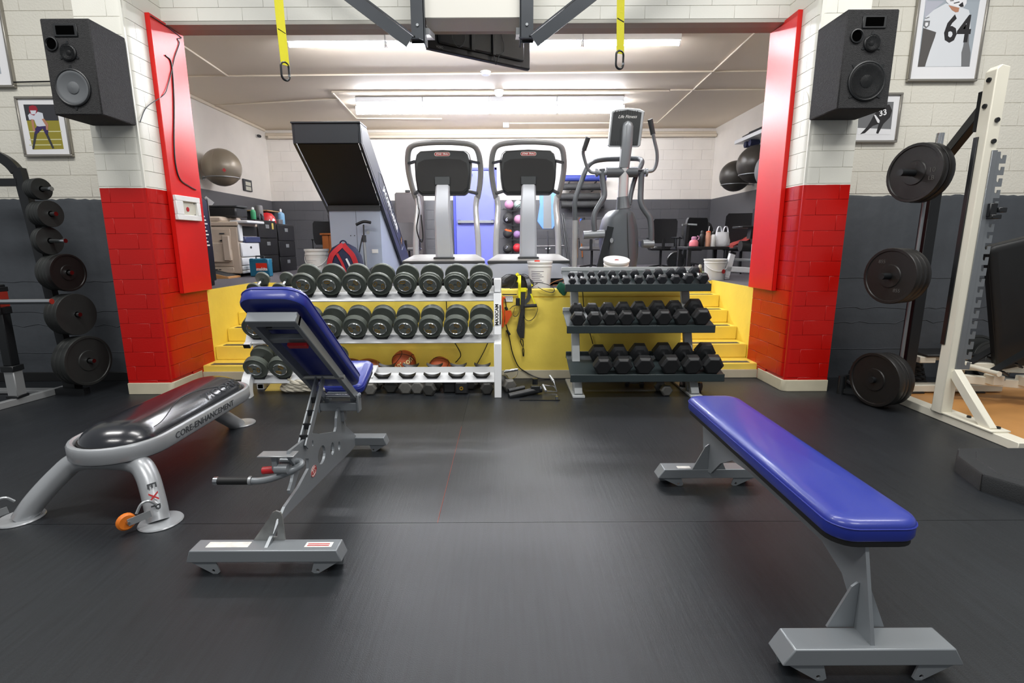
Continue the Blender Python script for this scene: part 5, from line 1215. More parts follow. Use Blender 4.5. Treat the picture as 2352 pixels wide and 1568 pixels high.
obj('underside', MB().bar((-1.933, 5.86, 2.452), (-1.933, 7.72, 1.155), LX1 - LX0 - .05, .012, up=(0, .556, .831)), 'ladder_under', lm, world=True)
for k in range(9):
    p = Vector((0, 6.2 + .22*k, 2.62 - .1464*k)); obj('rung', MB().cyl((LX0 + .02, p.y, p.z), (LX1 - .02, p.y, p.z), .022, n=10), 'tread_chrome', lm, world=True)
bd = obj('base_body', MB().prism([(6.72, H + .012), (6.72, 1.81), (6.79, 1.83), (7.9, 1.06), (7.9, H + .012)], YZ(LX0 + .03), LX1 - LX0 - .06), 'ladder_grey', lm, world=True)
obj('body_beam', MB().box((LX0 + .025, 6.69, 1.795), (LX1 - .02, 6.76, 1.86), .004), 'dark_grey', bd, world=True)
obj('panel_joint', MB().box((-1.92, 6.717, H + .02), (-1.917, 6.721, 1.79)), 'dark_grey', bd, world=True)
for x_, z_ in ((-2.0, 1.48), (-1.95, 1.48)): obj('screw', MB().cyl((x_, 6.715, z_), (x_, 6.722, z_), .006, n=8), 'ink_black', bd, world=True)
obj('sticker', MB().box((-1.735, 6.717, 1.255), (-1.655, 6.7205, 1.305)), 'sticker_white', bd, world=True)
# --- treadmills
def treadmill(cx, label, dz=0):
    Y = 5.75; t = empty('treadmill', (cx, 6.6, H), label=label, cat='treadmill')
    L = lambda *p: Vector((cx + p[0], p[1], p[2]))
    obj('deck', MB().box(L(-.40, Y + .35, H + .04), L(.40, Y + 2.0, H + .16), .02), 'hood_dark', t, world=True)
    obj('belt', MB().box(L(-.26, Y + .5, H + .16), L(.26, Y + 1.95, H + .168), .003), 'black_rubber', t, world=True)
    h = obj('motor_hood', MB().loft([[L(x, y, z) for x, y in ((-.46, Y), (.46, Y), (.44, Y + .55), (-.44, Y + .55))] for z in (1.158, 1.185)] + [[L(x, y, 1.245) for x, y in ((-.36, Y + .16), (.36, Y + .16), (.35, Y + .5), (-.35, Y + .5))]], smooth=False), 'hood_dark', t, world=True)
    obj('hood_edge', MB().box(L(-.462, Y - .008, 1.15), L(.462, Y + .05, 1.18), .006), 'hood_edge', h, world=True)
    obj('front_panel', MB().loft([[L(x, Y + .02 - .05*(1 - (x/.46)**2), z) for x in [-.455 + .91*i/10 for i in range(11)]] + [L(.455, Y + .3, z), L(-.455, Y + .3, z)] for z in (.985, 1.15)], smooth=False), 'tread_panel', t, world=True)
    obj('front_panel_base', MB().box(L(-.44, Y + .03, H + .03), L(.44, Y + .5, .985), .01), 'hood_edge', t, world=True)
    for x in (-.36, .36): obj('wheel', MB().cyl(L(x - .03, Y + .10, H + .032), L(x + .03, Y + .10, H + .032), .032, n=14), 'black_rubber', t, world=True)
    # mast bows away from the deck, then up to the console
    pts = spline([L(.0, Y + .12, 1.22), L(-.002, Y + .07, 1.50), L(-.005, Y + .05, 1.72), L(.0, Y + .10, 1.93), L(.005, Y + .20, 2.08)], 6)
    rings = []
    for i, p in enumerate(pts):
        q = (pts[min(i+1, len(pts)-1)] - pts[max(i-1, 0)]).normalized(); n_ = Vector((0, -q.z, q.y)); w_ = .098 - .024 * i / len(pts)
        rings.append([p + Vector((w_*sx, 0, 0)) + n_ * sy for sx, sy in ((-1, .03), (-.78, .052), (.78, .052), (1, .03), (1, -.04), (-1, -.04))])
    ms = obj('mast', MB().loft(rings, smooth=False), 'tread_grey', t, world=True, bevel=.006)
    obj('mast_foot', MB().box(L(-.12, Y + .04, 1.20), L(.12, Y + .22, 1.225), .01), 'hood_edge', ms, world=True)
    Mc = frame(L(.0, Y + .16, 2.145), (1, 0, 0), (0, .12, 1))
    def outl(s, wz=1.0):
        return [(x*s, y*s) for x, y in ((-.29, .20), (-.25, .235), (0, .248), (.25, .235), (.29, .20), (.313, .10), (.305, -.06), (.285, -.20), (.24, -.238), (-.24, -.238), (-.285, -.20), (-.305, -.06), (-.313, .10))]
    c = obj('console', MB().loft([[Mc @ Vector((x, y, z)) for x, y in outl(s)] for s, z in ((.97, -.09), (1.0, -.06), (1.0, .0), (.965, .035))], smooth=False), 'console_black', t, world=True, bevel=.01)
    obj('console_rim', MB().loft([[Mc @ Vector((x, y + .02, z)) for x, y in outl(1.03)] for z in (-.10, -.07)], smooth=False), 'tread_tube', c, world=True)
    rec = [(-.268, .10), (-.20, .135), (0, .148), (.20, .135), (.268, .10), (.285, 0), (.27, -.17), (.225, -.212), (-.225, -.212), (-.27, -.17), (-.285, 0)]
    obj('rear_cover', MB().prism(rec, Mc @ Matrix.Translation((0, 0, .035)), .008), 'board_black', c, world=True)
    obj('collar', MB().box((-.085, -.145, .04), (.085, -.05, .06), .006, Mc), 'console_trim', c, world=True)
    bdg = obj('badge', MB().prism(rrect(.165, .036, .017, 4), Mc @ Matrix.Translation((0, .195, .0352)), .004), 'badge_red', c, world=True)
    obj('badge_rim', MB().tube([Mc @ Vector((x, y + .195, .0395)) for x, y in rrect(.17, .04, .019, 4)], .0025, 5, closed=True), 'badge_white', bdg, world=True)
    text('lettering', 'STAR TRAC', .026, Mc @ Matrix.Translation((0, .195, .0400)), 'letter_white', bdg, shear=.25, sx=1.05, bold=.0008)
    lp = spline([L(-.365, Y + .50, 1.90), L(-.40, Y + .42, 2.05), L(-.415, Y + .32, 2.24), L(-.385, Y + .24, 2.40), L(-.31, Y + .2, 2.455), L(-.15, Y + .18, 2.472), L(0, Y + .18, 2.476), L(.15, Y + .18, 2.472), L(.31, Y + .2, 2.455), L(.385, Y + .24, 2.40), L(.415, Y + .32, 2.24), L(.40, Y + .42, 2.05), L(.365, Y + .50, 1.90)], 4)
    hr = obj('handrail', MB().tube(lp, .033, 12), 'tread_tube', t, world=True)
    for s in (-1, 1):
        obj('rail_stay', MB().bar(L(s*.29, Y + .14, 2.27), L(s*.40, Y + .30, 2.27), .05, .02), 'console_trim', hr, world=True); obj('rail_stay', MB().tube([L(s*.27, Y + .12, 1.95), L(s*.36, Y + .42, 1.95)], .02, 8), 'console_trim', hr, world=True)
        up_p = spline([L(s*.36, Y + .50, 1.92), L(s*.345, Y + .48, 1.80), L(s*.355, Y + .42, 1.62), L(s*.37, Y + .40, 1.40), L(s*.375, Y + .40, H + .16)], 5)
        obj('upright', MB().tube(up_p, .035, 12), 'tread_chrome', t, world=True)
        obj('upright_sleeve', MB().cyl(L(s*.358, Y + .50, 1.90), L(s*.347, Y + .48, 1.81), .032, n=12), 'tread_tube', t, world=True)
    return t
t1 = treadmill(-.69, 'grey treadmill with black console beside the tall black climbing machine')
t2 = treadmill(.263, 'grey treadmill with black console beside the elliptical trainer')
obj('safety_cord', MB().tube(spline([Vector((-1.03, 6.15, 1.92)), Vector((-1.0, 6.05, 1.80)), Vector((-.985, 6.0, 1.72)), Vector((-1.02, 6.0, 1.55)), Vector((-.98, 6.0, 1.40)), Vector((-.95, 6.0, 1.45)), Vector((-.965, 6.0, 1.70))], 6), .008, 6), 'ink_black', t1, world=True)
# --- elliptical trainer
el = empty('elliptical_trainer', (1.25, 6.1, H), label='grey elliptical trainer with upright console and moving arms', cat='exercise machine')
ED = 5.5
T = lambda x, y, d=ED: at(x, y, d)
cs = obj('console', MB().loft([[at(x, y, d_) for x, y in q] for q, d_ in (([(1403, 256), (1415, 250), (1442, 248), (1470, 250), (1481, 256), (1471, 334), (1466, 338), (1400, 338), (1395, 334)], ED + .06), ([(1405, 257), (1416, 251.5), (1442, 249.5), (1469, 251.5), (1479, 257), (1470, 333), (1465, 337), (1401, 337), (1397, 333)], ED - .02))], smooth=False), 'silver', el, world=True)
obj('console_back', MB().loft([[at(x, y, ED - d_) for x, y in ((1409, 258), (1442, 252), (1474, 258), (1465, 333), (1401, 333))] for d_ in (.019, .03)], smooth=False), 'console_black', cs, world=True)
for y_ in (258, 328):
    for k in range(10 if y_ < 300 else 3):
        for s in ((0,) if y_ < 300 else (0, 42)):
            q = at((1414 if y_ < 300 else 1408) + k * 5.6 + s, y_, ED - .0315); obj('vent_slot', MB().box(q - Vector((.004, .0008, .016)), q + Vector((.004, .0008, .016))), 'ink_black', cs, world=True)
text('lettering', 'Life Fitness', .042, frame(at(1441, 268, ED - .0315), (1, 0, 0), (0, 0, 1)), 'letter_white', cs, shear=.35, sx=1.0)
sp0 = [at(1442, 290, ED - .05), at(1440, 330, ED - .05), at(1434, 385, ED - .03)]
rings = [[p + Vector((r*math.cos(a), -.028*max(0, -math.sin(a)) - .0*r, 0)) + Vector((0, .02 if math.sin(a) > 0 else 0, 0)) for a in [2*math.pi*k/14 for k in range(14)]] for p, r in ((at(1442, 279, ED - .04), .02), (at(1442, 282, ED - .045), .045), (sp0[0], .058), (sp0[1], .058), (sp0[2], .052))]
obj('spine', MB().loft(rings), 'ell_grey', el, world=True)
obj('mast', MB().cyl(at(1434, 378, ED), at(1430, 462, ED), .052, .054, n=20), 'tread_chrome', el, world=True)
obj('mast_collar', MB().lathe([(.058, 0), (.075, -.10), (.08, -.12)], at(1430, 452, ED), at(1430, 452, ED) - at(1432, 482, ED), 20), 'ell_dark', el, world=True)
obj('tray', MB().box((1.06, 5.45, 2.10), (1.42, 5.62, 2.115), .005), 'ell_dark', el, world=True)
hs = []
for (xl, xr, yy) in ((1412, 1450, 481), (1404, 1462, 487), (1395, 1468, 500), (1388, 1474, 525), (1387, 1476, 560), (1392, 1474, 590), (1396, 1470, 612), (1398, 1468, 640)):
    a, b = at(xl, yy, ED - .05), at(xr, yy, ED - .05); c = (a + b) / 2; w_ = (b - a).length / 2
    hs.append([c + Vector((w_ * math.copysign(abs(math.cos(t_)) ** .6, math.cos(t_)), .24 + .28 * math.sin(t_), 0)) for t_ in [2*math.pi*k/20 for k in range(20)]])
hz = obj('drive_housing', MB().loft(hs[::-1]), 'ell_dark', el, world=True)
obj('housing_seam', MB().tube([at(1440 + 2*k*.3, 487 + 15*k, ED - .082 - .012*math.sin(k*.35)) for k in range(9)], .003, 4), 'ink_black', hz, world=True)
obj('badge', MB().prism(circ(0, 0, .018, .026, 14), frame(at(1405, 552, ED - .075), (1, -.4, 0), (0, 0, 1)), .003), 'silver', hz, world=True)
obj('pivot_bar', MB().cyl(T(1367, 397), T(1487, 394), .026, n=14), 'ell_grey', el, world=True)
obj('pivot_hub', MB().cyl(T(1393, 396), T(1463, 395), .052, n=18), 'ell_dark', el, world=True)
for xx in (1370, 1484): obj('pivot_flange', MB().cyl(T(xx - 2, 396), T(xx + 3, 396), .042, n=16), 'ell_grey', el, world=True)
for pts, nm in (([(1372, 397, 0), (1356, 394, 0), (1347, 380, -.02), (1340, 355, -.05), (1340, 345, -.07)], 'l'), ([(1484, 394, 0), (1500, 391, 0), (1508, 375, -.02), (1509, 350, -.05), (1503, 322, -.08), (1500, 308, -.10)], 'r')):
    a = obj('moving_arm', MB().tube(spline([at(x, y, ED + d_) for x, y, d_ in pts], 5), .017, 10), 'ell_grey', el, world=True)
    g = ((1341, 345), (1351, 315)) if nm == 'l' else ((1500, 309), (1493, 274))
    obj('grip', MB().cyl(at(*g[0], ED - .08), at(*g[1], ED - .12), .024, .026, n=12), 'grip_dark', a, world=True)
for pts in ([(1383, 388, 0), (1384, 410, 0), (1388, 448, -.02), (1380, 465, -.03), (1367, 488, -.04), (1364, 510, -.05), (1366, 530, -.05)], [(1474, 390, 0), (1472, 430, 0), (1472, 465, -.02), (1482, 485, -.03), (1493, 502, -.04), (1496, 530, -.05), (1496, 555, -.05)]):
    obj('lower_arm', MB().tube(spline([at(x, y, ED + d_) for x, y, d_ in pts], 5), .03, 12), 'ell_dark', el, world=True)
for (a, b) in (((1340, 540), (1388, 537)), ((1476, 560), (1501, 560))): obj('pedal_joint', MB().cyl(at(*a, ED - .05), at(*b, ED - .05), .042, n=16), 'ell_grey', el, world=True)
obj('pedal_arm', MB().bar(at(1392, 535, ED), at(1375, 545, ED + .6), .09, .06).bar(at(1488, 560, ED), at(1465, 560, ED + .7), .09, .06), 'ell_dark', el, world=True)
obj('fixed_rail', MB().tube(spline([at(x, y, ED + d_) for x, y, d_ in ((1321, 506, .05), (1321, 460, .05), (1336, 415, .08), (1349, 384, .12), (1364, 371, .2), (1390, 366, .25), (1420, 365, .25), (1452, 364, .25), (1470, 366, .2), (1474, 376, .12), (1460, 405, .1), (1450, 440, .08), (1445, 470, .06))], 5), .026, 12), 'ell_dark', el, world=True)
obj('front_post', MB().cyl(at(1321, 506, ED + .05), Vector((at(1320, 611, ED + .05).x, ED + .05, H + .03)), .03, n=14), 'tread_tube', el, world=True)
obj('frame_foot', MB().bar((.62, ED + .05, H + .03), (1.75, ED + .05, H + .03), .09, .05, bev=.006).bar((1.25, ED + .05, H + .035), (1.25, ED + 1.5, H + .035), .12, .06, bev=.006), 'ell_dark', el, world=True)
obj('strut', MB().bar(at(1402, 520, ED - .06), Vector((.98, ED + .02, H + .05)), .07, .03, up=(0, 1, 0)), 'console_black', el, world=True)
# ------------------------------------------------------------------ stage: left side
for n_, c_, r_, k_ in (('copier_beige', '#cfbfae', .5, {}), ('copier_white', '#e3e4e6', .45, {}), ('copier_navy', '#3c4468', .35, {}), ('file_black', '#121214', .5, {}), ('case_teal', '#1f6b8a', .45, {}), ('case_red', '#e0341c', .45, {}), ('wood_tan', '#b98a58', .55, dict(var=.15, scale=8)),
                   ('grip_black', '#2f3032', .85, {}), ('cardboard', '#b3946a', .7, {}), ('bottle_green', '#3f9a6a', .4, {}), ('bottle_blue', '#86b6d8', .3, {}), ('helmet_red', '#c8242a', .4, {}), ('cooler_black', '#14171d', .3, {}), ('cooler_blue', '#2438b0', .35, {}),
                   ('ball_silver', '#8f8575', .36, dict(metal=.25, var=.06)), ('ball_black', '#3c3934', .36, dict(metal=.15)), ('ball_grey', '#7c7f83', .4, {}), ('chair_black', '#1d1e20', .45, {}), ('chair_grey', '#6c6b6c', .5, {}), ('wood_orange', '#9a5520', .5, dict(var=.2, scale=10)),
                   ('bag_navy', '#1c2240', .8, {}), ('bag_red', '#b3202a', .7, {}), ('bag_white', '#e4e6ea', .6, {}), ('couch_dark', '#4f4a4a', .4, {}), ('pink', '#c98fae', .5, {}), ('mint', '#a9bfb6', .5, {}), ('purple', '#9a78a8', .5, {}), ('ball_red', '#c42a35', .45, {}),
                   ('foam_black', '#2a2a2a', .75, dict(bump=.3, bscale=60)), ('foam_blue', '#2c3a86', .6, {}), ('mat_blue', '#6d9be0', .6, {}), ('mat_blue_dark', '#3d68c0', .6, {}), ('mat_grey', '#7e8184', .6, {}), ('pink_bottle', '#ea7f8c', .4, {}), ('peach', '#e3a78a', .4, {}), ('cloth_red', '#8f2f2a', .9, {}),
                   ('plastic_bag', '#dcdde0', .35, dict(bump=.5, bscale=25)), ('olive', '#6f6a4e', .45, {}), ('orange_cord', '#e0561c', .5, {}), ('green_cloth', '#1f5a45', .9, {}), ('tan_strap', '#a0622e', .7, {}), ('leaf_green', '#8ea07a', .8, {}), ('amber', '#d08a2a', .5, {})):
    mat(n_, c_, r_, **k_)
co = empty('copier', (-4.3, 7.85, H), label='beige and white office copier beside the filing cabinets', cat='copier')
x0, x1, y0, y1 = -4.72, -3.90, 7.56, 8.15
bd = obj('body', MB().box((x0, y0, H + .05), (x1, y1, 1.63), .012), 'copier_beige', co, world=True)
for z0, z1 in ((1.32, 1.60), (1.06, 1.30), (H + .06, 1.04)): obj('side_panel', MB().box((x0 + .05, y0 - .012, z0), (x1 - .10, y0, z1), .006), 'copier_beige', bd, world=True)
obj('duplex_door', MB().box((x0 + .18, y0 - .045, 1.12), (x1 - .14, y0 - .012, 1.40), .01).box((x1 - .20, y0 - .07, 1.14), (x1 - .10, y0 - .01, 1.50), .01), 'copier_beige', bd, world=True)
for x, z in ((x1 - .22, 1.53), (x1 - .22, 1.43)): obj('latch', MB().box((x - .035, y0 - .02, z - .008), (x + .035, y0 - .012, z + .008)), 'dark_grey', bd, world=True)
for k in range(7): obj('vent_slot', MB().box((x0 + .2 + .05*k, y0 - .016, 1.005), (x0 + .235 + .05*k, y0 - .0118, 1.018)), 'dark_grey', bd, world=True)
obj('front_door', MB().box((x1, y0 + .02, 1.19), (x1 + .035, y1 - .02, 1.40), .012), 'copier_white', co, world=True)
for z0, z1 in ((1.07, 1.18), (1.0, 1.06), (H + .05, .99)):
    d_ = obj('paper_drawer', MB().box((x1, y0 + .02, z0), (x1 + .03, y1 - .02, z1), .008), 'copier_white', co, world=True)
    if z0 > .99: obj('drawer_pull', MB().box((x1 + .03, 7.78, (z0+z1)/2 - .008), (x1 + .034, 7.93, (z0+z1)/2 + .008)), 'dark_grey', d_, world=True)
obj('output_bay', MB().box((x1, y0 + .10, 1.50), (x1 + .012, y1 - .02, 1.64), .003), 'ink_black', co, world=True)
obj('output_tray', MB().box((x1 - .02, y0 + .12, 1.40), (x1 + .05, y1, 1.49), .01), 'copier_navy', co, world=True)
obj('logo', MB().prism(circ(0, 0, .03, .018, 12), frame((x1 + .036, 7.85, 1.33), (0, 1, 0), (0, 0, 1)), .002), 'dark_grey', co, world=True)
obj('front_frame', MB().box((x1, y0, 1.42), (x1 + .03, y0 + .10, 1.66), .008), 'copier_white', co, world=True)
sc_ = obj('scanner_lid', MB().box((x0, y0 - .01, 1.64), (x1 + .02, y1, 1.70), .01).box((x0 + .02, y0, 1.70), (x1 - .22, y1, 1.775), .02), 'copier_beige', co, world=True)
obj('control_panel', MB().box((x1 - .10, y0, 1.68), (x1 + .16, y1 - .05, 1.72), .01), 'copier_white', sc_, world=True)
for x_, y_ in ((x0 + .08, y0 + .08), (x1 - .08, y0 + .08), (x0 + .08, y1 - .08), (x1 - .08, y1 - .08)): obj('caster', MB().cyl((x_ - .02, y_, H + .025), (x_ + .02, y_, H + .025), .025, n=10), 'ink_black', co, world=True)
for k, (ya, yb, za) in enumerate(((8.19, 8.88, 1.76), (8.90, 9.62, 1.72))):
    fc = empty('filing_cabinet', (-4.25, (ya+yb)/2, H), label=('black filing cabinet beside the copier, with yellow tag' if k == 0 else 'black filing cabinet furthest from the copier'), cat='cabinet')
    obj('carcass', MB().box((-4.7, ya, H), (-3.92, yb, za), .006), 'file_black', fc, world=True)
    for j in range(3):
        zt = za - .02 - j * .275
        dr = obj('drawer', MB().box((-3.92, ya + .02, zt - .265), (-3.90, yb - .02, zt), .004), 'file_black', fc, world=True)
        obj('label_holder', MB().box((-3.90, (ya+yb)/2 - .07, zt - .11), (-3.893, (ya+yb)/2 + .05, zt - .05), .002), 'silver', dr, world=True)
    if k == 0: obj('tag', MB().box((-3.90, ya + .50, za - .14), (-3.893, ya + .56, za - .04), .001), 'marker_yellow', fc, world=True)
pz = 1.776
pt = empty('printer', (-4.42, 7.85, pz), label='black desktop printer standing on the copier', cat='printer')
obj('body', MB().box((-4.42, 7.70, pz), (-3.96, 8.05, pz + .14), .02), 'black_plastic', pt, world=True)
obj('paper_tray', MB().bar((-4.40, 7.8, pz + .13), (-4.50, 7.78, pz + .22), .01, .22), 'copier_white', pt, world=True)
obj('lid', MB().box((-4.36, 7.70, pz + .14), (-3.94, 8.02, pz + .165), .008), 'dark_grey', pt, world=True)
def bottle(p, r, h, m, mcap, label, neck=.45, name='bottle', cap_h=.2):
    t = empty(name, p, label=label, cat='bottle'); b = h * (1 - cap_h)
    obj('body', MB().lathe([(r*.9, 0), (r, r*.15), (r, b*.75), (r*.9, b*.88), (r*neck, b)], p, n=16), m, t, world=True)
    obj('cap', MB().lathe([(r*neck*1.05, b), (r*neck*1.05, h*.93), (r*neck*.6, h)], p, n=14), mcap, t, world=True)
    return t
zc = 1.761
bottle((-3.99, 8.28, zc), .04, .19, 'bottle_green', 'white_plastic', 'green and white squeeze bottle on the filing cabinets')
bottle((-3.99, 9.30, 1.721), .06, .27, 'bottle_blue', 'white_plastic', 'clear spray bottle with blue liquid on the filing cabinets', .3)
hm = empty('hard_hat', (-4.1, 8.95, 1.725), label='red cap with white emblem on the filing cabinets', cat='hat')
obj('shell', MB().lathe([(.14, .0), (.145, .03), (.13, .11), (.08, .17), (.001, .19)], (-4.1, 8.98, 1.725), n=20), 'helmet_red', hm, world=True)
obj('brim', MB().box((-4.12, 8.80, 1.722), (-3.95, 9.0, 1.735), .004), 'helmet_red', hm, world=True)
obj('white_emblem', MB().prism([(-.06, -.02), (-.03, .02), (0, -.01), (.03, .025), (.06, -.015), (.0, -.04)], frame((-3.985, 8.915, 1.79), (.6, .8, 0), (-.25, 0, 1)), .004), 'letter_white', hm, world=True)
bx = empty('cardboard_box', (-4.3, 9.15, 1.72), label='dark box topped with flat cardboard on the filing cabinets', cat='box')
obj('box', MB().box((-4.45, 9.0, 1.722), (-4.12, 9.35, 1.93), .004), 'black_plastic', bx, world=True)
obj('flap', MB().box((-4.50, 8.92, 1.932), (-4.05, 9.40, 1.95), .003), 'cardboard', bx, world=True)
thing1('speaker_cylinder', MB().lathe([(.055, 0), (.06, .02), (.06, .22), (.05, .24)], (-4.05, 8.62, zc), n=16), 'chair_grey', 'grey cylinder standing on the filing cabinets beside the red cap', 'container')
thing1('headphones', MB().tube(arc((-3.96, 8.45, zc + .04), .06, 0, 180, 10, (0, 1, 0)), .012, 8).cyl((-3.98, 8.39, zc + .035), (-3.94, 8.39, zc + .035), .035, n=12).cyl((-3.98, 8.51, zc + .035), (-3.94, 8.51, zc + .035), .035, n=12), 'dark_grey', 'dark headphones on the filing cabinet above the yellow tag', 'headphones')
thing1('paper_stack', MB().box((-4.05, 9.05, 1.722), (-3.93, 9.22, 1.78), .004).box((-4.04, 9.08, 1.781), (-3.94, 9.25, 1.80), .003), 'chair_grey', 'pile of grey papers on the filing cabinets in front of the box', 'paper')
# teal tool case
tc_ = empty('tool_case', (-3.65, 7.5, H), label='teal plastic tool case with red label in front of the copier', cat='case')
cx_, cy_ = -3.66, 7.62
obj('shell', MB().box((cx_ - .145, cy_, H), (cx_ + .145, cy_ + .13, H + .265), .012), 'case_teal', tc_, world=True)
obj('handle', MB().tube([(cx_ - .06, cy_ + .06, H + .262), (cx_ - .06, cy_ + .06, H + .30), (cx_ + .06, cy_ + .06, H + .30), (cx_ + .06, cy_ + .06, H + .262)], .012, 8), 'grip_dark', tc_, world=True)
lb = obj('label', MB().box((cx_ - .045, cy_ - .002, H + .09), (cx_ + .12, cy_ + .001, H + .20)), 'case_red', tc_, world=True)
text('lettering', 'makita', .062, frame((cx_ + .038, cy_ - .0025, H + .112), (1, 0, 0), (0, 0, 1)), 'letter_white', lb, bold=.0025, shear=.1)
for x_ in (cx_ - .10, cx_ + .09): obj('latch', MB().box((x_ - .025, cy_ - .006, H + .235), (x_ + .025, cy_ + .01, H + .27), .004), 'case_teal', tc_, world=True)
# slant board
sb = empty('slant_board', (-4.1, 7.35, H), label='wooden slant board with dark grip strips on the stage floor', cat='slant board')
P = [(-4.48, H), (-3.90, H), (-3.90, H + .022), (-4.48, H + .16)]
obj('wedge', MB().prism(P, frame((0, 7.53, 0), (1, 0, 0), (0, 0, 1)), .34), 'wood_tan', sb, world=True)
for k in range(3):
    y_ = 7.215 + .105*k; dv = Vector((.58, 0, -.138)).normalized()
    obj('grip_strip', MB().bar(Vector((-4.47, y_ + .045, H + .160)), Vector((-3.93, y_ + .045, H + .0315)), .085, .004, up=(.138, 0, .58)), 'grip_black', sb, world=True)
# drinks cooler beside the red board
ck = empty('drinks_cooler', (-3.7, 5.75, H), label='dark drinks cooler with blue lettered front behind the left red board', cat='cooler')
obj('cabinet', MB().box((-4.0, 5.42, H), (-3.44, 6.04, 1.90), .008), 'cooler_black', ck, world=True)
dr = obj('door', MB().box((-3.44, 5.43, H + .06), (-3.41, 6.03, 1.89), .006), 'cooler_black', ck, world=True)
obj('door_trim', MB().tube([(-3.407, 5.96, 1.88), (-3.407, 6.02, 1.87), (-3.407, 6.02, 1.5)], .005, 5), 'silver', dr, world=True)
obj('door_stripe', MB().box((-3.41, 5.60, 1.40), (-3.4085, 5.84, 1.86)), 'cooler_blue', dr, world=True)
for k in range(9): obj('print_line', MB().box((-3.41, 5.86 - .012*(k % 2), 1.36 + .04*k), (-3.408, 5.965 - .02*(k % 3), 1.375 + .04*k)), 'letter_white', dr, world=True)
# gym balls on wall rings
def gym_ball(c, r, m, label, wall_x, ring=True):
    t = empty('exercise_ball', (c[0], c[1], c[2] - r), label=label, cat='exercise ball')
    obj('ball', MB().ball(c, r, 36), m, t, world=True)
    for k in (-.35, 0, .35): 
        rr = r * math.sqrt(1 - k*k) * 1.0008; obj('moulded_ring', MB().tube([Vector(c) + Vector((r*k*.9, rr*math.cos(a), rr*math.sin(a))) for a in [2*math.pi*i/40 for i in range(40)]], .0022, 4, closed=True), m, t, world=True)
    if ring:
        zz = -.55*r; q = math.sqrt(r*r - zz*zz) + .006
        b = empty('ball_bracket', (wall_x, c[1], c[2] + zz), label='thin steel wall ring holding ' + label, cat='bracket')
        obj('ring', MB().tube([Vector((c[0] + q*math.cos(a), c[1] + q*math.sin(a), c[2] + zz)) for a in [2*math.pi*i/36 for i in range(36)]], .007, 6, closed=True), 'silver', b, world=True)
        s = 1 if wall_x > 0 else -1
        obj('arm', MB().cyl((wall_x, c[1], c[2] + zz), (c[0] + s*q, c[1], c[2] + zz), .010, n=8).box((wall_x - .006, c[1] - .03, c[2] + zz - .03), (wall_x + .006, c[1] + .03, c[2] + zz + .03)), 'silver', b, world=True)
    return t
gb = gym_ball((-4.70, 8.83, 2.63), .30, 'ball_silver', 'the silver-bronze exercise ball on the left', BXL)
gb['label'] = 'silver-bronze exercise ball with small red logo on the left stage wall'
obj('logo', MB().prism([(-.03, 0), (0, -.035), (.03, 0), (0, .035)], frame(Vector((-4.70, 8.83, 2.63)) + Vector((.52, -.78, -.24)).normalized()*.2995, (.8, .55, 0), (0, -.1, 1)), .003), 'badge_red', gb, world=True)
g1 = gym_ball((4.11, 9.44, 2.53), .265, 'ball_black', 'the smaller dark ball on the right', BXR); g1['label'] = 'smaller dark bronze exercise ball on the right stage wall, furthest back'
g2 = gym_ball((4.10, 8.66, 2.62), .30, 'ball_black', 'the larger dark ball on the right', BXR); g2['label'] = 'larger dark bronze exercise ball on the right stage wall'
gym_ball((4.12, 8.05, 2.45), .30, 'ball_grey', 'grey exercise ball half hidden by the right red board', BXR, False)
sh = empty('wall_shelf', (4.2, 8.6, 3.0), label='white wall shelf above the dark exercise balls', cat='shelf')
obj('board', MB().box((3.99, 8.2, 3.04), (4.449, 9.30, 3.10), .004), 'white_paint', sh, world=True)
obj('bracket', MB().box((4.2, 8.3, 2.95), (4.44, 8.34, 3.04), .004), 'white_paint', sh, world=True)
nd = empty('neoprene_dumbbell', (4.12, 9.05, 2.9), label='navy dumbbell under the white wall shelf', cat='dumbbell')
for y_ in (8.85, 9.02): obj('head', MB().cyl((4.05, y_, 2.985), (4.20, y_, 2.985), .055, n=6, smooth=False), 'bag_navy', nd, world=True)
obj('handle', MB().cyl((4.12, 8.85, 2.985), (4.12, 9.05, 2.985), .02, n=8), 'bag_navy', nd, world=True)
thing1('racket', MB().cyl((4.1, 9.2, 3.13), (4.1, 8.9, 3.14), .03, n=10).box((4.04, 8.3, 3.102), (4.16, 8.9, 3.16), .01), 'grip_black', 'black handled tool lying on the white wall shelf', 'tool')
wt = empty('wall_clock', (-5.02, 10.27, 2.42), label='small dark digital wall display on the left stage wall', cat='wall display')
obj('case', MB().box((-5.03, 10.12, 2.39), (-4.995, 10.44, 2.61), .006), 'dark_grey', wt, world=True)
for z_ in (2.53, 2.44): obj('screen', MB().box((-4.995, 10.18, z_ - .035), (-4.992, 10.38, z_ + .035)), 'panel_grey', wt, world=True)
wc = empty('security_camera', (-5.0, 10.9, 3.48), label='tiny white security camera in the back left corner', cat='camera')
obj('mount', MB().box((-5.03, 10.86, 3.50), (-4.99, 10.94, 3.56), .006), 'white_plastic', wc, world=True)
obj('lens_body', MB().cyl((-4.99, 10.88, 3.53), (-4.93, 10.83, 3.51), .028, n=12), 'ink_black', wc, world=True)
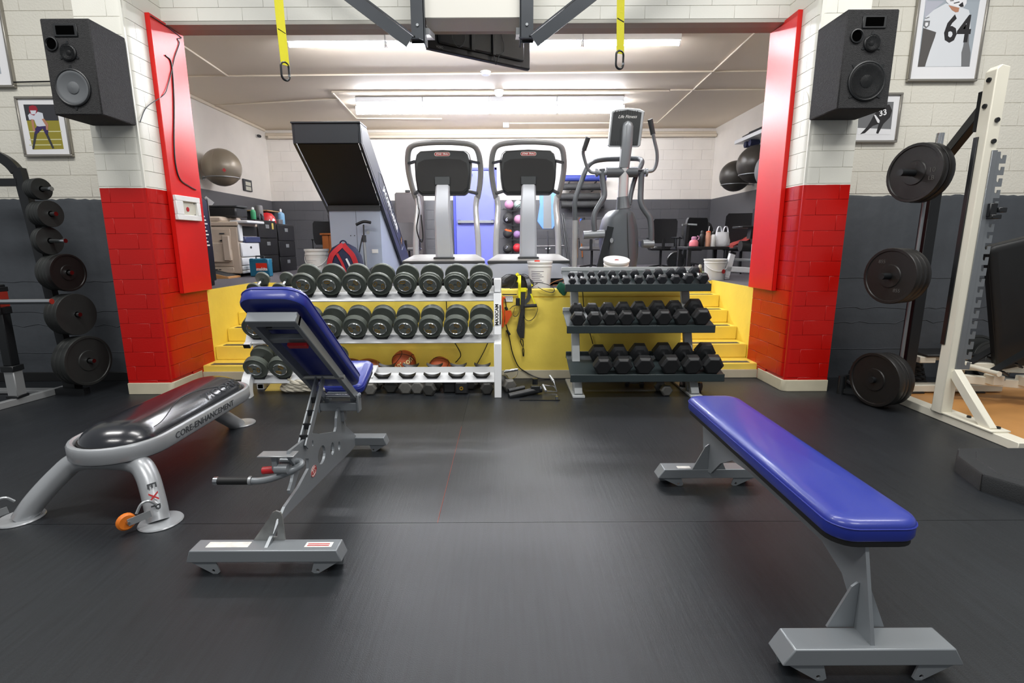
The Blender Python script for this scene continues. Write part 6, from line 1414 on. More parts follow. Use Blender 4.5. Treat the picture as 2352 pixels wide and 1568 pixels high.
# chairs
def office_chair(p, rz, label, m='chair_black', arms=True, w=.54, back=.52, mesh=False):
    t = empty('office_chair', label=label, cat='chair', M=Matrix.Translation(p) @ Matrix.Rotation(rz, 4, 'Z') @ Matrix.Scale(.77, 4))
    obj('seat', MB().box((-w/2, -.22, .44), (w/2, .24, .53), .035), m, t)
    bk = obj('backrest', MB().loft([[Vector((x*w*.5*k, .24 + .06*s + .10*(z - .6) - .04*(1 - x*x), z)) for x, s in ((-1, -.5), (-.5, -.5), (0, -.5), (.5, -.5), (1, -.5), (1, .5), (.5, .5), (0, .5), (-.5, .5), (-1, .5))] for z, k in ((.60, .82), (.66, .95), (.85, 1.0), (.60 + back*.9, .97), (.60 + back, .85))]), m, t)
    obj('back_post', MB().box((-.03, .22, .46), (.03, .26, .70), .004), 'black_metal', t)
    obj('gas_lift', MB().cyl((0, 0, .10), (0, 0, .44), .028, n=12), 'black_metal', t)
    for k in range(5):
        a = R_(72*k + 18); e = Vector((.28*math.cos(a), .28*math.sin(a), .07))
        lg_ = obj('base_leg', MB().bar((0, 0, .11), e, .045, .03), 'black_metal', t); obj('caster', MB().cyl(e + Vector((-.015, 0, -.042)), e + Vector((.015, 0, -.042)), .027, n=10), 'ink_black', lg_)
    if arms:
        for s in (-1, 1): obj('armrest', MB().box((s*(w/2 + .02) - .03, -.12, .70), (s*(w/2 + .02) + .03, .14, .73), .01).box((s*(w/2 + .02) - .012, 0, .48), (s*(w/2 + .02) + .012, .04, .70), .003), 'black_plastic', t)
    return t
office_chair((-3.22, 9.3, H), R_(200), 'black mesh-backed chair between the filing cabinets and the climbing machine', arms=True)
office_chair((-1.86, 10.0, H), R_(172), 'grey leather office chair behind the climbing machine', 'chair_grey')
office_chair((1.55, 9.2, H), R_(165), 'grey office chair seen behind the elliptical trainer', 'chair_grey')
office_chair((2.72, 9.0, H), R_(175), 'black office chair right of the elliptical trainer')
office_chair((3.55, 9.9, H), R_(185), 'black chair with a dark jacket draped over its back')
jk = MB()
for i in range(9): pass
obj_ = thing1('jacket', MB().loft([[Vector((3.55 + r*math.cos(a)*1.2, 9.60 + .09*r*math.sin(a)*3 - .02, z + .03*math.sin(3*a))) for a in [2*math.pi*k/14 for k in range(14)]] for z, r in ((1.42, .20), (1.50, .24), (1.62, .24), (1.70, .21), (1.75, .12))]), 'foam_black', 'dark bunched jacket hanging on the chair beside the water bottles', 'jacket')
office_chair((3.62, 7.9, H), R_(160), 'large black leather office chair near the right red board', w=.70, back=.56)
office_chair((3.02, 8.6, H), R_(200), 'low black chair behind the small black table')
# brown couch panel, wooden crate, ball behind the ladder
tp = empty('folded_massage_table', (-2.0, 11.0, H), label='dark padded massage table standing folded against the back wall', cat='massage table')
obj('panel', MB().box((-2.30, 10.95, H), (-1.72, 11.06, 2.42), .03), 'couch_dark', tp, world=True)
obj('panel', MB().box((-2.30, 11.08, H), (-1.72, 11.19, 2.40), .03), 'couch_dark', tp, world=True)
obj('clip', MB().box((-2.08, 10.98, 2.42), (-1.98, 11.04, 2.47), .006), 'ink_black', tp, world=True)
wo = empty('wooden_crate', (-2.75, 8.6, H), label='orange-brown wooden crate beside the climbing machine', cat='crate')
for k in range(4): obj('slat', MB().box((-3.02 + .11*k, 8.55, H), (-2.92 + .11*k, 8.57, 1.52), .003), 'wood_orange', wo, world=True)
obj('frame', MB().box((-3.03, 8.57, H), (-2.58, 8.97, 1.52), .005), 'wood_orange', wo, world=True)
obj('top', MB().box((-3.05, 8.53, 1.52), (-2.56, 8.99, 1.55), .004), 'wood_orange', wo, world=True)
gym_ball((-2.66, 8.78, 1.862), .31, 'ball_grey', 'pale grey exercise ball half hidden behind the climbing machine', BXL, False)
# white buckets
def bucket(p, r, h, label, lid=True, lab=0, wire=True):
    t = empty('plastic_bucket', p, label=label, cat='bucket'); p = Vector(p)
    b = obj('pail', MB().lathe([(r*.86, 0), (r*.87, .004), (r*.985, h*.80), (r*1.03, h*.81), (r*1.03, h*.84), (r, h*.85), (r, h*.93)], p, n=32), 'white_plastic', t, world=True)
    if lid: obj('lid', MB().lathe([(r*1.06, h*.93), (r*1.07, h), (r*1.0, h*1.0), (r*.97, h*.985), (.001, h*.985)], p, n=32), 'white_plastic', t, world=True)
    if wire:
        pts = [p + Vector((r*1.04*math.cos(a), -r*1.04*abs(math.sin(a))*.9 - .01, h*.80 - .42*h*math.sin(a) * .9)) for a in [math.pi*k/16 for k in range(17)]]
        obj('bail', MB().tube(pts, .004, 5), 'white_plastic', t, world=True)
    if lab:
        n = 14; a0, a1 = (-150, -55); q = []
        me = MB()
        for i in range(n + 1):
            a = R_(a0 + (a1 - a0) * i / n); rr = lambda z: (r*.87 + (r*.985 - r*.87) * z / (h*.8)) + .0012
            q.append([p + Vector((rr(z)*math.cos(a), rr(z)*math.sin(a), z)) for z in (h*.18, h*.72)])
        me.add([v for s in q for v in s], [(2*i, 2*i + 2, 2*i + 3, 2*i + 1) for i in range(n)])
        l_ = obj('label', me, 'sticker_white', b, world=True)
        for k in range(7):
            z = h*(.25 + .065*k); a0_, a1_ = -140, -75 - (k % 3)*9
            obj('print_line', MB().tube([p + Vector(((rr(z) + .001)*math.cos(R_(a0_ + (a1_-a0_)*i/8)), (rr(z) + .001)*math.sin(R_(a0_ + (a1_-a0_)*i/8)), z)) for i in range(9)], .0022, 4), 'pic_shade' if lab == 1 else 'pic_navy', l_, world=True)
    return t
bucket((at(729, 600, 6.95).x, 6.95, H), .15, .41, 'white plastic bucket with bail handle beside the red and navy backpack', lab=1)
bk2 = bucket((at(1240, 620, 5.50).x, 5.50, H), .128, .285, 'white plastic bucket with printed blue label in front of the right treadmill', lab=2, wire=False)
obj('red_tab', MB().box((at(1228, 597, 5.40).x, 5.40, 1.183), (at(1240, 597, 5.40).x, 5.44, 1.197)), 'case_red', bk2, world=True)
bk3 = bucket((at(1412, 605, 5.26).x, 5.26, H), .123, .285, 'round white bucket with flat red-marked lid behind the green dumbbell rack', wire=False)
obj('lid_mark', MB().prism([(-.02, -.012), (.022, -.01), (.018, .008), (0, .014), (-.018, .004)], frame((at(1412, 605, 5.26).x, 5.26, H + .2812), (1, 0, 0), (0, 1, 0)), .002), 'badge_red', bk3, world=True)
bk3.rotation_euler.x = R_(16); bk3.location.z += .035
bk4 = bucket((at(1643, 622, 6.60).x, 6.62, H), .135, .265, 'white bucket with small dark logo beside the white bench frame')
obj('logo', MB().prism(circ(0, 0, .026, .028, 14), frame((at(1643, 622, 6.6).x + .06, 6.492, H + .11), (1, .3, 0), (0, 0, 1)), .002), 'badge_red', bk4, world=True)
# backpack
bp = empty('backpack', (-1.98, 6.45, H), label='red and navy backpack on the stage in front of the climbing machine', cat='backpack')
c = Vector((at(790, 600, 6.3).x, 6.38, H))
rings = []
for z, wx, wy in ((0, .20, .12), (.04, .225, .14), (.18, .225, .14), (.33, .20, .13), (.43, .14, .10), (.48, .05, .05)):
    rings.append([c + Vector((wx*math.copysign(abs(math.cos(a))**.7, math.cos(a)) - .03*z, wy*math.copysign(abs(math.sin(a))**.7, math.sin(a)), z)) for a in [2*math.pi*k/18 for k in range(18)]])
obj('body', MB().loft(rings), 'bag_navy', bp, world=True)
for s in (-1, 1):
    obj('red_panel', MB().ribbon(spline([c + Vector((s*.16, -.135, .03)), c + Vector((s*.17, -.135, .18)), c + Vector((s*.13, -.135, .33)), c + Vector((s*.05, -.115, .42)), c + Vector((0, -.07, .47))], 5), .06, .008, (1, 0, .4*s)), 'bag_red', bp, world=True)
obj('red_stripe', MB().ribbon(spline([c + Vector((-.06, -.140, .36)), c + Vector((.0, -.148, .24)), c + Vector((.05, -.155, .08)), c + Vector((.07, -.152, .02))], 5), .03, .006, (1, 0, 0)), 'bag_red', bp, world=True)
obj('white_stripe', MB().ribbon(spline([c + Vector((.05, -.146, .30)), c + Vector((.09, -.150, .21)), c + Vector((.12, -.150, .10))], 5), .022, .006, (1, 0, 0)), 'bag_white', bp, world=True)
obj('haul_loop', MB().tube(arc(c + Vector((-.02, 0, .475)), .04, 0, 180, 8), .009, 6), 'bag_navy', bp, world=True)
# floor pump
fp = empty('bicycle_pump', (at(838, 590, 6.45).x, 6.45, H), label='silver floor pump with black T-handle leaning by the climbing machine', cat='pump')
a, b = at(840, 590, 6.5), at(836, 512, 6.62)
a = Vector((a.x, a.y, H)); obj('barrel', MB().cyl(a, at(836, 548, 6.55), .019, n=12), 'silver', fp, world=True)
obj('rod', MB().cyl(at(836, 548, 6.55), at(835, 516, 6.6), .010, n=8), 'black_metal', fp, world=True)
obj('handle', MB().tube(spline([at(818, 516, 6.6), at(835, 509, 6.6), at(852, 511, 6.6)], 5), .018, 10), 'black_plastic', fp, world=True)
obj('collar', MB().cyl(at(837, 556, 6.55), at(836, 540, 6.55), .027, n=12), 'grip_dark', fp, world=True)
obj('gauge', MB().cyl(at(845, 534, 6.53), at(845, 534, 6.50), .022, n=14), 'silver', fp, world=True)
obj('hose', MB().tube(spline([at(832, 545, 6.55), at(826, 575, 6.5), at(823, 600, 6.5), at(828, 615, 6.5)], 5), .008, 6), 'ink_black', fp, world=True)
obj('base_foot', MB().box((a.x - .10, a.y - .03, H), (a.x + .10, a.y + .03, H + .015), .004), 'black_metal', fp, world=True)
thing1('gear_bag', MB().ball((at(862, 600, 6.3).x, 6.33, H + .10), .115, 14, .9), 'grip_black', 'dark grey bag slumped between backpack and left treadmill', 'bag')
# ------------------------------------------------------------------ back wall
mr_ = empty('medicine_ball_rack', (.18, 11.25, 1.2), label='black wall rack with V-shaped arms holding medicine balls', cat='rack')
YB_ = 11.14
sx_ = at(1178, 520, YB_ + .1).x
obj('spine', MB().box((sx_ - .012, BYB - .05, 1.15), (sx_ + .012, BYB - .008, 2.28), .002), 'black_metal', mr_, world=True)
zoom = lambda a, b: (1140 + a/6.03, 380 + b/6.03)
mb_ = [((177, 540), 62, 'pink', 'pink medicine ball top left'), ((302, 540), 57, 'mint', 'pale mint and black medicine ball top right'), ((162, 730), 70, 'foam_black', 'dark medicine ball numbered 6 second row left'), ((305, 745), 60, 'pink', 'pink medicine ball second row right'),
       ((157, 940), 66, 'foam_black', 'black and orange medicine ball third row left'), ((288, 955), 52, 'purple', 'purple medicine ball third row right'), ((155, 1150), 64, 'foam_black', 'charcoal medicine ball numbered 7 bottom left'), ((290, 1140), 60, 'ball_red', 'red medicine ball bottom right')]
for k, (pc, r, m, nm) in enumerate(mb_):
    c = at(*zoom(*pc), YB_); rr = r / 6.03 / 1165 * 10.95
    t = empty('medicine_ball', (c.x, c.y, c.z - rr), label=nm + ' on the wall rack', cat='ball', group='medicine balls on the back wall rack')
    obj('ball', MB().ball(c, rr, 20), m, t, world=True)
    if k == 2: text('number', '6', .11, frame(c + Vector((-.03, -rr - .001, -.03)), (1, 0, -.25), (.25, 0, 1)), 'pic_shade', t)
    if k == 6: text('number', '7', .09, frame(c + Vector((-.02, -rr - .001, .02)), (1, 0, -.4), (.4, 0, 1)), 'pic_shade', t)
    if k == 4: obj('orange_band', MB().lathe([(rr*.80, rr*.62), (rr*.55, rr*.85), (.001, rr*1.012)], c, (.2, -.2, .9), 16, caps=False), 'orange_cord', t, world=True)
    if k == 1: obj('black_band', MB().lathe([(rr*.93, rr*.42), (rr*.6, rr*.82), (.001, rr*1.012)], c, (.5, -.3, -.8), 16, caps=False), 'foam_black', t, world=True)
    s = -1 if k % 2 == 0 else 1
    obj('arm', MB().bar(Vector((sx_, YB_ - .06, c.z - rr - .045)), Vector((sx_ + s*.21, YB_ - .06, c.z - rr + .012)), .016, .016).bar(Vector((sx_, YB_ + .10, c.z - rr - .045)), Vector((sx_ + s*.21, YB_ + .10, c.z - rr + .012)), .016, .016).bar(Vector((sx_, YB_ - .06, c.z - rr - .045)), Vector((sx_, BYB - .02, c.z - rr - .045)), .016, .016), 'black_metal', mr_, world=True)
FR = [((1287, 409), (1392, 409), .065, 'foam_blue', 'blue foam roller, topmost in the wall stack'), ((1290, 429), (1384, 429), .068, 'foam_black', 'speckled black foam roller directly below the blue one'), ((1282, 452), (1378, 452), .075, 'foam_black', 'longest speckled black foam roller in the wall stack'), ((1289, 470), (1387, 470), .075, 'foam_black', 'plain black foam roller at the bottom of the wall stack')]
for a, b, r, m, lab in FR:
    p, q = at(*a, 11.12), at(*b, 11.12); ax = (q - p)
    t = empty('foam_roller', tuple((p + q)/2), label=lab, cat='foam roller', group='foam rollers on the back wall')
    obj('roller', MB().lathe([(r*.35, 0), (r*.95, 0), (r, .01), (r, ax.length - .01), (r*.95, ax.length), (r*.35, ax.length)], p, ax, 20), m, t, world=True)
    obj('hanger', MB().bar(Vector((p.x + .2, 11.12, p.z - r - .012)), Vector((p.x + .2, BYB - .008, p.z - r - .012)), .02, .02).bar(Vector((q.x - .2, 11.12, p.z - r - .012)), Vector((q.x - .2, BYB - .008, p.z - r - .012)), .02, .02), 'black_metal', t, world=True)
im = empty('inversion_table', (.88, 10.6, H), label='blue and grey padded inversion table behind the right treadmill', cat='exercise machine')
Y_ = 10.6
pp = [at(x, y, Y_) for x, y in ((1238, 440), (1276, 440), (1280, 505), (1270, 526), (1246, 526), (1234, 508), (1240, 470))]
obj('pad', MB().prism([(p.x, p.z) for p in pp], frame((0, Y_ + .03, 0), (1, 0, 0), (0, 0, 1)), .05), 'mat_blue', im, world=True, bevel=.012)
pp = [at(x, y, Y_) for x, y in ((1248, 442), (1265, 442), (1267, 525), (1248, 525))]
obj('stripe', MB().prism([(p.x, p.z) for p in pp], frame((0, Y_ - .02, 0), (1, 0, 0), (0, 0, 1)), .008), 'mat_grey', im, world=True)
obj('post', MB().cyl(at(1258, 530, Y_), at(1259, 566, Y_), .014, n=10), 'chrome', im, world=True)
obj('post', MB().cyl(at(1259, 566, Y_), Vector((at(1259, 566, Y_).x, Y_, H)), .02, n=10), 'black_metal', im, world=True)
obj('ankle_bar', MB().cyl(at(1232, 565, Y_), at(1296, 564, Y_), .014, n=8), 'chrome', im, world=True)
for x in (1255, 1263): obj('clamp', MB().ball(at(x, 572, Y_), .03, 8), 'chrome', im, world=True)
# poles and bands in the corner behind the elliptical trainer
for k, (a, b, m, r, lab) in enumerate((((1290, 492), (1306, 596), 'black_metal', .018, 'tall black pole leaning furthest left against the back wall'), ((1283, 497), (1298, 596), 'dark_grey', .014, 'dark grey pole leaning between the black poles'), ((1294, 490), (1312, 592), 'black_metal', .012, 'thin black pole leaning right of the others'), ((1325, 503), (1325, 592), 'amber', .02, 'amber resistance band hanging beside the elliptical trainer'), ((1331, 500), (1338, 590), 'wood_orange', .014, 'orange-brown resistance band hanging beside the elliptical trainer'), ((1334, 502), (1335, 540), 'mat_blue_dark', .03, 'bright blue resistance band hanging by the elliptical trainer'), ((1340, 500), (1342, 545), 'foam_black', .03, 'black strap hanging right of the blue band'))):
    p, q = at(*a, 10.9 if k < 3 else BYB - r - .001), at(*b, 10.5 if k < 3 else BYB - r - .001)
    if k < 3: q.z = H
    thing1('pole' if k < 3 else 'resistance_band', MB().tube([p, (p + q)/2, q], r, 8), m, lab, 'pole' if k < 3 else 'resistance band')
# ------------------------------------------------------------------ stage: right side
tb = empty('low_table', (2.95, 7.3, H), label='low black side table holding water bottles and a plastic bag', cat='table')
tz = 1.315
xa, xb = at(1580, 567, 7.1).x, at(1676, 567, 7.1).x
obj('tabletop', MB().box((xa, 7.1, tz - .04), (xb, 7.55, tz), .006), 'file_black', tb, world=True)
for x_ in (xa + .03, xb - .03):
    for y_ in (7.13, 7.52): obj('leg', MB().box((x_ - .025, y_ - .025, H), (x_ + .025, y_ + .025, tz - .04), .003), 'file_black', tb, world=True)
pb_ = empty('bottle', (at(1593, 565, 7.25).x, 7.25, tz), label='round pink water bottle with pale lid on the low table', cat='bottle')
q = Vector((at(1593, 565, 7.25).x, 7.25, tz))
obj('body', MB().lathe([(.05, 0), (.062, .01), (.062, .06), (.05, .085), (.032, .095)], q, n=18), 'pink_bottle', pb_, world=True)
obj('lid', MB().lathe([(.034, .094), (.036, .13), (.02, .14)], q, n=16), 'pink', pb_, world=True)
obj('handle', MB().tube(arc(q + Vector((.045, 0, .12)), .025, -90, 90, 6), .009, 6), 'pink', pb_, world=True)
bottle((at(1611, 566, 7.25).x, 7.25, tz), .036, .22, 'ink_black', 'black_plastic', 'tall black water bottle on the low table', .6)
tu = bottle((at(1625, 566, 7.25).x, 7.25, tz), .034, .215, 'peach', 'orange_cord', 'peach tumbler with straw on the low table', .95, cap_h=.08)
obj('straw', MB().cyl(Vector((at(1625, 566, 7.25).x, 7.25, tz + .2)), Vector((at(1627, 566, 7.25).x, 7.26, tz + .28)), .006, n=8), 'white_plastic', tu, world=True)
bottle((at(1637, 566, 7.25).x, 7.25, tz), .037, .21, 'white_plastic', 'ink_black', 'white bottle with faint red print on the low table', .6)
q = Vector((at(1658, 566, 7.28).x, 7.3, tz)); bg = empty('plastic_bag', tuple(q), label='white plastic carrier bag standing on the low table', cat='bag')
rings = []
for z, wx, wy in ((0.003, .10, .07), (.02, .115, .08), (.08, .11, .075), (.15, .095, .06), (.20, .09, .035)):
    rings.append([q + Vector((wx*math.cos(a) * (1 + .05*math.sin(7*a + z*40)), wy*math.sin(a) * (1 + .06*math.cos(5*a)), z)) for a in [2*math.pi*k/28 for k in range(28)]])
obj('sack', MB().loft(rings), 'plastic_bag', bg, world=True)
for s in (-1, 1): obj('bag_handle', MB().ribbon([q + Vector((s*.045 + .036*math.cos(R_(a)), 0, .17 + .11*math.sin(R_(a)))) for a in range(0, 181, 20)], .035, .006, (0, 1, 0)), 'plastic_bag', bg, world=True)
thing1('red_cloth', MB().loft([[at(x, y, 7.6) + Vector((0, .12*math.sin(a), .022*math.cos(a) + .01*math.sin(3*a + x))) for a in [2*math.pi*k/10 for k in range(10)]] for x, y in ((1676, 566), (1685, 560), (1696, 558), (1706, 553), (1716, 548), (1722, 546))]), 'cloth_red', 'crumpled dark red cloth lying on the black leather chair', 'cloth')
bottle((at(1606, 640, 6.5).x, 6.5, H), .032, .20, 'olive', 'panel_grey', 'olive bottle with pale loop cap standing on the stage floor', .6)
for k, (x, y, lab) in enumerate(((1590, 597, 'crumpled pale green magazine under the low table'), (1630, 603, 'flat dark green papers under the low table'))):
    p = atz(x, y + 26, H); thing1('magazine', MB().box((p.x - .12, p.y - .08, H + .001), (p.x + .12, p.y + .08, H + .02 + .02*k), .004), 'leaf_green', lab, 'magazine')
wbn = empty('leg_curl_bench', (3.15, 6.7, H), label='white steel bench frame with black roller pad beside the right red board', cat='bench')
Yb = 6.62
for a, b, w_ in (((1667, 638), (1682, 581), .07), ((1668, 617), (1745, 622), .07), ((1733, 560), (1729, 622), .06)):
    obj('frame_tube', MB().bar(at(*a, Yb), at(*b, Yb), w_, w_*.8, up=(0, 1, 0), bev=.006), 'white_paint', wbn, world=True)
obj('cross_bar', MB().cyl(at(1680, 596, Yb + .05), at(1745, 597, Yb + .05), .018, n=10), 'silver', wbn, world=True)
obj('foot_tube', MB().bar(Vector((at(1668, 640, Yb).x, Yb - .02, H + .03)), Vector((at(1668, 640, Yb).x, Yb + .6, H + .03)), .07, .06, bev=.006), 'white_paint', wbn, world=True)
obj('end_cap', MB().bar(at(1681, 583, Yb), at(1683, 578, Yb), .074, .06, up=(0, 1, 0)), 'ink_black', wbn, world=True)
obj('roller_pad', MB().cyl(at(1700, 565, Yb + .1), at(1760, 566, Yb + .1), .07, n=18), 'black_rubber', wbn, world=True)
obj('upright', MB().box((at(1734, 500, Yb).x, Yb, 1.35), (at(1752, 500, Yb).x, Yb + .08, 1.80), .006), 'black_metal', wbn, world=True)
obj('seat_support', MB().bar(at(1726, 523, Yb + .05), at(1722, 548, Yb + .05), .04, .10, up=(0, 1, 0)).box(at(1705, 523, Yb) , at(1745, 520, Yb + .3), .006), 'black_metal', wbn, world=True)
# black shopping trolley-like machine behind the rack
bm = empty('spin_bike', (2.45, 8.0, H), label='small black exercise bike behind the hex dumbbells', cat='exercise bike')
q = at(1567, 600, 7.8)
obj('frame', MB().bar((q.x - .18, 7.8, H + .05), (q.x + .16, 7.8, H + .42), .05, .05).bar((q.x + .02, 7.8, H + .25), (q.x + .05, 7.8, H + .72), .045, .045, up=(0, 1, 0)).bar((q.x - .2, 7.8, H + .03), (q.x + .2, 7.8, H + .03), .05, .05), 'black_metal', bm, world=True)
obj('flywheel', MB().lathe([(.02, -.02), (.13, -.02), (.14, 0), (.13, .02), (.02, .02)], (q.x - .1, 7.8, H + .2), (0, 1, 0), 20), 'black_metal', bm, world=True)
obj('handlebar', MB().tube([(q.x - .06, 7.72, H + .73), (q.x + .05, 7.8, H + .74), (q.x + .16, 7.72, H + .73)], .014, 8), 'silver', bm, world=True)
obj('saddle', MB().box((q.x + .10, 7.74, H + .42), (q.x + .26, 7.86, H + .46), .015), 'chair_black', bm, world=True)
# ------------------------------------------------------------------ gear on and below the stage front
YF = YW - .022
ou = empty('wall_outlet', (at(1172, 680, YF).x, YW, .83), label='white electrical outlet on the yellow stage front', cat='outlet')
o0, o1 = at(1158, 679, YW - .004), at(1178, 693, YW - .004)
obj('plate', MB().box((o0.x, YW - .008, o1.z), (o1.x, YW - .0005, o0.z), .002), 'white_plastic', ou, world=True)
for k in range(2):
    cx = o0.x + (o1.x - o0.x) * (.45 + .32*k)
    for s in (-1, 1): obj('slot', MB().box((cx + s*.008 - .0015, YW - .0092, (o0.z + o1.z)/2 - .008), (cx + s*.008 + .0015, YW - .0079, (o0.z + o1.z)/2 + .008)), 'ink_black', ou, world=True)
ts = empty('suspension_trainer', (at(1200, 660, YF).x, YF, .2), label='black and yellow suspension trainer draped over the yellow stage edge', cat='suspension trainer')
Z8 = lambda a, b, d=YF: at(1140 + a/4.9, 620 + b/4.9, d)
obj('main_strap', MB().ribbon([Z8(300, 200, 5.10), Z8(300, 240), Z8(298, 330), Z8(296, 430), Z8(293, 560), Z8(295, 650), Z8(288, 765)], .045, .006, (1, 0, 0)), 'foam_black', ts, world=True)
obj('strap', MB().ribbon(spline([Z8(300, 420), Z8(255, 640, YF - .01), Z8(250, 690, YF - .01), Z8(285, 760, YF - .01)], 5), .035, .005, (1, 0, 0)), 'foam_black', ts, world=True)
obj('strap', MB().ribbon(spline([Z8(345, 90, 5.16), Z8(368, 160, 5.06), Z8(375, 250), Z8(355, 330), Z8(290, 390)], 5), .04, .005, (1, 0, 0)), 'dark_grey', ts, world=True)
obj('yellow_strap', MB().ribbon(spline([Z8(262, 60, 5.16), Z8(262, 130, 5.06), Z8(262, 230), Z8(268, 330), Z8(290, 400)], 5), .028, .005, (1, 0, 0)), 'strap_yellow', ts, world=True)
obj('yellow_strap', MB().ribbon(spline([Z8(385, 260), Z8(415, 330), Z8(440, 385)], 5), .014, .004, (1, 0, 0)), 'strap_yellow', ts, world=True)
obj('yellow_strap', MB().box(Z8(275, 200, YF - .006), Z8(340, 245, YF + .004), .002), 'strap_yellow', ts, world=True)
obj('handle', MB().cyl(Z8(318, 405, YF - .02), Z8(455, 398, YF - .02), .017, n=12), 'grip_black', ts, world=True)
obj('loop', MB().ribbon(spline([Z8(455, 398, YF - .02), Z8(462, 450, YF - .02), Z8(430, 530, YF - .015), Z8(375, 570, YF - .01), Z8(330, 555, YF - .01), Z8(312, 500, YF - .012)], 5), .022, .004, (0, 1, 0)), 'foam_black', ts, world=True)
obj('loop', MB().ribbon(spline([Z8(150, 440, YF - .02), Z8(190, 405, YF - .02), Z8(250, 400, YF - .02), Z8(255, 470, YF - .02), Z8(225, 520, YF - .02), Z8(190, 505, YF - .02), Z8(205, 430, YF - .02)], 5), .026, .004, (0, 1, 0)), 'foam_black', ts, world=True)
obj('buckle', MB().box(Z8(220, 315, YF - .02), Z8(265, 400, YF), .006), 'black_plastic', ts, world=True)
obj('carabiner', MB().tube([Z8(a, b, YF - .004) for a, b in ((275, 775), (268, 800), (290, 850), (302, 880), (305, 845), (300, 790))], .005, 6, closed=True), 'black_metal', ts, world=True)
obj('carabiner', MB().tube([Z8(a, b, YF - .004) for a, b in ((297, 880), (294, 905), (302, 970), (308, 970), (310, 900), (306, 880))], .005, 6, closed=True), 'black_metal', ts, world=True)
# pile of straps on the stage edge
hp_ = empty('strap_bundle', (at(1180, 640, 5.25).x, 5.25, .925), label='tangled black straps and foam handles piled on the stage edge', cat='straps')
zt = .926
obj('foam_handle', MB().cyl((at(1153, 650, 5.2).x, 5.20, zt + .04), (at(1180, 650, 5.2).x, 5.22, zt + .045), .026, n=14), 'grip_black', hp_, world=True)
obj('strap_loop', MB().ribbon(spline([Vector((at(x, 640, 5.14).x, 5.14 - .004*k, zt + z)) for k, (x, z) in enumerate(((1150, .10), (1165, .14), (1183, .13), (1182, .06), (1172, .0), (1155, -.04), (1150, -.02)))], 5), .032, .005, (0, 1, 0)), 'foam_black', hp_, world=True)
obj('strap_loop', MB().ribbon(spline([Vector((at(x, 640, 5.17).x, 5.17, zt + z)) for x, z in ((1188, .13), (1205, .14), (1216, .10), (1212, .03), (1222, .02), (1235, .05))], 5), .036, .005, (0, 1, 0)), 'foam_black', hp_, world=True)
obj('strap_loop', MB().ribbon(spline([Vector((at(x, 640, 5.10).x, 5.085 - .006*k, zt + z)) for k, (x, z) in enumerate(((1215, .05), (1240, .06), (1262, .035), (1273, -.005), (1268, -.035), (1252, -.02), (1235, .02)))], 5), .030, .005, (0, 1, 0)), 'foam_black', hp_, world=True)
obj('strap_mass', MB().loft([[Vector((at(1185, 640, 5.25).x + wx*math.cos(a)*(1 + .15*math.sin(5*a)), 5.25 + .07*math.sin(a), zt + z)) for a in [2*math.pi*k/16 for k in range(16)]] for z, wx in ((0.0, .17), (.05, .18), (.10, .13), (.135, .06))]), 'foam_black', hp_, world=True)
obj('yellow_tab', MB().ribbon(spline([Vector((at(1186, 640, 5.16).x, 5.16, zt + .15)), Vector((at(1193, 640, 5.14).x, 5.15, zt + .11)), Vector((at(1190, 640, 5.13).x, 5.14, zt + .06))], 4), .03, .004, (1, 0, 0)), 'strap_yellow', hp_, world=True)
obj('yellow_tab', MB().ribbon([Vector((at(1216, 640, 5.16).x, 5.15, zt + .05)), Vector((at(1222, 640, 5.14).x, 5.145, zt + .02))], .03, .004, (1, 0, 0)), 'strap_yellow', hp_, world=True)
# green cloth and tan strap behind the green rack
thing1('green_cloth', MB().loft([[Vector((at(1290, 650, 5.1).x + wx*math.cos(a)*.7 - .25*(z - .95), 5.10 + .03*math.sin(a), z)) for a in [2*math.pi*k/12 for k in range(12)]] for z, wx in ((.86, .02), (.89, .06), (.93, .08), (.96, .06), (.985, .02))]), 'green_cloth', 'dark green cloth bunched over the stage edge beside the green rack', 'cloth')
thing1('leather_strap', MB().ribbon(spline([Vector((at(x, 640, 5.35).x, 5.35, H + z)) for x, z in ((1262, .05), (1275, .08), (1290, .10), (1298, .11), (1290, .05), (1270, .04))], 5), .02, .004, (0, 1, 0)), 'tan_strap', 'tan leather strap on the stage behind the green cloth', 'strap')
# orange cord pack and black cable on the yellow wall
oc = empty('extension_cord', (at(1160, 720, YF).x, YF, .5), label='orange power cord with flat connector hanging behind the white rack post', cat='cord')
obj('cord', MB().tube(spline([Z8(72, 640), Z8(80, 500), Z8(66, 380), Z8(78, 310), Z8(98, 320)], 6), .011, 8), 'orange_cord', oc, world=True)
obj('connector', MB().prism([(p.x, p.z) for p in (Z8(98, 455), Z8(165, 455), Z8(175, 500), Z8(125, 590), Z8(98, 620))], frame((0, YF + .004, 0), (1, 0, 0), (0, 0, 1)), .02), 'orange_cord', oc, world=True)
bc = empty('power_cable', (at(1180, 800, YF).x, YF, 0), label='black power cable running down the yellow wall to the floor', cat='cable')
pts = [Z8(66, 275), Z8(230, 275)]
obj('cable', MB().tube(pts, .006, 6), 'ink_black', bc, world=True)
obj('cable', MB().tube(spline([Z8(95, 310), Z8(112, 430), Z8(100, 560), Z8(125, 670), Z8(150, 780), Z8(185, 940), Z8(250, 1085), Z8(330, 1145), Z8(410, 1190, YF - .01), Z8(500, 1218, YF - .03), Z8(620, 1225, YF - .02), Z8(830, 1222)], 6), .006, 6), 'ink_black', bc, world=True)
for a, b in (((118, 675), (150, 730)), ((103, 415), (125, 450))): obj('plug', MB().cyl(Z8(*a), Z8(*b), .014, n=10), 'black_plastic', bc, world=True)
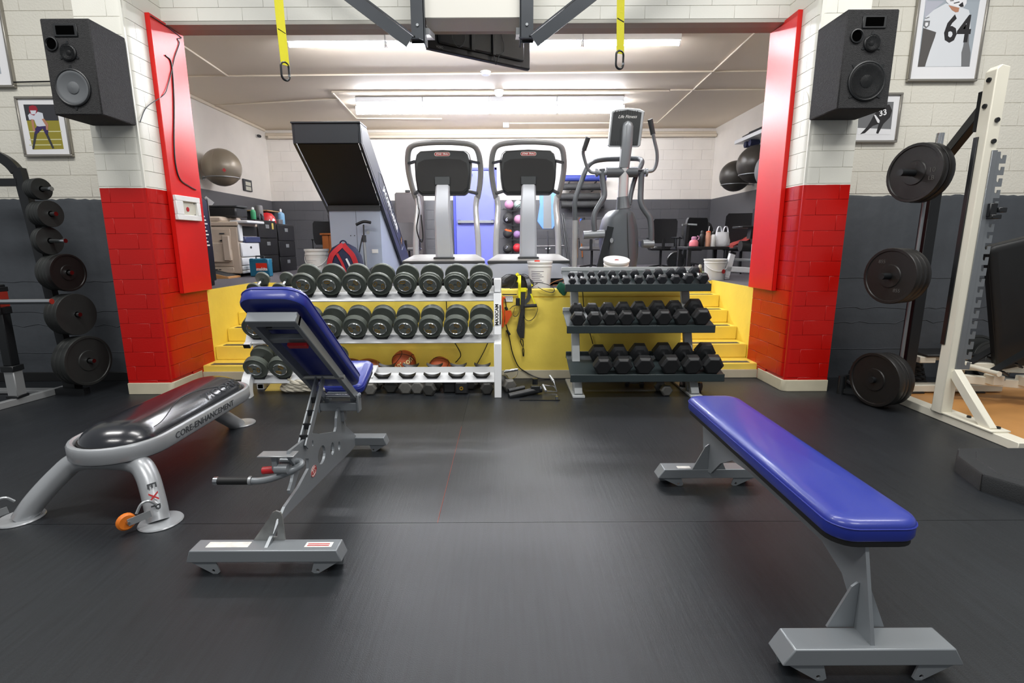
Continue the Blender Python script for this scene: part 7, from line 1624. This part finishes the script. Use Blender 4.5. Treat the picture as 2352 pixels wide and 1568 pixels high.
for k, (pts, lab) in enumerate((([(1040, 779), (1058, 812), (1052, 826), (1046, 832)], 'thin black cable hanging behind the white rack, left one'), ([(1124, 779), (1112, 806), (1098, 832), (1088, 850)], 'thin black cable hanging behind the white rack near its post'), ([(1025, 680), (1026, 712)], 'short black cable between the upper tiers of the white rack'), ([(1355, 765), (1362, 790)], 'thin black cable behind the green rack between its lower shelves'), ([(1338, 668), (1341, 705)], 'thin black cable behind the green rack between its upper shelves'))):
    thing1('cable', MB().tube(spline([at(x, y, YF) for x, y in pts] if len(pts) > 2 else [at(*pts[0], YF), at((pts[0][0] + pts[1][0])/2, (pts[0][1] + pts[1][1])/2, YF), at(*pts[1], YF)], 5), .005, 6), 'ink_black', lab, 'cable')
# cable attachments on the floor between the racks
dh = empty('stirrup_attachment', (at(1175, 870, 4.75).x, 4.75, 0), label='chrome stirrup cable handle standing by the white rack post', cat='cable handle')
G = lambda a, b, z: atz(1140 + a/4.9, 620 + b/4.9, z)
q0, q1 = at(1158, 853, 4.72), at(1190, 848, 4.72)
obj('grip', MB().lathe([(.014, 0), (.017, .03), (.014, .05), (.017, .08), (.014, (q1 - q0).length)], q0, q1 - q0, 12), 'chrome', dh, world=True)
obj('yoke', MB().ribbon(spline([q0, at(1162, 864, 4.72), at(1174, 870, 4.72), at(1187, 862, 4.72), q1], 5), .018, .004, (0, 1, 0)), 'chrome', dh, world=True)
obj('swivel', MB().cyl(at(1175, 869, 4.72), Vector((at(1178, 889, 4.6).x, 4.66, .005)), .006, n=8), 'chrome', dh, world=True)
lmn = empty('landmine', (at(1215, 905, 4.5).x, 4.5, 0), label='black steel landmine sleeve on a flat plate between the two racks', cat='landmine')
pl_ = [G(260, 1465, .004), G(715, 1465, .004), G(690, 1380, .004), G(430, 1380, .004)]
obj('plate', MB().prism([(p.x, p.y) for p in pl_], Matrix.Identity(4), .008), 'black_metal', lmn, world=True)
obj('sleeve', MB().cyl(at(1169, 910, 4.42), at(1243, 893, 4.52), .032, n=18), 'black_metal', lmn, world=True)
obj('sleeve', MB().cyl(at(1168, 898, 4.5), at(1204, 890, 4.56), .024, n=16), 'black_metal', lmn, world=True)
obj('socket', MB().cyl(Vector((at(1229, 884, 4.62).x, 4.62, .02)), Vector((at(1229, 862, 4.62).x, 4.62, .125)), .026, n=16), 'black_metal', lmn, world=True)
obj('hinge', MB().box(at(1229, 893, 4.5) - Vector((.04, .03, .03)), at(1229, 893, 4.5) + Vector((.045, .03, .035)), .006), 'black_metal', lmn, world=True)
obj('bolt', MB().cyl(G(680, 1455, .01), G(680, 1455, .01) + Vector((0, 0, .028)), .012, n=8), 'chrome', lmn, world=True)
vh = empty('row_attachment', (at(1260, 890, 4.62).x, 4.62, 0), label='chrome double-grip row handle lying behind the landmine plate', cat='cable handle')
a0, a1 = at(1263, 863, 4.66), at(1272, 876, 4.58); b0, b1 = at(1247, 884, 4.62), at(1254, 898, 4.54)
for a, b in ((a0, a1), (b0, b1)): obj('grip', MB().cyl(a, b, .013, n=10), 'gold' if False else 'silver', vh, world=True)
obj('frame', MB().tube([a1, at(1279, 899, 4.54), b1], .006, 6).tube([b0, at(1272, 887, 4.60), at(1279, 899, 4.54)], .006, 6), 'chrome', vh, world=True)
